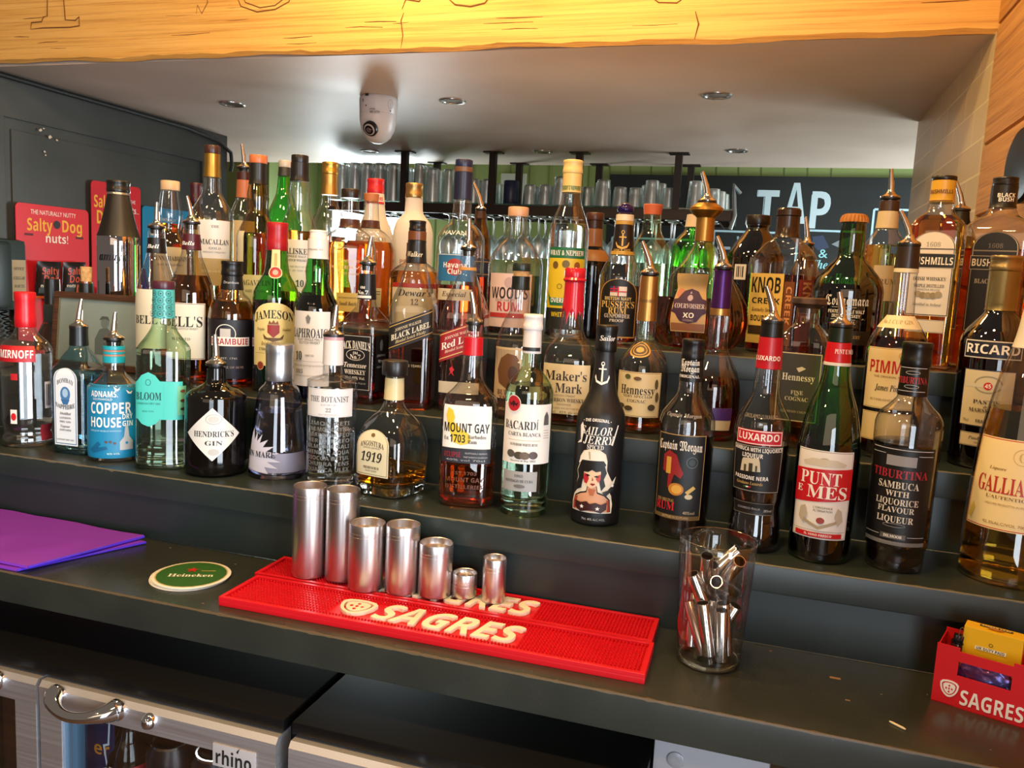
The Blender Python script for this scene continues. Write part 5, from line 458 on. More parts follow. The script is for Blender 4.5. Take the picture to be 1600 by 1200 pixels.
{"lab":"square bourbon bottle with brown wax top, yellow front label and brown side label","p":[0.0171,1.475,0.3423],"a":-0.5701,"sh":[7,0.65],"pf":[[0.0,0.049],[0.1495,0.049],[0.1645,0.0455],[0.1816,0.0327],[0.1943,0.0217],[0.205,0.0179]],"g":"clear","lq":[0.1323,"cognac"],"tp":[["wax2","#2c1a10",0.1943,0.243,0.019]],"L":[{"z":[0.0156,0.1334],"w":0.0651,"u":-0.0105,"c":"#d8b258","s":"rect","sl":0,"it":[["T","KNOB",0.0,0.1136,0.0252,0.0546,"#15130f","sb",0.0],["T","CREEK",0.0021,0.0875,0.0094,0.0525,"#15130f","sb",0.0],["T","Kentucky Straight",0.0,0.0727,0.0063,0.0462,"#4a3410","i",0.0],["T","BOURBON",0.0,0.058,0.0094,0.0483,"#15130f","sb",0.0],["R",-0.0273,0.0305,0.0273,0.0453,"#3a2a14"]]},{"z":[0.0156,0.1209],"w":0.0178,"u":0.0325,"c":"#6e3a1c","s":"rect","sl":0,"it":[["V","CREEK",0.0,0.0812,0.0094,0.063,"#c98a58","sb"]]},{"z":[0.0156,0.1251],"w":0.042,"u":0.0693,"c":"#8a3226","s":"rect","sl":0,"it":[["V","KNOB",0.0,0.0875,0.0231,0.0672,"#d09060","sb"]]}]},
{"lab":"bottle with copper pourer seen behind the square bourbon","p":[0.0563,1.66,0.3423],"a":-0.0339,"sh":[2,1],"pf":[[0.0,0.0284],[0.1378,0.0278],[0.1558,0.0217],[0.1738,0.0145],[0.1905,0.0121]],"g":"brown","tp":[],"po":[0.1929,0.0534,-0.0071],"L":[]},
{"lab":"dark green whiskey bottle with crimped orange-brown cap and white lettering, top step","p":[0.1138,1.4,0.3423],"a":-0.116,"sh":[2,1],"pf":[[0.0,0.0529],[0.1095,0.0534],[0.1275,0.0484],[0.1475,0.0333],[0.1674,0.0191],[0.1931,0.0191],[0.2226,0.0166]],"g":"dark_green","lq":[0.1205,"dark_wine"],"tp":[["crown","#a86a2c",0.2167,0.2295,0.0202]],"L":[{"z":[0.0321,0.1054],"w":0.0973,"u":0.0,"c":None,"s":"none","sl":0,"it":[["T","Connemara",0.0039,0.0957,0.0146,0.0642,"#cfc9b4","g",0.0],["R",-0.0175,0.0852,0.0175,0.0859,"#b8b29c"],["T","PEATED SINGLE MALT",0.0039,0.0791,0.0049,0.0526,"#cfc9b4","sb",0.0],["T","IRISH WHISKEY",0.0039,0.0723,0.0049,0.0409,"#cfc9b4","sb",0.0],["R",-0.0175,0.0666,0.0175,0.0674,"#b8b29c"],["T","ORIGINAL",0.0039,0.0625,0.0049,0.0273,"#cfc9b4","sb",0.0]],"n":"lettering"},{"z":[0.0291,0.0507],"w":0.0876,"u":0.0,"c":"#241a10","s":"rect","sl":0,"it":[["T","COOLEY DISTILLERY",0.0,0.0409,0.0049,0.0545,"#a88a50","f",0.0]]}]},
{"lab":"clear bottle with cream neck band, dark cork and tall steel pourer, top step right","p":[0.1771,1.535,0.3423],"a":-0.0101,"sh":[2,1],"pf":[[0.0,0.0359],[0.1865,0.0337],[0.2058,0.0245],[0.2186,0.0174],[0.2654,0.0147]],"g":"clear","lq":[0.1908,"pale_gold"],"tp":[["ring","#3a2418",0.2474,0.2643,0.0147],["foil","#c9b48c",0.2186,0.2474,0.0179]],"po":[0.2675,0.0505,-0.003],"L":[{"z":[0.1763,0.1879],"w":0.0213,"u":0.017,"c":"#4a6a9a","s":"rect","sl":0,"it":[]},{"z":[0.0979,0.1563],"w":0.0468,"u":0.0064,"c":"#b9a27c","s":"rect","sl":0,"it":[["T","RUM",0.0,0.1298,0.0085,0.0277,"#6a5030","f",0.0]]}]},
{"lab":"square whiskey bottle with yellow capsule and white arched label with black name band","p":[0.2328,1.395,0.3423],"a":-0.305,"sh":[7,0.8],"pf":[[0.0,0.0364],[0.2122,0.0369],[0.2237,0.0304],[0.2351,0.0195],[0.254,0.0161]],"g":"clear","lq":[0.2294,"amber"],"tp":[["cap","#17130e",0.2814,0.2879,0.0175],["foil","#c99a2e",0.2483,0.2814,0.0175]],"L":[{"z":[0.2447,0.2769],"w":0.0342,"u":0.0,"c":None,"s":"none","sl":0,"it":[["T","BUSHMILLS",0.0,0.2641,0.0057,0.0323,"#5a2a18","sb",0.0],["R",-0.0171,0.2498,0.0171,0.2512,"#5a2a18"]],"n":"lettering"},{"z":[0.0795,0.2039],"w":0.0589,"u":0.0,"c":"#d8cdb8","s":"arch","sl":0,"it":[["B",0.0008,0.0013,"#2a241e"],["T","1608",0.0,0.1853,0.0067,0.019,"#9a9080","i",0.0],["R",-0.0295,0.1778,0.0295,0.1797,"#5a5048"],["T","IRISH WHISKEY",0.0,0.1346,0.0052,0.0437,"#2c2620","f",0.0],["T","TRIPLE DISTILLED",0.0,0.1242,0.0048,0.0399,"#5a5048","f",0.0],["T","SMOOTH & MELLOW",0.0,0.1185,0.0029,0.0304,"#777","s",0.0],["C",-0.0133,0.1118,0.0048,0.0048,"#9a8a68"],["C",-0.0067,0.1099,0.0048,0.0048,"#8a7a58"],["C",0.0,0.1099,0.0048,0.0048,"#9a8a68"],["C",0.0067,0.1099,0.0048,0.0048,"#8a7a58"],["C",0.0133,0.1118,0.0048,0.0048,"#9a8a68"],["T","Distilled in Ireland",0.0,0.0966,0.0038,0.0361,"#777","i",0.0]]},{"z":[0.1506,0.1722],"w":0.0608,"u":0.0,"c":"#12100e","s":"rect","sl":0,"it":[["B",0.0,0.0008,"#b8a888"],["T","BUSHMILLS",0.0,0.1609,0.0105,0.0551,"#e8dcc4","sb",0.0]]},{"z":[0.0546,0.0737],"w":0.0532,"u":0.0,"c":"#cfc2a8","s":"rect","sl":0,"it":[["B",0.0006,0.0006,"#555"],["C",-0.0095,0.0641,0.0038,0.0057,"#a83a30"]]}]},
{"lab":"amber bottle with dark neck and steel pourer behind the yellow-capsuled whiskey","p":[0.3096,1.66,0.3423],"a":-0.1844,"sh":[2,1],"pf":[[0.0,0.031],[0.207,0.0299],[0.2296,0.023],[0.2465,0.0155],[0.2589,0.0138]],"g":"clear","lq":[0.2183,"amber"],"tp":[["ring","#15130f",0.2386,0.2622,0.0149]],"po":[0.2634,0.0536,-0.0139],"L":[{"z":[0.07,0.1718],"w":0.0497,"u":0.0,"c":"#b98a4a","s":"rect","sl":0,"it":[["T","RAY & BOB",0.0,0.1493,0.0056,0.0339,"#7a2a20","f",0.0],["C",0.0068,0.07,0.0056,0.009,"#c4161f"]]}]},
{"lab":"square whiskey bottle with black cap and black arched label, far right of top step","p":[0.333,1.475,0.3423],"a":-0.2918,"sh":[7,0.8],"pf":[[0.0,0.0487],[0.2124,0.0497],[0.2272,0.0404],[0.242,0.0222],[0.2548,0.0177]],"g":"clear","lq":[0.1866,"whisky_dark"],"tp":[["cap","#14110f",0.2851,0.2978,0.0182],["foil","#1a1614",0.2509,0.2851,0.0187]],"L":[{"z":[0.2463,0.2796],"w":0.0353,"u":0.0,"c":None,"s":"none","sl":0,"it":[["T","BLACK",0.0049,0.2692,0.0059,0.0235,"#f3efe6","sb",0.0],["T","BUSH",0.0049,0.2625,0.0059,0.0196,"#f3efe6","sb",0.0]],"n":"lettering"},{"z":[0.0579,0.2119],"w":0.0628,"u":0.0,"c":"#14110f","s":"arch","sl":0,"it":[["B",0.0015,0.0012,"#b9ac94"],["T","1608",0.0,0.1908,0.0069,0.0196,"#6a6258","i",0.0],["R",-0.0304,0.1821,0.0304,0.184,"#8a8070"],["T","BLACK BUSH",0.0,0.1365,0.0069,0.0451,"#b9ac94","f",0.0]]},{"z":[0.154,0.1753],"w":0.0628,"u":0.0,"c":"#0d0b0a","s":"rect","sl":0,"it":[["B",0.0,0.0009,"#b9ac94"],["T","BUSHMILLS",0.0,0.1647,0.0108,0.0569,"#e8dcc4","sb",0.0]]}]}
]
# ------------------------------------------------------------------ bottles
# each entry, in metres: lab label, p foot position, a heading of its front, sh cross-section (superellipse power, depth/width),
# pf profile [(height, half width)], g glass, lq [level, liquid], tp closures [kind, colour, z0, z1, half width], po pourer, L labels
def smoothstep(a, b, x):
    t = min(1, max(0, (x-a)/(b-a))); return t*t*(3-2*t)
def refine(pf):
    """monotone cubic through the profile points"""
    z = [p[0] for p in pf]; r = [p[1] for p in pf]; n = len(z)
    h = [max(1e-5, z[i+1]-z[i]) for i in range(n-1)]; d = [(r[i+1]-r[i])/h[i] for i in range(n-1)]
    m = [d[0]] + [0 if d[i-1]*d[i] <= 0 else 2*d[i-1]*d[i]/(d[i-1]+d[i]) for i in range(1, n-1)] + [d[-1]]
    out = []
    for i in range(n-1):
        k = max(2, min(9, int(max(h[i]/.008, abs(r[i+1]-r[i])/.003))+1))
        for j in range(k):
            t = j/k; t2 = t*t; t3 = t2*t
            out.append((z[i]+t*h[i], (2*t3-3*t2+1)*r[i]+(t3-2*t2+t)*h[i]*m[i]+(3*t2-2*t3)*r[i+1]+(t3-t2)*h[i]*m[i+1]))
    out.append((z[-1], r[-1]))
    return out
class Shape:
    def __init__(s, d):
        s.n, s.asp = d['sh']; s.pf = refine(d['pf']); s.R = max(p[1] for p in s.pf); s.rib = d.get('rib', 0)
        s.tab = {}
    def r(s, z):
        pf = s.pf
        if z <= pf[0][0]: return pf[0][1]
        for (a, ra), (b, rb) in zip(pf, pf[1:]):
            if z <= b: return ra+(rb-ra)*(z-a)/max(1e-6, b-a)
        return pf[-1][1]
    def xy(s, a, r, off=0, rib=True):
        t = smoothstep(.45, .82, r/s.R)
        n = 2+(s.n-2)*t; asp = 1+(s.asp-1)*t
        c, si = math.cos(a), math.sin(a)
        q = r*(abs(c)**n+(abs(si)/asp)**n)**(-1/n)
        if s.rib and rib: q *= 1+.035*math.cos(s.rib*a)*t
        q += off
        return q*c, q*si
    def arc(s, z):
        """angle for an arc length measured from the front (-y) at height z"""
        k = round(z, 3)
        if k in s.tab: return s.tab[k]
        r = s.r(z); N = 240; tab = [(0.0, -PI/2)]; p = s.xy(-PI/2, r); acc = 0
        for i in range(1, N+1):
            a = -PI/2+PI*i/N; q = s.xy(a, r); acc += math.hypot(q[0]-p[0], q[1]-p[1]); tab.append((acc, a)); p = q
        s.tab[k] = tab
        return tab
    def ang(s, u, tab):
        w = abs(u); sg = 1 if u >= 0 else -1
        if w >= tab[-1][0]: return -PI/2+sg*(tab[-1][1]+PI/2)
        lo, hi = 0, len(tab)-1
        while hi-lo > 1:
            m = (lo+hi)//2
            if tab[m][0] <= w: lo = m
            else: hi = m
        t = (w-tab[lo][0])/max(1e-9, tab[hi][0]-tab[lo][0])
        return -PI/2+sg*(tab[lo][1]+(tab[hi][1]-tab[lo][1])*t+PI/2)
def wrap(bm, S, zmid, step_z):
    """lay flat artwork (u, layer, z) onto the bottle's surface"""
    slice_bm(bm, 0, .0045)
    if step_z: slice_bm(bm, 2, .006)
    tab = S.arc(zmid)
    for v in bm.verts:
        u, lay, z = v.co
        a = S.ang(u, tab); x, y = S.xy(a, S.r(z), .0004+lay+(.0018 if S.rib else 0), False)
        v.co = (x, y, z)
def add_label(root, S, L):
    z0, z1 = L['z']; hw = L['w']/2; zmid = (z0+z1)/2; du = L['u']; sl = L['sl']
    rr = [S.r(z0+(z1-z0)*i/6) for i in range(7)]; curved = max(rr)-min(rr) > .0006
    lab = root
    border = [i for i in L['it'] if i[0] == 'B']; marks = [i for i in L['it'] if i[0] not in 'B']
    if L['s'] != 'none' and L['c']:
        pts = label_outline(L, hw, z0, z1); bm = bmesh.new(); slots = [L['c']]
        def ring(p, lay, mi):
            vs = [bm.verts.new((x, lay, z)) for x, z in p]; bm.faces.new(vs).material_index = mi
        a = sum(pts[i][0]*pts[(i+1) % len(pts)][1]-pts[(i+1) % len(pts)][0]*pts[i][1] for i in range(len(pts)))
        if a < 0: pts = pts[::-1]
        lay0 = L.get('_lay', 0)
        ring(pts, lay0, 0)
        for b in border:
            slots.append(b[3]); ring(inset_outline(pts, b[1]), lay0+.00008, len(slots)-1)
            slots.append(L['c']); ring(inset_outline(pts, b[1]+b[2]), lay0+.00016, len(slots)-1)
        for v in bm.verts: v.co.z += sl*v.co.x; v.co.x += du
        wrap(bm, S, zmid, curved or sl)
        lab = put(L.get('n', 'label'), bm, [paint(c, .45) for c in slots], root, smooth='all')
    if marks:
        bm = bmesh.new(); slots = []
        flat_items(bm, marks, slots, L.get('_lay', 0)+.0002)
        for v in bm.verts: v.co.z += sl*v.co.x; v.co.x += du
        wrap(bm, S, zmid, curved)
        nm = L.get('n', 'lettering') if lab is root else 'lettering'
        if lab is root and nm not in ('emblem', 'artwork', 'medal', 'seal', 'embossing'): nm = 'lettering'
        put(nm, bm, [paint(c, .45) for c in slots], lab, smooth='all')
TOPNAME = {'cap': 'cap', 'ring': 'neck_ring', 'foil': 'neck_foil', 'disc': 'stopper', 'cork': 'cork', 'ball': 'stopper', 'cone': 'shoulder_cone',
           'mushroom': 'stopper', 'plate': 'stopper_plate', 'crown': 'crown_cap', 'wax': 'wax_seal', 'wax2': 'wax_seal'}
METAL = {'#b4b5b8', '#c69a48', '#b99a62', '#a8946a', '#b5853c', '#b98a4a', '#b98b46', '#cfa14a', '#b08a3e', '#bb9550', '#a39468', '#c79a5a', '#b9b4ae'}
def add_top(root, S, t):
    kind, col, z0, z1, w = t; h = z1-z0; bm = bmesh.new(); seg = 32; ztop = S.pf[-1][0]
    m = paint(col, .32, .9 if col in METAL else 0, .5)
    if col == '#4a2266': m = paint(col, .3, .6)
    rb = lambda z, o=.0009: (S.r(min(z, ztop))+o)
    if kind in ('foil', 'ring'):
        n = max(2, int(h/.004)); zs = [z0+h*i/n for i in range(n+1)]
        base = [max(rb(z), w*.93 if kind == 'ring' or z > ztop else 0) for z in zs]
        pf = [(z, r) for z, r in zip(zs, base)]
        pf = [(z0, base[0]-.0006)] + [(z0+.0005, base[0])] + pf[1:-1] + [(z1-.0005, base[-1]), (z1, base[-1]-.0006)]
        lathe(bm, pf, seg)
    elif kind in ('cap', 'disc'):
        r = max(w, rb(z0) if z0 < ztop else 0); b = min(.0018, h*.2)
        pf = [(z0, r-.0004), (z0+b*.4, r)]
        if kind == 'cap' and h > .012:
            for q in (.30, .36, .74, .79): pf.append((z0+h*q, r if q in (.30, .79) else r-.0006))
            pf = sorted(pf)
        pf += [(z1-b, r), (z1-b*.3, r-b*.3), (z1, r-b), (z1, r*.3)]
        lathe(bm, pf, seg)
    elif kind == 'cork':
        lathe(bm, [(z0, w*.9), (z1-.001, w), (z1, w-.001)], seg); m = CORK
        if col in ('#bb5c38', '#b06a3c'): m = paint(col, .6)
    elif kind == 'ball':
        c = (z0+z1)/2
        lathe(bm, [(c-h/2*math.cos(PI*i/14), max(.0008, w*math.sin(PI*i/14))) for i in range(15)], seg); m = paint(col, .12, .3)
    elif kind == 'cone':
        n = 10; lathe(bm, [(z0+h*i/n, rb(z0+h*i/n, .001)) for i in range(n+1)], seg); m = paint(col, .45)
    elif kind == 'mushroom':
        lathe(bm, [(z0-.006, w*.55), (z0, w*.6), (z0+h*.25, w*.8), (z0+h*.45, w), (z1-.002, w), (z1, w-.003), (z1, w*.3)], seg)
        m = noisy('dark_turned_wood', '#33221a', '#5c4230', nscale=60, rough=(.5, .7))
    elif kind == 'plate':
        lathe(bm, [(z0-.012, w*.42), (z0-.007, w*.5), (z0-.003, w*.62), (z0, w*.80), (z0+h*.35, w), (z0+h*.6, w*.98), (z1, w*.6), (z1+.003, w*.35)], seg)
    elif kind == 'crown':
        fn = lambda a, z, r: ((r+(.0011*math.cos(24*a) if z < z1-.003 else 0))*math.cos(a), (r+(.0011*math.cos(24*a) if z < z1-.003 else 0))*math.sin(a))
        lathe(bm, [(z0, w), (z0+h*.5, w*.97), (z1-.002, w*.9), (z1, w*.7), (z1, w*.2)], 72, fn=fn)
    elif kind in ('wax', 'wax2'):
        m = paint(col, .22, 0, .6)
        if kind == 'wax2':
            lathe(bm, [(z0, rb(z0)), (z0+h*.15, w*1.02), (z0+h*.4, w), (z1-h*.28, w*.98), (z1-h*.25, w*1.06), (z1-.003, w*1.04), (z1, w*.9), (z1, w*.2)], seg)
        else:
            n = 44; rnd = random.Random(3); dr = [0]*n
            for k in range(0, n, 3):
                dd = rnd.uniform(.004, .030)
                for q, f in ((-1, .55), (0, 1), (1, .5)): dr[(k+q) % n] = max(dr[(k+q) % n], dd*f)
            rows = []
            for q in (1, .66, .33, 0):
                ring = []
                for k in range(n):
                    a = 2*PI*k/n; z = z0-dr[k]*q; r = rb(z, .0016 if q < 1 else .0005)
                    ring.append(bm.verts.new((r*math.cos(a), r*math.sin(a), z)))
                rows.append(ring)
            for z, r in ((z0+h*.3, max(w*.86, rb(z0+h*.3))), (z0+h*.62, w*.85), (z0+h*.68, w), (z0+h*.74, w*.88), (z0+h*.8, w*.92), (z1-.003, w*.9), (z1, w*.8), (z1, w*.2)):
                rows.append([bm.verts.new((r*math.cos(2*PI*k/n), r*math.sin(2*PI*k/n), z)) for k in range(n)])
            for A, B in zip(rows, rows[1:]):
                for k in range(n): bm.faces.new((A[k], A[(k+1) % n], B[(k+1) % n], B[k]))
            bm.faces.new(rows[-1])
    put(TOPNAME[kind], bm, m, root, smooth=True)
def add_pourer(root, S, po, dark=True):
    zc, ln, dx = po; r = S.r(zc)
    rt = max(.0085, min(r*1.12, .0165))
    bm = bmesh.new()
    lathe(bm, [(zc-.010, r*.7), (zc-.001, r*.8), (zc, rt), (zc+.003, rt), (zc+.0035, rt*.9)], 28)
    p = put('pourer', bm, paint('#17130f', .35), root, smooth=True)
    bm = bmesh.new()
    lathe(bm, [(zc+.003, rt*.98), (zc+.0045, rt), (zc+.006, rt*.86), (zc+.009, rt*.5), (zc+.013, .0055), (zc+.016, .0048)], 28)
    put('dome', bm, STEEL, p, smooth=True)
    bm = bmesh.new(); zb = zc+.012; top = zc+ln
    pts = [(0, 0, zb), (dx*.22, 0, zb+(top-zb)*.33), (dx*.6, 0, zb+(top-zb)*.68), (dx, 0, top)]
    pts = [Vector(q) for q in pts]
    M = Matrix.Rotation(-root.rotation_euler.z, 4, 'Z')
    cam = math.atan2(-root.location.y, -root.location.x)+PI/2
    M = Matrix.Rotation(cam-root.rotation_euler.z, 4, 'Z')
    tube(bm, [M @ q for q in pts], [.0050, .0045, .0038, .0031], 12)
    q = M @ Vector((dx*.15+.0045, .001, zb)); q2 = M @ Vector((dx*.4+.004, .001, zb+(top-zb)*.5))
    tube(bm, [q, q2], .0013, 6)
    put('spout', bm, STEEL, p, smooth=True)
def make_bottle(d):
    root = empty('bottle', d['p'], d['a']); tag(root, d['lab'], 'bottle', 'spirit bottles on the stepped back bar')
    S = Shape(d); sq = d['sh'][0] > 2 or d.get('rib'); seg = 64 if sq else 40
    if d.get('rib'): seg = 26*6
    g = GLASS[d['g']]
    bm = bmesh.new(); pf = S.pf; r0 = pf[0][1]
    prof = [(.0006, r0*.78), (0, r0*.84), (.0004, r0*.93), (.002, r0*.985), (.005, max(r0, S.r(.005)))] + [p for p in pf if p[0] > .008]
    lathe(bm, prof, seg, cap0=True, cap1=False, fn=lambda a, z, r: S.xy(a, r))
    opaque = d['g'] in ('black_glass', 'matt_black', 'frosted', 'amaya_chrome')
    put('glass_body', bm, g, root, smooth='all' if not sq else True)
    if 'lq' in d and not opaque:
        lv, kind = d['lq']; bm = bmesh.new(); lv = min(lv, pf[-1][0]-.004)
        th = .0016
        zb = d.get('tb', .005)
        prof = [(zb, max(.004, S.r(zb)*.80)), (zb+.0015, S.r(zb+.0015)-th-.0025), (zb+.0045, S.r(zb+.0045)-th)] + [(z, r-th) for z, r in pf if zb+.007 < z < lv-.001]+[(lv, S.r(lv)-th)]
        if 'tb' in d:
            bg = bmesh.new(); lathe(bg, [(.002, S.r(.002)*.93), (.004, S.r(.004)-th), (zb-.002, S.r(zb)-th), (zb-.0006, S.r(zb)-th-.002)], seg, fn=lambda a, z, r: S.xy(a, r))
            put('thick_base', bg, LIQ['base'], root, smooth=True)
        lathe(bm, prof, seg, fn=lambda a, z, r: S.xy(a, r))
        put('liquid', bm, LIQ[kind], root, smooth=True)
    for t in d['tp']: add_top(root, S, t)
    if 'po' in d: add_pourer(root, S, d['po'])
    lays = []
    for L in d['L']:
        z0, z1 = L['z']; u0, u1 = L['u']-L['w']/2, L['u']+L['w']/2; lay = 0.0
        for (a, b, c, e, q) in lays:
            if z0 < b and z1 > a and u0 < e and u1 > c: lay = max(lay, q+.0006)
        for t in d['tp']:
            if t[0] in ('foil', 'ring', 'cap', 'cone', 'disc') and z0 < t[3]-.001 and z1 > t[2]+.001:
                zm = (z0+z1)/2; rt = max(t[4]*(1 if t[0] in ('cap', 'disc') else .93), S.r(min(zm, S.pf[-1][0]))+.0009)
                lay = max(lay, rt-S.r(min(zm, S.pf[-1][0]))+.0002)
        L['_lay'] = lay; lays.append((z0, z1, u0, u1, lay))
        add_label(root, S, L)
    return root
for d in BOTTLES: make_bottle(d)

# ------------------------------------------------------------------ the setting
XL, XR = -2.55, .43
ZC = 1.05
PLASTER = noisy('ceiling_plaster', '#c0ab9a', '#cab6a6', nscale=3, detail=3, rough=(.42, .55))  # warm light on the ceiling is put into this tint; plaster itself is whitish
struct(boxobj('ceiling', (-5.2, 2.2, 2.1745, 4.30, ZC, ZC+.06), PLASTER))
BEAMW = wood('sawn_pine', '#e2b062', '#d29c4c', 'X', .8)
def beam():
    bm = bmesh.new(); n = 90; x0, x1 = -3.4, XR+.02
    rnd = random.Random(5); rows = []
    for i in range(n+1):
        x = x0+(x1-x0)*i/n; t = (x+2.45)/2.86
        zb = 1.055-.010*t+.0022*math.sin(x*7.3)+.0018*math.sin(x*17+1)+rnd.uniform(-.0012, .0012)
        c = .006+rnd.uniform(0, .005)
        rows.append([bm.verts.new(p) for p in ((x, 2.150, 1.75), (x, 2.150+.002*math.sin(x*5), 1.30), (x, 2.150, zb+c), (x, 2.150+c*1.2, zb), (x, 2.166, zb+.004), (x, 2.172, 1.75))])
    for a, b in zip(rows, rows[1:]):
        for k in range(6): bm.faces.new((a[k], b[k], b[(k+1) % 6], a[(k+1) % 6]))
    bm.faces.new(rows[0]); bm.faces.new(rows[-1][::-1])
    bmesh.ops.recalc_face_normals(bm, faces=bm.faces[:])
    o = struct(put('trim_1', bm, BEAMW, smooth=True))
    # old characters cut into the face of the beam, and a few splits
    CUT = paint('#6e4218', .8); bm = bmesh.new()
    def stroke(pts, r=.0018): tube(bm, [(x, 2.1496, z) for x, z in pts], [r*.4]+[r]*(len(pts)-2)+[r*.5], 6)
    stroke([(-2.330, 1.155), (-2.326, 1.175), (-2.285, 1.176), (-2.278, 1.190), (-2.262, 1.192), (-2.258, 1.30)])
    stroke([(-2.330, 1.155), (-2.28, 1.157), (-2.17, 1.155), (-2.135, 1.158), (-2.136, 1.185), (-2.150, 1.175), (-2.19, 1.178), (-2.20, 1.30)])
    stroke([(-1.700, 1.175), (-1.695, 1.20), (-1.68, 1.175), (-1.66, 1.205), (-1.665, 1.30)])
    stroke([(-1.57, 1.24), (-1.545, 1.19), (-1.49, 1.172), (-1.43, 1.176), (-1.385, 1.195), (-1.36, 1.24)], .0022)
    stroke([(-1.55, 1.24), (-1.53, 1.20), (-1.48, 1.183), (-1.43, 1.187), (-1.40, 1.205), (-1.38, 1.24)], .002)
    stroke([(-1.03, 1.16), (-1.02, 1.185), (-.98, 1.178), (-.96, 1.20)])
    stroke([(-.905, 1.19), (-.875, 1.165), (-.83, 1.158), (-.79, 1.165), (-.765, 1.195)], .002)
    stroke([(-.365, 1.17), (-.33, 1.145), (-.285, 1.142), (-.25, 1.165)], .002)
    stroke([(-1.03, 1.058), (-1.025, 1.09), (-1.032, 1.13), (-1.025, 1.15)], .0016)
    stroke([(-.235, 1.055), (-.228, 1.09), (-.238, 1.12)], .0022)
    for i in range(26):
        x = rnd.uniform(-2.4, .3); z = rnd.uniform(1.075, 1.22); w = rnd.uniform(.03, .14)
        stroke([(x, z), (x+w*.4, z+rnd.uniform(-.002, .002)), (x+w, z+rnd.uniform(-.003, .003))], rnd.uniform(.0006, .0013))
    put('carving', bm, CUT, o)
beam()
def cladding():
    bm = bmesh.new(); zs = [-.95, -.5, -.2, .12, .30, .475, .640, .800, 1.062, 1.40, 1.75]
    for a, b in zip(zs, zs[1:]):
        box(bm, XR, XR+.05, .50, 2.150, a+.0035, b-.0035, bev=.006)  # unseen near length extended to shade the right end of the counter
    box(bm, XR+.012, XR+.05, .502, 2.148, -.95, 1.75)
    struct(put('trim_2', bm, wood('pine_cladding', '#cd9550', '#aa7434', 'Y', 1.1, .5), smooth=True))
cladding()
struct(boxobj('wall_right', (XR, XR+.2, 2.152, 3.18, -.95, ZC), brick('glazed_brick')))
LW = noisy('dark_wall_paint', '#363835', '#3f403d', nscale=4, detail=4, rough=(.3, .45))
def left_wall():
    bm = bmesh.new(); Y0, Y1 = 1.7, 3.45
    box(bm, XL-.12, XL-.012, Y0, Y1, -.95, ZC)
    box(bm, XL-.012, XL, Y0, Y1, .905, ZC)          # top rail
    box(bm, XL-.012, XL, 3.27, Y1, -.95, .905)      # far stile
    box(bm, XL-.012, XL, Y0, 2.235, -.95, .905)     # near stile
    box(bm, XL-.012, XL-.006, 2.27, 3.235, -.95, .868, bev=.002)
    o = struct(put('wall_left', bm, LW))
    bm = bmesh.new()
    for (y, z, s) in ((2.385, .885, .010), (2.425, .868, .011), (2.40, .893, .005), (2.455, .862, .006), (2.40, .812, .006), (2.405, .80, .005)):
        rnd = random.Random(int(y*1000+z*100)); pts = []
        for k in range(9):
            a = 2*PI*k/9; q = s*rnd.uniform(.5, 1.1); pts.append(bm.verts.new((XL+.0006, y+q*math.cos(a), z+q*.6*math.sin(a))))
        bm.faces.new(pts)
    put('chipped_paint', bm, paint('#cfc0ae', .7), o)
left_wall()
bm = bmesh.new()
tube(bm, [(XL+.012, 2.20, ZC-.012), (XL+.012, 2.45, ZC-.014), (XL+.012, 2.80, ZC-.014), (XL+.012, 3.15, ZC-.016), (XL+.016, 3.36, ZC-.035), (XL+.014, 3.46, ZC-.075), (XL+.010, 3.475, ZC-.13), (XL+.000, 3.478, ZC-.16)], .009, 8)
tag(put('cable', bm, paint('#141414', .5), smooth=True), 'black cable run along the top of the dark panelled wall', 'cable')
GREENW = noisy('green_wall_paint', '#93a660', '#9fb16c', nscale=2, rough=(.6, .7))
def back_wall():
    bm = bmesh.new()
    box(bm, -5.6, -3.02, 5.20, 5.3, -.95, 2.2); box(bm, -2.28, 3.5, 5.20, 5.3, -.95, 2.2)
    box(bm, -3.02, -2.28, 5.20, 5.3, .94, 2.2); box(bm, -3.02, -2.28, 5.20, 5.3, -.95, .02)
    o = struct(put('wall_back', bm, GREENW))
    bm = bmesh.new()
    for k in range(20):
        x = -2.2+k*.13
        box(bm, x, x+.006, 5.197, 5.203, -.95, 2.2)
    put('board_joint', bm, paint('#75864a', .7), o)
    struct(boxobj('wall_corner', (-4.5, -3.10, 4.62, 5.2, -.95, 2.2), noisy('olive_wall_paint', '#76854a', '#7e8e50', nscale=2, rough=(.6, .7))))
back_wall()
def window():
    o = struct(empty('window_1', (-2.65, 5.22, .48)))
    bm = bmesh.new(); w, h = .37, .46
    for x0, x1, z0, z1 in ((-w, w, -h, -h+.05), (-w, w, h-.05, h), (-w, -w+.05, -h, h), (w-.05, w, -h, h), (-.015, .015, -h, h)):
        box(bm, x0, x1, -.03, .05, z0, z1, bev=.004)
    put('frame', bm, paint('#d8d6cc', .5), o)
    boxobj('pane', (-w+.05, w-.05, .03, .04, -h+.05, h-.05), emit('daylight', (.92, 1, 1), 5.5), o)
window()
struct(boxobj('floor', (-5.6, 3.5, -4.2, 5.3, -1.0, -.95), noisy('floorboards', '#4a3424', '#6a4a30', (1, 8, 1), rough=(.5, .7))))

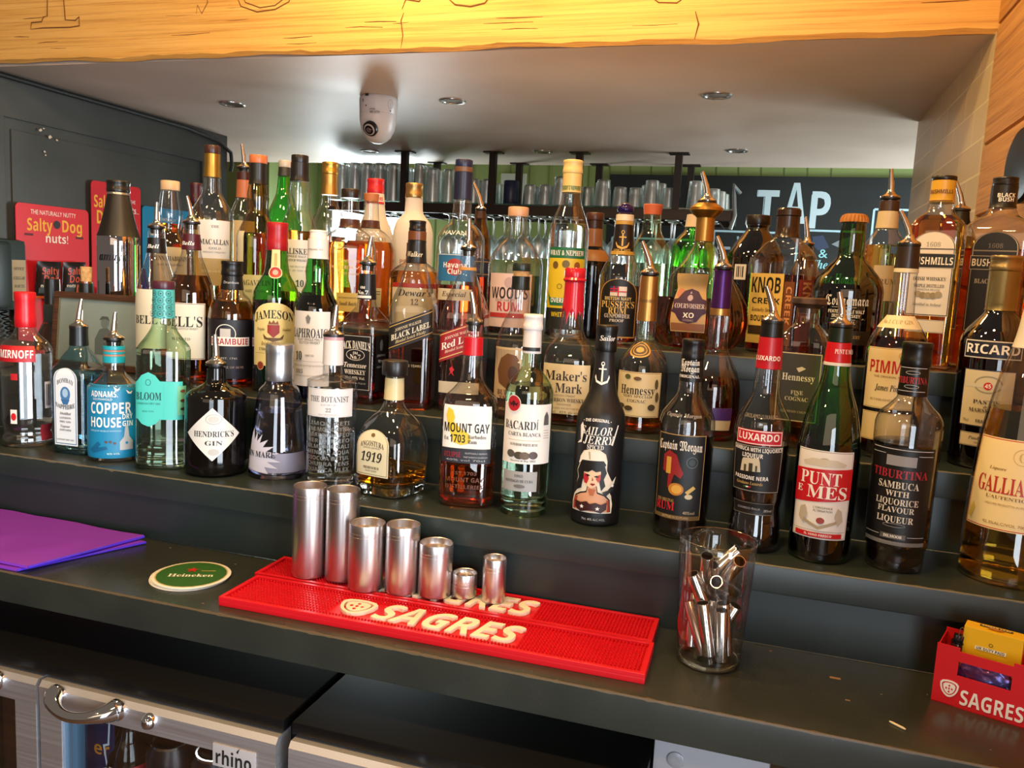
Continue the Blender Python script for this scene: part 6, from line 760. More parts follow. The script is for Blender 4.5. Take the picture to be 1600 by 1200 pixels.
# ------------------------------------------------------------------ stepped back bar and counter
def step(label, x0, x1, y0, y1, z0, z1, rx1, ry, chips, seed):
    root = empty('shelf_step', (0, y0, z0)); tag(root, label, 'shelf')
    P = lambda a, b, c, d, e, f: (a, b, c-y0, d-y0, e-z0, f-z0)
    boxobj('tread', P(x0, x1, y0, y1, z1-.036, z1), DARK, root, .0025)
    boxobj('riser', P(x0, rx1, y0+ry, y0+ry+.015, z0, z1-.0355), DARK, root)
    bm = bmesh.new(); rnd = random.Random(seed); x = chips[0]; up = []; lo = []
    while x < chips[1]:           # one ragged strip where the paint has worn off the front edge
        a = max(0, rnd.gauss(.0005, .0007)); up.append((x, a)); lo.append((x, max(0, rnd.gauss(.0004, .0006)))); x += rnd.uniform(.004, .012)
    rows = [[bm.verts.new((p[0], -.0003+q[1]*0, z1-z0-.0012-q[1])) for p, q in zip(up, lo)], [bm.verts.new((p[0], -.0003, z1-z0-.0006)) for p in up], [bm.verts.new((p[0], .0008, z1-z0+.0003)) for p in up], [bm.verts.new((p[0], .0014+p[1]*2, z1-z0+.0003)) for p in up]]
    for A, B in zip(rows, rows[1:]):
        for i in range(len(A)-1): bm.faces.new((A[i], A[i+1], B[i+1], B[i]))
    put('worn_edge', bm, paint('#605b49', .5), root)
step('lowest dark grey-green step of the back bar, carrying the front row of bottles', -2.3, XR-.002, 1.035, 1.20, .0005, .110, XR-.002, .017, (-1.4, .5), 11)
step('middle dark grey-green step of the back bar, behind the front row of bottles', -2.3, XR-.002, 1.185, 1.640, .1105, .222, XR-.002, .016, (-1.3, .4), 12)
step('highest dark grey-green step of the back bar, carrying the rear rows of bottles', -1.425, XR-.002, 1.330, 2.145, .2225, .342, XR-.002, .016, (-1.3, .4), 13)
def counter():
    root = empty('bar_counter', (0, .853, 0))
    tag(root, 'dark painted wooden counter with worn front edge below the bottles', 'counter')
    m = noisy('counter_paint', '#272a25', '#31342d', nscale=9, detail=7, rough=(.20, .34), lo=.3, hi=.75)
    boxobj('worktop', (-2.3, XR-.002, 0, .20, -.045, 0), m, root, .003)
    bm = bmesh.new(); rnd = random.Random(21); x = -1.3; A = []; B = []; D = []
    while x < .5:
        w = max(.0003, rnd.gauss(.0004, .0006)*(1 if x < -.55 else 1.4)); A.append(bm.verts.new((x, -.0003, -.0016-w*.5))); B.append(bm.verts.new((x, .0004, .0003))); D.append(bm.verts.new((x, .0012+w, .0003))); x += rnd.uniform(.003, .010)
    for i in range(len(A)-1): bm.faces.new((A[i], A[i+1], B[i+1], B[i])); bm.faces.new((B[i], B[i+1], D[i+1], D[i]))
    put('worn_edge', bm, paint('#5a4a32', .5), root)
    rnd = random.Random(22)
    bm = bmesh.new()
    for i in range(16):
        x = rnd.uniform(-.9, .3); y = rnd.uniform(.01, .19); s = rnd.uniform(.0006, .0016)
        box(bm, x, x+s*2.2, y, y+s, 0, .0004)
    for x, y, w, c in ((.105, .135, .012, 0), (.118, .085, .005, 0)):
        box(bm, x, x+w, y, y+w*.35, 0, .0005)
    put('paint_chips', bm, paint('#8a6a4a', .7), root)
counter()
bm = bmesh.new(); lathe(bm, [(-.009, .0008), (-.006, .0013), (.006, .0013), (.009, .0008)], 8)
o = put('cigarette_end', bm, paint('#d8c9a8', .8), smooth=True); o.location = (.166, .900, .0014); o.rotation_euler = (PI/2, 0, .9)
tag(o, 'tiny pale scrap of rolled paper lying on the dark counter', 'scrap')

# ------------------------------------------------------------------ fridges under the counter
def text_obj(name, items, mats_from, parent, M, thick=0, rough=.5):
    """flat marks given as (x, z) pushed through matrix M (x right, -y towards the reader)"""
    bm = bmesh.new(); slots = []
    flat_items(bm, items, slots)
    for v in bm.verts: v.co.y = -v.co.y
    if thick:
        r = bmesh.ops.extrude_face_region(bm, geom=bm.faces[:])
        for v in r['geom']:
            if isinstance(v, bmesh.types.BMVert): v.co.y -= thick
        bmesh.ops.recalc_face_normals(bm, faces=bm.faces[:])
    for v in bm.verts: v.co = M @ v.co
    return put(name, bm, [paint(c, rough) for c in slots], parent)
def fridge(x0, x1, label, doors, two=False):
    root = empty('bottle_fridge', ((x0+x1)/2, 1.0, -.95)); cx = (x0+x1)/2; tag(root, label, 'fridge')
    X = lambda v: v-cx; Y = lambda v: v-1.0; Z = lambda v: v+.95
    boxobj('top', (X(x0), X(x1), Y(.803), Y(1.30), Z(-.105), Z(-.090)), paint('#050506', .42, 0, .3), root, .002)
    bm = bmesh.new(); a, b = X(x0), X(x1)
    box(bm, a, a+.02, Y(.83), Y(1.30), 0, Z(-.105)); box(bm, b-.02, b, Y(.83), Y(1.30), 0, Z(-.105))
    box(bm, a+.02, b-.02, Y(1.28), Y(1.30), 0, Z(-.105)); box(bm, a+.02, b-.02, Y(.83), Y(1.28), 0, .06)
    put('cabinet', bm, paint('#17181a', .4), root)
    boxobj('wire_shelf', (a+.02, b-.02, Y(.85), Y(1.27), Z(-.375), Z(-.37)), paint('#6a6a6a', .4, .8), root)
    for (d0, d1, hx) in doors:
        dz0, dz1, fy = -.90, -.088 if False else -.108, .79
        d = empty('door', (0, 0, 0)); d.parent = root
        bm = bmesh.new(); w = .036
        box(bm, X(d0), X(d1), Y(fy), Y(fy+.032), Z(dz0), Z(dz0+.04), bev=.0015)
        sec = [(fy, dz1-.034), (fy, dz1-.007), (fy+.005, dz1), (fy+.032, dz1), (fy+.032, dz1-.034)]
        L0 = [bm.verts.new((X(d0), Y(p), Z(q))) for p, q in sec]; R0 = [bm.verts.new((X(d1), Y(p), Z(q))) for p, q in sec]
        for i in range(5): bm.faces.new((L0[i], R0[i], R0[(i+1) % 5], L0[(i+1) % 5]))
        bm.faces.new(L0[::-1]); bm.faces.new(R0); bmesh.ops.recalc_face_normals(bm, faces=bm.faces[:])
        for q in ((d0, d0+w), (d1-w, d1)): box(bm, X(q[0]), X(q[1]), Y(fy+.0004), Y(fy+.0316), Z(dz0+.039), Z(dz1-.0335), bev=.001)
        put('door_frame', bm, DOORSTEEL, d)
        bm = bmesh.new()
        for q in ((d0+w, d0+w+.012, dz0+.04, dz1-.034), (d1-w-.006, d1-w, dz0+.04, dz1-.034)): box(bm, X(q[0]), X(q[1]), Y(fy+.006), Y(fy+.026), Z(q[2]), Z(q[3]))
        put('inner_trim', bm, paint('#5f7f9c', .35, .6), d)
        boxobj('glass', (X(d0+w), X(d1-w), Y(fy+.014), Y(fy+.018), Z(dz0+.04), Z(dz1-.034)), GLASS['pane'], d)
        bm = bmesh.new(); n = 16; L = .095
        pts = []; rd = []
        for i in range(n+1):
            t = i/n; pts.append((X(hx)+L*(t-.5), Y(fy)-.004-.024*math.sin(PI*t)**.6, Z(dz1-.011)-.007*math.sin(PI*t)**.8)); rd.append(.0068+.0065*abs(2*t-1)**3)
        tube(bm, pts, rd, 12)
        for e in (-1, 1):
            M = Matrix.Translation((X(hx)+e*L*.5, Y(fy)-.003, Z(dz1-.012))) @ Matrix.Rotation(PI/2, 4, 'X')
            lathe(bm, [(-.004, .014), (0, .014), (.003, .011), (.006, .005)], 18, M=M)
        put('handle', bm, CHROME, d, smooth=True)
        if -.85 < hx < -.6:
            M = Matrix.Translation((X(-.690), Y(fy), Z(dz1-.016))) @ Matrix.Rotation(PI/2, 4, 'X')
            bm = bmesh.new(); lathe(bm, [(-.002, .0105), (.002, .0105), (.005, .009), (.009, .007), (.011, .003)], 24, M=M); put('lock', bm, CHROME, d, smooth=True)
            pl = boxobj('badge', (X(-.597), X(-.537), Y(fy)-.0015, Y(fy)+.001, Z(-.160), Z(-.131)), paint('#a9a2a0', .5), d, .001)
            text_obj('lettering', [['T', 'rhino', 0, 0, .017, .050, '#1c1a1c', 'sb', 0], ['P', [(.004, .012), (.009, .018), (.006, .010)], '#1c1a1c']], None, pl, Matrix.Translation((X(-.567), Y(fy)-.0018, Z(-.1475))))
    return root
fridge(-1.42, -.508, 'black-topped bottle fridge with steel framed glass doors, at lower left', [(-1.40, -.872, -.985), (-.866, -.510, -.788)])
r2 = fridge(-.497, -.085, 'second black-topped steel fridge beside the first, its door mostly out of frame', [(-.493, -.090, -.30)])
def fridge_bottle(x, y, label, capcol, lab, txt):
    root = empty('beer_bottle', (x, y, -.3695)); tag(root, label, 'bottle')
    bm = bmesh.new(); pf = refine([(0, .029), (.11, .030), (.14, .026), (.17, .014), (.205, .0125)])
    lathe(bm, pf, 28); put('glass_body', bm, paint('#120a06', .06), root, smooth='all')
    bm = bmesh.new(); lathe(bm, [(.200, .0140), (.203, .0148), (.209, .0135), (.211, .009)], 28); put('crown_cap', bm, paint(capcol, .3, .5), root, smooth=True)
    d = dict(sh=(2, 1), pf=[(0, .029), (.11, .030), (.14, .026), (.17, .014), (.205, .0125)]); S = Shape(d)
    a = math.atan2(-y, -x)+PI/2; root.rotation_euler = (0, 0, a)
    add_label(root, S, dict(z=[.065, .125], w=.062, u=0, c=lab, s='rect', sl=0, it=txt))
    return root
fridge_bottle(-.797, .872, 'dark beer bottle with red and white label behind the fridge glass', '#1a1a1a', '#a3202a', [['R', -.031, .065, -.008, .125, '#d8d0c8'], ['T', 'BROWN', .008, .114, .006, .03, '#f0e8e0', 'f', 0], ['T', 'ALE', .004, .105, .006, .016, '#f0e8e0', 'f', 0], ['C', -.019, .11, .008, .014, '#2a2a2a']])
def can(x, y, label, col):
    root = empty('beer_can', (x, y, -.3695), math.atan2(-y, -x)+PI/2); tag(root, label, 'can', 'cans behind the fridge glass')
    pf = [(0, .022), (.006, .030), (.012, .033), (.150, .033), (.160, .028), (.164, .027)]
    bm = bmesh.new(); lathe(bm, pf, 32); put('can_body', bm, paint(col, .3, .4), root, smooth=True)
    bm = bmesh.new(); lathe(bm, [(.163, .0275), (.167, .0275), (.167, .025), (.164, .023)], 32); put('can_lid', bm, STEEL, root, smooth=True)
    S = Shape(dict(sh=(2, 1), pf=[(0, .033), (.17, .033)]))
    add_label(root, S, dict(z=[.09, .15], w=.06, u=0, c=None, s='none', sl=0, n='emblem', it=[['C', 0, .115, .026, .026, '#8a3a34'], ['O', 0, .115, .026, .026, .002, '#d8cfc0'], ['C', 0, .115, .015, .015, '#2a2422'], ['T', '33', 0, .113, .018, .020, '#d8cfc0', 'f', 0], ['T', 'BROOKLYN', 0, .136, .006, .036, '#e0d8c8', 'sb', .004]]))
can(-.728, .875, 'dark red badge can behind the fridge glass, next to the beer bottle', '#2a2022')
can(-.655, .875, 'dark red badge can behind the fridge glass, below the door badge', '#2a2022')
bx = empty('poster_card', (-.830, .850, -.30)); tag(bx, 'navy card with white jagged outline standing inside the fridge door', 'card')
boxobj('card', (-.040, .028, -.001, .001, -.06, .135), paint('#15204a', .4), bx)
text_obj('lettering', [['T', 'er', .008, .075, .018, .026, '#d98a2a', 'sb', 0], ['P', [(-.030, .128), (-.026, .118), (.020, .114), (.018, .085), (.010, .082), (.016, .05), (.006, .045), (.008, .044), (.019, .049), (.013, .080), (.021, .083), (.023, .117), (-.024, .121), (-.028, .130)], '#c9d4e8']], None, bx, Matrix.Translation((0, -.0014, 0)))
db = empty('beer_keg_tin', (-.955, .875, -.3695), math.atan2(-.875, .955)+PI/2); tag(db, 'round white and red badge can behind the far left fridge door', 'can')
bm = bmesh.new(); lathe(bm, [(0, .044), (.006, .048), (.225, .048), (.232, .044)], 36); put('can_body', bm, paint('#3a2018', .35), db, smooth=True)
add_label(db, Shape(dict(sh=(2, 1), pf=[(0, .048), (.24, .048)])), dict(z=[.12, .2], w=.08, u=0, c=None, s='none', sl=0, n='emblem', it=[['C', .006, .155, .034, .034, '#d0c8c4'], ['O', .006, .155, .034, .034, .004, '#9c2a28'], ['T', 'BREWED', .010, .160, .009, .04, '#8a2a28', 'sb', 0]]))
def washer():
    root = empty('grey_dispenser', (-.030, 1.0, -.95)); tag(root, 'pale grey plastic machine with round lock under the counter, lower right', 'dispenser')
    bm = bmesh.new(); box(bm, -.053, .075, -.105, .17, 0, .90, bev=.008); put('housing', bm, paint('#8f9097', .4), root, smooth=True)
    M = Matrix.Translation((-.027, -.105, .863)) @ Matrix.Rotation(PI/2, 4, 'X')
    bm = bmesh.new(); lathe(bm, [(-.002, .0095), (.0015, .0095), (.0022, .0085), (.0022, .003)], 24, M=M); put('lock', bm, paint('#85868d', .3), root, smooth=True)
washer()
lamp('fridge_fill', (-.72, .93, -.13), .22, (.85, .93, 1), .02)  # added to lift the dark cabinet interior; it has no fitting

# ------------------------------------------------------------------ things on the counter
RUB = paint('#d01420', .34); CREAM = paint('#f2e8cc', .5)
SAGRES_SHIELD = [('ring', [(-.5, .36), (0, .48), (.5, .36), (.46, -.05), (.28, -.34), (0, -.5), (-.28, -.34), (-.46, -.05)])]
def shield_bm(bm, cx, cy, w, h, z0, z1, M=None):
    """a shield: outer rim, inner field and five dots"""
    base = SAGRES_SHIELD[0][1]
    def sub(pts): # rounder outline
        out = []
        n = len(pts)
        for i in range(n):
            p, q = pts[i], pts[(i+1) % n]; out += [(p[0]*.75+q[0]*.25, p[1]*.75+q[1]*.25), (p[0]*.25+q[0]*.75, p[1]*.25+q[1]*.75)]
        return out
    b = sub(base)
    def prism(outer, inner, a, c, mi):
        n = len(outer)
        O0 = [bm.verts.new((cx+x*w, cy+y*h, a)) for x, y in outer]; O1 = [bm.verts.new((cx+x*w, cy+y*h, c)) for x, y in outer]
        for i in range(n): bm.faces.new((O0[i], O0[(i+1) % n], O1[(i+1) % n], O1[i])).material_index = mi
        if inner is None: bm.faces.new(O1).material_index = mi
        else:
            I1 = [bm.verts.new((cx+x*w, cy+y*h, c)) for x, y in inner]; I0 = [bm.verts.new((cx+x*w, cy+y*h, a)) for x, y in inner]
            for i in range(n):
                bm.faces.new((O1[i], O1[(i+1) % n], I1[(i+1) % n], I1[i])).material_index = mi
                bm.faces.new((I1[i], I1[(i+1) % n], I0[(i+1) % n], I0[i])).material_index = mi
    prism(b, [(x*.80, y*.80) for x, y in b], z0, z1, 0)
    prism([(x*.66, y*.66) for x, y in b], None, z0, z1, 0)
    for dx, dy in ((0, 0), (-.15, .0), (.15, 0), (0, .16), (0, -.17)):
        prism([(dx+.045*math.cos(2*PI*k/10), dy+.055*math.sin(2*PI*k/10)) for k in range(10)], None, z1-.0002, z1+.0003, 1)
def bar_mat(x0, x1, y0, y1, label, rz, tx0, tx1, ty, sx):
    cx, cy = (x0+x1)/2, (y0+y1)/2; w, d = x1-x0, y1-y0
    root = empty('bar_mat', (cx, cy, .0002), rz); tag(root, label, 'bar mat', 'red rubber bar mats')
    bm = bmesh.new(); a, b = w/2, d/2; rim = .0055
    box(bm, -a, a, -b, b, 0, .0075, bev=.0012)
    for q in ((-a, a, -b, -b+rim), (-a, a, b-rim, b), (-a, -a+rim, -b+rim, b-rim), (a-rim, a, -b+rim, b-rim)): box(bm, *q, .007, .0125, bev=.0008)
    # rows of short rubber pins
    nx = 120; ny = 11
    def blocked(x, y): return tx0-.016 < x+cx < tx1+.004 and abs(y+cy-ty) < .0265 or abs(x+cx-sx) < .031 and abs(y+cy-ty) < .026
    for i in range(nx):
        for j in range(ny):
            x = -a+rim+.004+(w-2*rim-.008)*i/(nx-1); y = -b+rim+.003+(d-2*rim-.006)*j/(ny-1)
            if blocked(x, y): continue
            r0, r1 = .0018, .0012; z0, z1 = .0074, .0112
            lo = [bm.verts.new((x+r0*math.cos(PI*k/3), y+r0*math.sin(PI*k/3), z0)) for k in range(6)]
            hi = [bm.verts.new((x+r1*math.cos(PI*k/3), y+r1*math.sin(PI*k/3), z1)) for k in range(6)]
            for k in range(6): bm.faces.new((lo[k], lo[(k+1) % 6], hi[(k+1) % 6], hi[k]))
            bm.faces.new(hi)
    put('rubber_base', bm, RUB, root)
    bm = bmesh.new(); vs, fs, nw = glyphs('SAGRES', 'sb'); sxx = (tx1-tx0)/nw; h = .046
    bv = [bm.verts.new(((tx0+tx1)/2-cx+x*sxx+.22*y*h, ty-cy+y*h, .0078)) for x, y in vs]
    for f in fs: bm.faces.new([bv[i] for i in f])
    r = bmesh.ops.extrude_face_region(bm, geom=bm.faces[:])
    for v in r['geom']:
        if isinstance(v, bmesh.types.BMVert): v.co.z = .0125
    bmesh.ops.recalc_face_normals(bm, faces=bm.faces[:])
    put('lettering', bm, CREAM, root)
    bm = bmesh.new(); shield_bm(bm, sx-cx, ty-cy, .050, .048, .0078, .0125); put('emblem', bm, [CREAM, RUB], root)
bar_mat(-.655, -.098, .879, .967, 'red ribbed bar mat with cream lettering, nearer the counter edge', .016, -.443, -.259, .922, -.477)
bar_mat(-.664, -.102, .970, 1.046, 'red ribbed bar mat behind, with the steel thimble measures standing on it', .010, -.449, -.265, 1.009, -.482)
JIG = [(-.593, .994, .130, .0234, 'tallest steel thimble measure, at the left end of the row'), (-.5445, 1.001, .129, .0232, 'tall steel thimble measure, second from the left in the row'),
       (-.498, .985, .092, .0247, 'middle-height steel measure just right of the two tall ones'), (-.4485, .994, .094, .0233, 'middle-height steel measure, fourth from the left in the row'),
       (-.402, 1.001, .073, .0230, 'shorter wide steel measure, fifth from the left in the row'), (-.3635, 1.013, .033, .0171, 'smallest squat steel measure on the back mat'),
       (-.322, 1.014, .060, .0159, 'narrow steel measure standing apart at the right of the row')]
for x, y, h, r, l in JIG:
    bm = bmesh.new(); fl = h*.80 if h > .05 else h*.72
    pf = [(0, r*.9), (.001, r*.985), (.003, r), (h-.0165, r), (h-.0162, r-.0003), (h-.0159, r), (h-.0118, r), (h-.0115, r-.0003), (h-.0112, r), (h-.001, r), (h, r-.0003), (h-.0006, r-.0011), (fl+h*.12, r-.0012), (fl+h*.08, r-.002), (fl+h*.06, .001)]
    lathe(bm, pf, 48)
    o = put('thimble_measure', bm, BRUSHED, smooth=True); o.location = (x, y, .0128)
    tag(o, l, 'measure', 'steel spirit measures on the red mats')
def coaster(x, y, z, rz, label, top):
    root = empty('beer_mat', (x, y, z), rz); tag(root, label, 'beer mat', 'round green beer mats')
    bm = bmesh.new(); lathe(bm, [(0, .0525), (.0003, .0532), (.0011, .0532), (.0014, .0525)], 56); put('card', bm, paint('#dcd8cc', .6), root, smooth=True)
    bm = bmesh.new(); slots = []
    it = [['C', 0, 0, .0475, .0475, '#2c5a1e'], ['O', 0, 0, .0490, .0490, .0016, '#b5a46a'], ['T', 'Heineken', 0, -.004, .011, .062, '#e8e4d0', 'f', 0]]
    it.append(['P', [(-.003+.010*math.cos(PI/2+PI*k/5)*(1 if k % 2 == 0 else .42), .017+.010*math.sin(PI/2+PI*k/5)*(1 if k % 2 == 0 else .42)) for k in range(10)], '#b3241c'])
    it.append(['R', .010, .012, .030, .0135, '#c9b46a'])
    if top: flat_items(bm, it, slots)
    if top:
        for v in bm.verts: v.co = Vector((v.co.x, v.co.z, .0015+v.co.y))
        put('print', bm, [paint(c, .4) for c in slots], root)
    else: bm.free()
coaster(-.752, .940, .0002, .5, 'beer mat at the bottom of the small green stack', False)
coaster(-.7525, .942, .0018, .2, 'middle beer mat of the small green stack on the counter', False)
coaster(-.749, .941, .0034, .42, 'top green beer mat with red star and white lettering', True)
def folder(label, dz, pts, h):
    root = empty('plastic_folder', (-1.05, .93, dz)); tag(root, label, 'folder', 'purple folders at the left of the counter')
    bm = bmesh.new(); lo = [bm.verts.new((x+1.05, y-.93, 0)) for x, y in pts]; hi = [bm.verts.new((x+1.05, y-.93, h)) for x, y in pts]; n = len(pts)
    bm.faces.new(hi); bm.faces.new(lo[::-1])
    for i in range(n): bm.faces.new((lo[i], lo[(i+1) % n], hi[(i+1) % n], hi[i]))
    bmesh.ops.recalc_face_normals(bm, faces=bm.faces[:])
    e = [x for x in bm.edges if abs(x.verts[0].co.z-x.verts[1].co.z) < 1e-5 and x.verts[0].co.z > h*.5]
    bmesh.ops.subdivide_edges(bm, edges=[x for x in bm.edges], cuts=5, use_grid_fill=True)
    rnd = random.Random(int(dz*1e4))
    for v in bm.verts:
        if v.co.z > h*.9: v.co.z += .0012*math.sin(v.co.x*40+dz*900)*math.cos(v.co.y*33)
    put('cover', bm, paint('#8a3cc2', .25, 0, .6), root, smooth=True)
    bm = bmesh.new(); tube(bm, [(pts[1][0]+1.05, pts[1][1]-.93, h*.5), (pts[2][0]+1.05, pts[2][1]-.93, h*.5)], h*.5, 8); put('spine', bm, paint('#4a2ec8', .2, 0, .6), root, smooth=True)
folder('purple plastic folder underneath, at the left end of the counter', .0006, [(-1.32, .862), (-.975, .858), (-.905, 1.028), (-1.30, 1.046)], .004)
folder('topmost purple plastic folder at the left end of the counter', .0060, [(-1.32, .868), (-.960, .862), (-.915, 1.036), (-1.19, 1.046), (-1.32, 1.03)], .004)
PILE = (((0.0004, 0.0124, 0.0124), (0.0266, 0.0075, 0.0705)), ((-0.0051, -0.0157, 0.0124), (-0.0273, -0.0011, 0.0707)), ((-0.0221, 0.0084, 0.0103), (-0.0216, 0.0193, 0.0734)), ((0.0155, -0.0162, 0.0099), (0.0110, -0.0220, 0.0735)), ((-0.0097, 0.0026, 0.0106), (-0.0011, 0.0078, 0.0738)), ((0.0209, -0.0037, 0.0133), (0.0121, -0.0073, 0.0766)), ((-0.0122, 0.0225, 0.0143), (0.0115, 0.0162, 0.0734)), ((0.0014, -0.0263, 0.0181), (-0.0103, -0.0282, 0.0810)), ((-0.0010, -0.0081, 0.0532), (-0.0255, -0.0200, 0.1112)), ((-0.0014, 0.0299, 0.0647), (-0.0042, -0.0029, 0.1196)), ((0.0223, 0.0203, 0.0816), (0.0031, -0.0334, 0.1106)), ((0.0075, 0.0288, 0.0881), (0.0265, -0.0132, 0.1324)), ((-0.0117, 0.0040, 0.0817), (-0.0100, -0.0269, 0.1377)), ((-0.0195, 0.0243, 0.0872), (0.0237, 0.0251, 0.1345)))
def pint():
    x, y = -.034, .977; root = empty('pint_glass', (x, y, .0002)); tag(root, 'straight pint glass full of small steel tubes on the counter', 'glass')
    ro = lambda z: .0375+(.0455-.0375)*(z/.152)
    ri = lambda z: ro(z)-.0021
    bm = bmesh.new()
    lathe(bm, [(0, .034), (.002, ro(.002))]+[(.004+.148*i/14, ro(.004+.148*i/14)) for i in range(15)]+[(.1528, ro(.152)-.0010), (.152, ri(.152))], 56, cap1=False)
    put('glass_body', bm, GLASS['pint'], root, smooth='all')
    bm = bmesh.new(); lathe(bm, [(.0008, ro(.001)-.004), (.003, ro(.003)-.0022), (.008, ri(.008)), (.0085, ri(.0085)-.004)], 48); put('thick_base', bm, liquid('base_glass', (.97, .95, .88), 1.45), root, smooth=True)
    ends = [(Vector(p), Vector(q)) for p, q in PILE]
    for p, q in ends:
        bm = bmesh.new(); d = (q-p).normalized(); u, v = frame_along(p, q); n = 24; r = .0076; L = (q-p).length
        rings = []
        for s, rr in ((0, r-.001), (.0008, r), (L-.0004, r), (L, r-.0003), (L, r-.0011), (L*.5, r-.0011), (L*.3, r-.0012), (.0008, r-.0012)):
            rings.append([bm.verts.new(d*s+rr*(math.cos(2*PI*k/n)*u+math.sin(2*PI*k/n)*v)) for k in range(n)])
        for A, B in zip(rings, rings[1:]):
            for k in range(n): bm.faces.new((A[k], A[(k+1) % n], B[(k+1) % n], B[k]))
        bmesh.ops.recalc_face_normals(bm, faces=bm.faces[:])
        o = put('steel_tube', bm, STEEL, smooth=True); o.location = Vector((x, y, .0002))+p
        tag(o, 'small hollow steel tube standing in the pint glass', 'tube', 'steel tubes in the pint glass')
pint()
def carton():
    ang = math.atan2(-.03, .085); root = empty('cardboard_carrier', (.211, .979, 0), ang); tag(root, 'red cardboard bar caddy with white lettering at the right end of the counter', 'caddy')
    W, D, H, t = .185, .058, .068, .0012; m = paint('#c4131d', .42)
    bm = bmesh.new(); N = 14
    def slabs(y0, y1):
        for x0, x1, z0, z1 in ((0, .0225, 0, H), (.0735, W, 0, H), (.0225, .0735, 0, .0365), (.0225, .0735, .0525, H-.004)): box(bm, x0, x1, y0, y1, z0, z1)
    slabs(0, t); box(bm, 0, W, D-t, D, 0, H); box(bm, 0, t, t, D-t, 0, H-.004); box(bm, W-t, W, t, D-t, 0, H); box(bm, 0, W, 0, D, 0, t)
    put('carton', bm, m, root)
    text_obj('lettering', [['T', 'SAGRES', .058, .0135, .0165, .060, '#e6ddd6', 'sb', 0]], None, root, Matrix.Translation((0, -.0004, 0)))
    bm = bmesh.new(); shield_bm(bm, 0, 0, .019, .021, 0, .0004)
    M = Matrix.Translation((.0165, -.0001, .0195)) @ Matrix.Rotation(PI/2, 4, 'X')
    for v in bm.verts: v.co = M @ v.co
    put('emblem', bm, [paint('#e6ddd6', .5), m], root)
    Mr = Matrix.Translation((.211, .979, 0)) @ Matrix.Rotation(ang, 4, 'Z')
    # tobacco box
    o = empty('tobacco_box', Mr @ Vector((.050, .029, .0014)), ang); tag(o, 'yellow tobacco box standing in the red caddy', 'box')
    bm = bmesh.new(); box(bm, -.0285, .0285, -.009, .012, .004, .0865, bev=.0006)
    put('box_body', bm, paint('#dcae18', .35), o)
    text_obj('lettering', [['R', -.016, .0635, .014, .0675, '#e8e0c0'], ['T', 'UK DUTY PAID', -.001, .0655, .003, .027, '#2c2418', 'sb', 0], ['O', -.001, .0715, .002, .002, .0006, '#2c2418'], ['R', -.006, .056, .006, .0562, '#6a5010'], ['R', -.006, .0545, .006, .0547, '#6a5010'], ['R', -.006, .053, .006, .0532, '#6a5010']], None, o, Matrix.Translation((0, -.0094, 0)))
    text_obj('lid_print', [['R', -.015, .004, .017, .009, '#4a3410'], ['T', 'AMBER LEAF', .001, .0065, .0032, .029, '#e8d8a0', 'sb', 0], ['C', .001, .001, .008, .0025, '#b8701c']], None, o, Matrix.Translation((0, -.002, .0872)) @ Matrix.Rotation(-PI/2, 4, 'X'))
    # lighter
    o = empty('lighter', Mr @ Vector((.0105, .020, .0014)), ang+.3); tag(o, 'small dark lighter with metal clip in the corner of the red caddy', 'lighter'); o.rotation_euler = (0, .10, ang+.3)
    bm = bmesh.new(); lathe(bm, [(0, .0055), (.002, .0062), (.062, .0062), (.064, .0055)], 20); put('lighter_body', bm, paint('#3a1210', .2), o, smooth=True)
    bm = bmesh.new(); lathe(bm, [(.0642, .0065), (.0665, .0065)], 20); box(bm, -.0045, .0045, -.004, .004, .0665, .074, bev=.0008); put('lighter_head', bm, paint('#191616', .3, .5), o, smooth=True)
    bm = bmesh.new(); tube(bm, [(-.0016, -.0052, .070), (-.0016, -.0052, .083), (0, -.0052, .0852), (.0016, -.0052, .083), (.0016, -.0052, .070)], .0006, 8); put('clip', bm, paint('#c9a878', .25, 1), o, smooth=True)
    # crumpled pouch behind the hand hole
    bm = bmesh.new(); bmesh.ops.create_icosphere(bm, subdivisions=4, radius=1); rnd = random.Random(4)
    for v in bm.verts:
        n = math.sin(v.co.x*9+1)*math.sin(v.co.y*8)*math.cos(v.co.z*10+2)
        v.co = Vector((v.co.x*.030, v.co.y*.0065, v.co.z*.021))*(1+.22*n)
    o = put('foil_pouch', bm, noisy('crinkled_foil', '#6a2a50', '#4a4a8a', nscale=60, detail=2, rough=(.15, .3), metal=.5), smooth='all'); o.location = Mr @ Vector((.048, .010, .0345)); o.rotation_euler = (0, 0, ang)
    tag(o, 'crumpled shiny purple pouch seen through the hand hole of the red caddy', 'pouch')
carton()
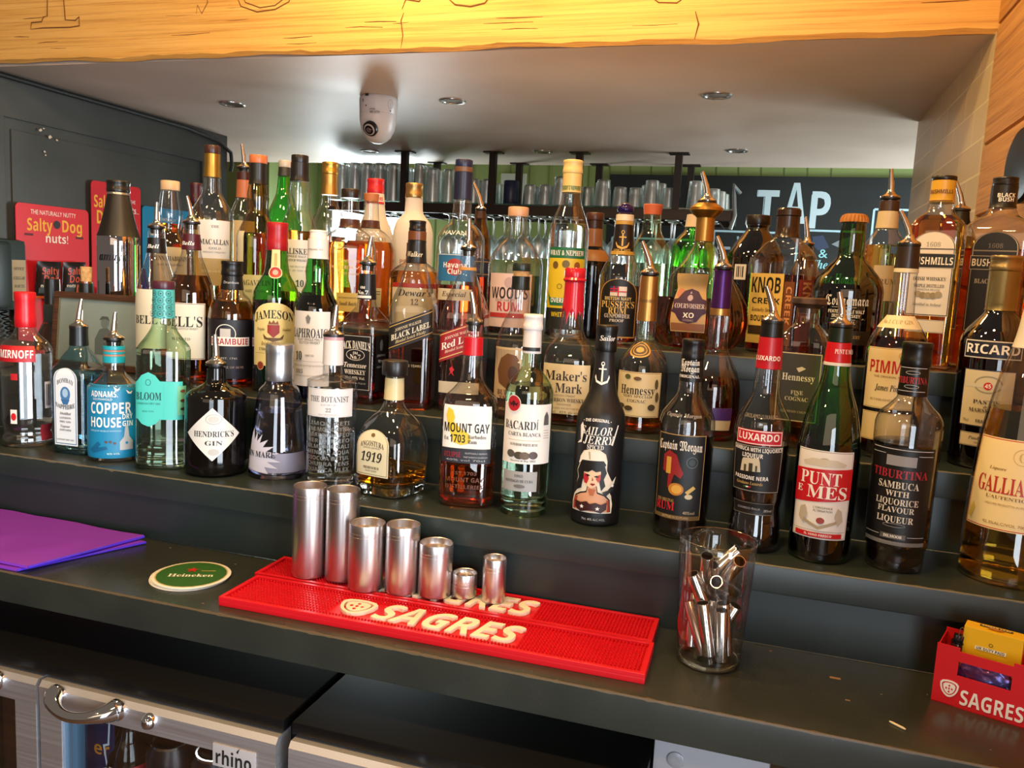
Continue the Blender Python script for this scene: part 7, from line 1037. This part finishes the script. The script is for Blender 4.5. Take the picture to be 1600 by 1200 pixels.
# ------------------------------------------------------------------ left end: framed picture, cards, packets, telephone
def picture():
    root = empty('picture_frame', (-1.258, 1.304, .223)); root.rotation_euler = (-.10, 0, .03); tag(root, 'small wooden framed picture leaning behind the gin bottles', 'picture')
    w, h, b = .116, .150, .012
    bm = bmesh.new()
    for q in ((-w, w, 0, b), (-w, w, h-b, h), (-w, -w+b, b, h-b), (w-b, w, b, h-b)): box(bm, q[0], q[1], -.006, .008, q[2], q[3], bev=.003)
    put('frame', bm, wood('dark_frame_wood', '#5a3520', '#2e190e', 'X', 6), root, smooth=True)
    bm = bmesh.new()
    for q in ((-w+b, w-b, b, b+.002), (-w+b, w-b, h-b-.002, h-b), (-w+b, -w+b+.002, b, h-b), (w-b-.002, w-b, b, h-b)): box(bm, q[0], q[1], -.004, 0, q[2], q[3])
    put('gilt_slip', bm, paint('#a89a7a', .35, .6), root)
    pr = boxobj('print', (-w+b, w-b, -.001, .004, b, h-b), noisy('faded_print', '#b4bfb8', '#ccd4ce', nscale=9, detail=3, rough=(.5, .6)), root)
    text_obj('figure', [['P', [(-.012, .03), (.028, .03), (.026, .075), (.012, .085), (-.004, .080), (-.014, .06)], '#7c837f'], ['C', .008, .094, .010, .012, '#989d98'], ['P', [(-.006, .098), (.000, .106), (.014, .106), (.019, .098), (.008, .101)], '#6a6e6a']], None, pr, Matrix.Translation((0, -.0014, 0)))
    boxobj('glazing', (-w+b, w-b, -.0045, -.003, b, h-b), GLASS['pane'], root)
    boxobj('backing', (-w+.004, w-.004, .008, .010, .004, h-.004), paint('#6a5236', .7), root)
picture()
RX = Matrix.Rotation(PI/2, 4, 'Z')          # faces +x: text reading along +y
def card(name, label, y0, y1, z0, z1, col, items, tilt=0):
    cy = (y0+y1)/2; w = (y1-y0)/2; root = empty(name, (XL+.012, cy, z0)); root.rotation_euler = (0, 0, PI/2); tag(root, label, 'display card', 'snack display cards on the dark wall')
    bm = bmesh.new(); r = .018; h = z1-z0; n = 6
    out = []
    for cx, cz, a0 in ((w-r, r, -PI/2), (w-r, h-r, 0), (-w+r, h-r, PI/2), (-w+r, r, PI)):
        out += [(cx+r*math.cos(a0+PI/2*k/n), cz+r*math.sin(a0+PI/2*k/n)) for k in range(n+1)]
    f = [bm.verts.new((x, -.0015, z)) for x, z in out]; b = [bm.verts.new((x, .0015, z)) for x, z in out]
    bm.faces.new(f); bm.faces.new(b[::-1])
    for i in range(len(out)): bm.faces.new((f[i], b[i], b[(i+1) % len(out)], f[(i+1) % len(out)]))
    bmesh.ops.recalc_face_normals(bm, faces=bm.faces[:])
    c = put('card', bm, paint(col, .35), root)
    text_obj('lettering', items, None, c, Matrix.Translation((0, -.0017, 0)))
    return root
Yl, Wt = '#f0b62c', '#f2eee6'
card('snack_card', 'red display card with yellow and white lettering, lower left on the dark wall', 2.262, 2.585, .10, .620, '#d8202e',
     [['T', 'THE NATURALLY NUTTY', 0, .493, .016, .20, Wt, 's', 0], ['T', 'Salty', -.062, .447, .042, .108, Yl, 'sb', 0], ['T', 'Dog', .082, .450, .042, .092, Yl, 'sb', 0], ['C', .012, .454, .016, .015, '#2a1a16'], ['T', 'nuts!', .012, .402, .030, .10, Wt, 'sb', 0],
      ['R', -.128, .408, -.092, .416, '#5a0c12'], ['R', .098, .408, .134, .416, '#5a0c12']])
card('snack_card', 'tall red display card with yellow lettering behind the chrome bottle', 2.600, 2.862, .10, .738, '#d01a28',
     [['T', 'Salty', -.068, .560, .045, .10, Yl, 'sb', 0], ['T', 'Dog', -.055, .500, .050, .10, Yl, 'sb', 0], ['T', 'nuts...', .085, .540, .024, .07, Wt, 'sb', 0], ['T', 'THE', .085, .575, .014, .03, Wt, 's', 0], ['R', .09, .42, .10, .46, '#f0e6d8']])
card('snack_card', 'blue display card mostly hidden behind clear whisky bottles', 2.872, 3.215, .10, .668, '#1486b8',
     [['T', 'THE NATURALLY', -.03, .52, .013, .12, Wt, 's', 0], ['T', 'Salty', -.07, .470, .045, .11, '#e8dcc0', 'sb', 0], ['T', 'Dog', .085, .470, .045, .09, '#e8dcc0', 'sb', 0], ['R', -.14, .415, -.10, .423, '#0a3a55']])
def packet(y, z, label, tilt=0):
    root = empty('snack_packet', (XL+.028, y, z)); root.rotation_euler = (.12, tilt, PI/2); tag(root, label, 'packet', 'nut packets clipped on the red card')
    W, H = .052, .135; bm = bmesh.new(); nx, nz = 10, 14
    def pt(i, j, s):
        u = i/nx*2-1; v = j/nz*2-1; bul = (1-abs(u)**3)*(1-abs(v)**4)
        return ((u*W*(1-.04*(1-v*v))), s*(.002+.011*bul), H/2+v*H/2)
    for s in (-1, 1):
        g = [[bm.verts.new(pt(i, j, s)) for j in range(nz+1)] for i in range(nx+1)]
        for i in range(nx):
            for j in range(nz):
                q = (g[i][j], g[i+1][j], g[i+1][j+1], g[i][j+1]); f = bm.faces.new(q if s < 0 else q[::-1]); f.material_index = 1 if j < 1 or (j >= nz-1 and s > 0) else 0
    put('packet_film', bm, [paint('#241a18', .3, .2), paint('#d8581c', .3)], root, smooth='all')
    S = []
    bm = bmesh.new(); flat_items(bm, [['T', 'Salty', .0, .102, .024, .074, '#d8481c', 'sb', 0], ['T', 'Dog', .004, .073, .026, .066, '#d8481c', 'sb', 0], ['T', 'nuts', -.020, .048, .012, .036, Wt, 'sb', 0], ['R', .004, .022, .044, .052, '#c85a34'], ['R', -.044, .020, -.004, .040, '#3a4248']], S)
    for v in bm.verts:
        u = v.co.x/W; w = v.co.z/H*2-1; bul = (1-min(1, abs(u))**3)*(1-min(1, abs(w))**4); v.co.y = -(.0034+.011*bul+v.co.y)
    put('lettering', bm, [paint(c, .35) for c in S], root)
packet(2.370, .285, 'black and orange nut packet at the top left of the lower red card')
packet(2.487, .287, 'black and orange nut packet beside it at the top of the lower red card', -.03)
packet(2.425, .155, 'nut packet in the second row down on the lower red card', .03)
packet(2.640, .190, 'nut packet half hidden by the corked bottle on the tall red card', .05)
def telephone():
    root = empty('wall_telephone', (XL+.002, 2.16, .245)); root.rotation_euler = (0, 0, PI/2); tag(root, 'dark green wall telephone with paper label at the far left', 'telephone')
    g = paint('#20302d', .4)
    bm = bmesh.new(); box(bm, -.11, .108, -.052, 0, 0, .245, bev=.022); put('phone_body', bm, g, root, smooth=True)
    bm = bmesh.new(); box(bm, -.06, .02, -.085, -.050, .01, .235, bev=.014); put('handset', bm, paint('#18221f', .35), root, smooth=True)
    lb_ = boxobj('paper_label', (.045, .100, -.0535, -.0520, .035, .175), paint('#b5a98f', .7), root)
    text_obj('handwriting', [['T', '01284 7', 0, -.045, .010, .04, '#4a4436', 'i', 0], ['T', 'BAR 21', 0, -.02, .010, .04, '#4a4436', 'i', 0], ['T', 'CELLAR', 0, .008, .010, .044, '#4a4436', 'i', 0], ['T', 'OFFICE', 0, .04, .010, .04, '#4a4436', 'i', 0]], None, lb_, Matrix.Translation((.0725, -.0540, .105)))
    bm = bmesh.new(); pts = []
    for i in range(161):
        t = i/160; a = t*2*PI*20; pts.append((.03+.012*math.cos(a)+.04*math.sin(t*PI), -.022+.012*math.sin(a), .01-.33*t))
    tube(bm, pts, .0028, 6); put('coiled_cord', bm, paint('#101414', .4), root, smooth=True)
telephone()

# ------------------------------------------------------------------ ceiling fittings
def camera_dome():
    root = empty('security_camera', (-1.372, 2.70, ZC)); tag(root, 'white dome security camera hanging from the low ceiling', 'security camera')
    root.rotation_euler = (0, 0, math.atan2(-2.7, 1.372)+PI/2)
    bm = bmesh.new()
    pf = [(-.158, .002), (-.157, .014), (-.150, .030), (-.135, .046), (-.112, .0575), (-.085, .0635), (-.060, .0655), (-.0585, .0645), (-.057, .0655), (-.012, .067), (-.004, .066), (0, .062)]
    lathe(bm, pf, 48); put('housing', bm, paint('#cbc8ca', .35), root, smooth=True)
    # lens window low on the left of the dome
    d = Vector((-.42, -.66, -.52)).normalized(); c = Vector((-.016, -.040, -.105))
    u, v = frame_along(Vector(), d)
    def disc(r0, r1, off, n=32):
        bm = bmesh.new(); ri = []
        for r, o in ((r0, off-.012), (r0, off), (r1, off+.0015), (r1*.2 if r1 > .004 else .0005, off+.0015)):
            ri.append([bm.verts.new(c+d*o+r*(math.cos(2*PI*k/n)*u+math.sin(2*PI*k/n)*v)) for k in range(n)])
        for A, B in zip(ri, ri[1:]):
            for k in range(n): bm.faces.new((A[k], A[(k+1) % n], B[(k+1) % n], B[k]))
        bm.faces.new(ri[-1]); bmesh.ops.recalc_face_normals(bm, faces=bm.faces[:]); return bm
    L = put('lens_ring', disc(.026, .025, .026), paint('#191516', .3), root, smooth=True)
    put('eyeball', disc(.020, .019, .029), paint('#b5b0b2', .35), L, smooth=True)
    put('lens', disc(.0155, .013, .0325), paint('#120e0e', .08), L, smooth=True)
    put('lens_glass', disc(.0095, .008, .0345), paint('#5a5052', .1), L, smooth=True)
    S = Shape(dict(sh=(2, 1), pf=[(-.16, .067), (0, .067)]))
    bm = bmesh.new(); sl = []
    flat_items(bm, [['T', 'CAMERA', -.022, -.052, .006, .022, '#5a5658', 's', 0], ['T', 'HD CCTV', -.012, -.062, .007, .034, '#5a5658', 'sb', 0], ['O', .043, -.030, .011, .016, .0012, '#8a8688'], ['R', .0425, -.041, .0435, -.020, '#8a8688'], ['C', .043, -.052, .0025, .003, '#3a3638'], ['C', -.045, -.040, .0025, .003, '#2a2628'], ['R', -.050, -.008, -.036, 0.0, '#2a2628'], ['R', -.062, -.026, -.058, -.016, '#2a2628']], sl, .0004)
    wrap(bm, S, -.05, False); put('markings', bm, [paint(c, .5) for c in sl], root)
camera_dome()
def downlight(x, y, label):
    root = empty('ceiling_downlight', (x, y, ZC)); tag(root, label, 'downlight', 'recessed downlights in the low ceiling')
    bm = bmesh.new(); lathe(bm, [(0, .048), (-.003, .0475), (-.005, .045), (-.004, .036), (.001, .034)], 36, cap0=False, cap1=False); put('trim_ring', bm, paint('#a9a4a0', .25, .8), root, smooth=True)
    bm = bmesh.new(); lathe(bm, [(-.0005, .001), (-.0012, .034), (.0, .0345)], 30, cap1=False); put('bulb_face', bm, paint('#6f6a68', .2), root, smooth=True)
for x, y, l in ((-2.022, 2.765, 'recessed downlight nearest the dark left wall'), (-1.12, 2.765, 'recessed downlight just right of the dome camera'), (-.217, 2.74, 'recessed downlight nearest the brick wall'),
                (-2.006, 3.865, 'far recessed downlight beyond the dome camera'), (-1.092, 3.855, 'far recessed downlight between the middle rack posts'), (-.195, 3.80, 'far recessed downlight above the chalkboard end of the rack')):
    downlight(x, y, l)
def spotlight():
    root = empty('wall_spotlight', (XR, 1.70, .735)); tag(root, 'black round spotlight on the wooden cladding at the far right', 'spotlight')
    m = paint('#15161a', .35)
    bm = bmesh.new(); M = Matrix.Translation((-.022, -.02, -.045)) @ Matrix.Rotation(-PI/2, 4, 'Y') @ Matrix.Rotation(.12, 4, 'X')
    lathe(bm, [(-.022, .050), (-.012, .066), (.006, .068), (.012, .064), (.016, .05)], 36, M=M); put('lamp_head', bm, m, root, smooth=True)
    bm = bmesh.new(); box(bm, -.022, -.002, .0, .03, .005, .10, bev=.003); put('bracket', bm, m, root, smooth=True)
    bm = bmesh.new()
    for z in (-.02, -.085):
        for yy in (.03,): lathe(bm, [(-.004, .006), (.004, .006), (.006, .003)], 14, M=Matrix.Translation((-.034, yy, z)) @ Matrix.Rotation(-PI/2, 4, 'Y'))
    put('screw', bm, paint('#9a8a6a', .3, .8), root, smooth=True)
spotlight()

# ------------------------------------------------------------------ hanging glass rack in the far room
ZS = .805
def rack():
    root = empty('glass_rack', (-1.2, 4.05, ZS)); tag(root, 'dark metal rack hung from the ceiling holding upturned glasses', 'rack')
    m = paint('#2a201b', .4, .3); X = lambda v: v+1.2
    for y in (-.17, .20):
        for x in (-1.815, -1.345, -.915, -.452):
            xx = X(x)+(.02 if y > 0 else 0); top = ZC-ZS if 4.05+y < 4.29 else 1.2-ZS
            bm = bmesh.new(); box(bm, xx-.016, xx+.016, y-.016, y+.016, -.03, top); box(bm, xx-.045, xx+.045, y-.03, y+.03, top-.006, top)
            put('post', bm, m, root)
    for y in (-.19, .22):
        bm = bmesh.new(); box(bm, X(-2.23), X(-.20), y-.010, y+.010, -.055, -.008, bev=.002); put('rail', bm, m, root)
    for x in (-2.22, -1.58, -1.13, -.68, -.205):
        bm = bmesh.new(); box(bm, X(x)-.010, X(x)+.010, -.185, .215, -.05, -.010); put('cross_bar', bm, m, root)
    boxobj('glass_shelf', (X(-2.235), X(-.195), -.185, .215, -.008, 0), thin_glass('shelf_glass', (.80, .92, .88), (.15, .45, .36), .08, .5, 2), root)
    for k in range(11):
        x = -2.10+k*.185
        bm = bmesh.new(); box(bm, X(x)-.003, X(x)+.003, -.19, .22, -.0645, -.0595); put('hanger_wire', bm, m, root)
    bm = bmesh.new(); tube(bm, [(X(-.20), -.19, -.09), (X(-.185), -.19, -.03), (X(-.195), -.19, .06), (X(-.20), -.19, .105), (X(-.17), -.17, .07)], .009, 8); put('end_bracket', bm, paint('#a9b4ba', .3, .8), root, smooth=True)
rack()
def upturned(name, h, r0, r1, seg=18, facet=False):
    """tumbler standing on its rim; r0 rim, r1 foot"""
    bm = bmesh.new(); th = .003
    fn = (lambda a, z, r: ((r*(1-.05*abs(math.sin(4.5*a))))*math.cos(a), (r*(1-.05*abs(math.sin(4.5*a))))*math.sin(a))) if facet else None
    pf = [(0, r0), (h*.3, r0+(r1-r0)*.3), (h*.7, r0+(r1-r0)*.7), (h-.012, r1), (h-.002, r1*.98), (h, r1*.9), (h-.006, r1*.5)]
    lathe(bm, pf, seg, cap0=False, fn=fn)
    lathe(bm, [(.0, r0-.003), (h*.5, r0+(r1-r0)*.5-.004), (h-.03, r1-.005), (h-.026, .004)], seg, cap0=False, fn=fn)
    return put(name, bm, GLASS['rack'], smooth='all')
def row(proto, pts, label, group, cat='glass'):
    tag(proto, label, cat, group)
    for i, (x, y) in enumerate(pts):
        o = proto if i == 0 else proto.copy()
        if i: COL.objects.link(o)
        o.location = (x, y, ZS+.0004); o.rotation_euler = (0, 0, i*.7)
rnd = random.Random(2)
row(upturned('highball_glass', .190, .034, .029), [(x+rnd.uniform(-.002, .002), 3.912+.078*j) for j in range(4) for x in (-2.185, -2.111, -2.037, -1.963, -1.889, -1.745)], 'tall upturned glass among the closely packed ones at the left of the hanging rack', 'tall upturned glasses at the left of the rack')
row(upturned('highball_glass', .168, .033, .029, facet=True), [(-1.67, 3.91), (-1.60, 3.95)], 'faceted tall upturned glass just right of the closely packed ones', 'taller faceted glasses past the first post')
row(upturned('juice_glass', .120, .031, .026), [(-1.525+.068*i, 3.93+.072*j) for j in range(4) for i in range(3)], 'short upturned tumbler just left of the second rack post', 'short tumblers by the second post')
row(upturned('tumbler_glass', .100, .036, .030, facet=True), [(-1.168+.078*i, 3.94+.085*j) for j in range(3) for i in range(2)], 'cut upturned tumbler just right of the dark blue tin', 'cut tumblers in the middle of the rack')
row(upturned('tankard_glass', .135, .040, .036, facet=True), [(-1.005, 3.915), (-1.005, 4.01)], 'tall dimpled upturned glass just left of the third rack post', 'dimpled glasses by the third post')
row(upturned('tumbler_glass', .125, .040, .032, facet=True), [(-.80, 3.92), (-.83, 4.03), (-.57, 3.92), (-.55, 4.03), (-.62, 4.12), (-.37, 3.92), (-.36, 4.03)], 'tall dimpled upturned tumbler toward the chalkboard end of the rack', 'tall dimpled tumblers at the right of the rack')
row(upturned('tumbler_glass', .092, .036, .030, facet=True), [(-.882, 3.94), (-.718, 3.92), (-.738, 4.01), (-.648, 3.935), (-.66, 4.04), (-.49, 3.93), (-.29, 3.92), (-.27, 4.02), (-.26, 4.12)], 'short dimpled upturned tumbler toward the chalkboard end of the rack', 'short dimpled tumblers at the right of the rack')
bm = bmesh.new(); lathe(bm, [(0, .036), (.003, .038), (.112, .038), (.115, .036), (.113, .033)], 32)
o = put('blue_tin', bm, paint('#232f52', .35), smooth=True); o.location = (-1.262, 3.93, ZS+.0004); tag(o, 'dark blue tin standing among the glasses on the rack', 'tin')
bm = bmesh.new(); n = 24
def stem(name, bowl, h, seg=20):
    """wine glass hanging upside down by its foot; z = 0 at the foot"""
    bm = bmesh.new()
    pf = [(0, .032), (-.003, .034), (-.006, .012), (-.012, .0042), (-h*.42, .0036), (-h*.46, .008)] + [(-h*z, bowl*r) for z, r in ((.50, .42), (.56, .72), (.66, .95), (.78, 1.0), (.90, .92), (1.0, .84))]
    lathe(bm, pf, seg, cap1=False)
    return put(name, bm, GLASS['rack'], smooth='all')
def hang(proto, pts, label, group):
    tag(proto, label, 'wine glass', group)
    for i, (x, y) in enumerate(pts):
        o = proto if i == 0 else proto.copy()
        if i: COL.objects.link(o)
        o.location = (x, y, ZS-.0515)
hang(stem('champagne_flute', .026, .21), [(x, 3.93+.13*j) for j in range(2) for x in (-2.052, -1.972, -1.868, -1.785)], 'slim flute hanging under the left part of the rack', 'flutes hanging at the left of the rack')
hang(stem('wine_glass', .046, .215), [(-1.58+.098*i, 3.93+.12*j) for j in range(2) for i in range(4)], 'round wine glass hanging under the rack between the first and second posts', 'wine glasses hanging at the left of the rack')
hang(stem('wine_glass', .036, .20), [(-1.19+.08*i, 3.93+.12*j) for j in range(2) for i in range(4)], 'narrow wine glass hanging under the middle of the rack', 'narrow wine glasses hanging in the middle')
hang(stem('wine_glass', .040, .21), [(-.82+.088*i, 3.93+.12*j) for j in range(2) for i in range(7)], 'wine glass hanging under the right part of the rack', 'wine glasses hanging at the right of the rack')

# ------------------------------------------------------------------ chalkboard and notice on the far wall
def chalkboard():
    root = empty('chalkboard', (-.1, 5.196, .2)); tag(root, 'large black menu chalkboard with white lettering on the far green wall', 'chalkboard')
    X = lambda v: v+.1; Z = lambda v: v-.2
    boxobj('board', (X(-1.02), X(1.25), -.022, 0, Z(-.3), Z(1.122)), noisy('chalkboard_paint', '#1c211f', '#262b29', nscale=3, detail=5, rough=(.6, .75)), root, .003)
    it = []
    C1 = '#cfe6ea'
    def bigchar(ch, cx, cz, h, w):
        return ['T', ch, X(cx), Z(cz), h, w, C1, 'sb', 0]
    it += [bigchar('T', -.065, .932, .205, .125), bigchar('A', .090, .965, .225, .125), bigchar('P', .232, .930, .205, .105)]
    M = Matrix.Translation((0, -.0225, 0))
    text_obj('lettering', it, None, root, M, rough=.8)
    ln = []
    def line(x0, z0, x1, z1, t=.007):
        dx, dz = x1-x0, z1-z0; L = math.hypot(dx, dz); nx, nz = -dz/L*t/2, dx/L*t/2
        ln.append(['P', [(X(x0+nx), Z(z0+nz)), (X(x0-nx), Z(z0-nz)), (X(x1-nx), Z(z1-nz)), (X(x1+nx), Z(z1+nz))], '#b9dde6'])
    for o_ in (.016,):   # hand-drawn shadow strokes beside the big letters
        line(-.128, 1.04, -.128, 1.005, .004); line(-.128, 1.005, -.085, 1.005, .004); line(-.088, 1.0, -.088, .83, .004); line(.02, .855, .085, 1.06, .004); line(.178, .83, .178, 1.02, .004)
    def rect(x0, x1, z0, z1):
        line(x0, z1, x1, z1, .012); line(x0, z0, x0, z1, .012); line(x1, z0, x1, z1, .012)
    rect(-.36, .12, .1, .795); rect(.17, .48, .1, .815); rect(.52, 1.0, .1, .945)
    line(-.98, .735, -.45, .735, .012); line(-.98, .1, -.98, .735, .012); line(-.45, .1, -.45, .735, .012)
    text_obj('chalk_lines', ln, None, root, M, rough=.9)
    g = [['T', 'TA', X(-.25), Z(.64), .13, .17, '#a9bcc4', 's', 0], ['T', "'s", X(-.19), Z(.735), .06, .07, '#a9bcc4', 's', 0], ['T', 'Ta', X(-.10), Z(.735), .06, .07, '#a9bcc4', 's', 0], ['O', X(-.31), Z(.54), .05, .09, .008, '#a9bcc4'],
         ['T', '&', X(.27), Z(.685), .05, .05, '#9fe0e4', 'i', 0], ['T', 'The', X(.255), Z(.622), .05, .09, '#9fe0e4', 'i', 0], ['T', 'Copper House', X(.33), Z(.545), .06, .27, '#9fe0e4', 'i', 0],
         ['P', [(X(.31), Z(.74)), (X(.36), Z(.77)), (X(.42), Z(.79)), (X(.405), Z(.735)), (X(.37), Z(.715))], '#8a9496'], ['P', [(X(.36), Z(.68)), (X(.40), Z(.73)), (X(.42), Z(.72)), (X(.40), Z(.66))], '#6f797c'], ['P', [(X(.20), Z(.78)), (X(.26), Z(.79)), (X(.30), Z(.72)), (X(.24), Z(.70)), (X(.21), Z(.73))], '#3f4a60']]
    text_obj('handwriting', g, None, root, M, rough=.9)
chalkboard()
o = boxobj('wall_notice', (-1.74, -1.57, 5.19, 5.1985, .86, 1.12), paint('#cdd2bf', .7)); tag(o, 'plain pale notice on the green wall behind the rack', 'notice')
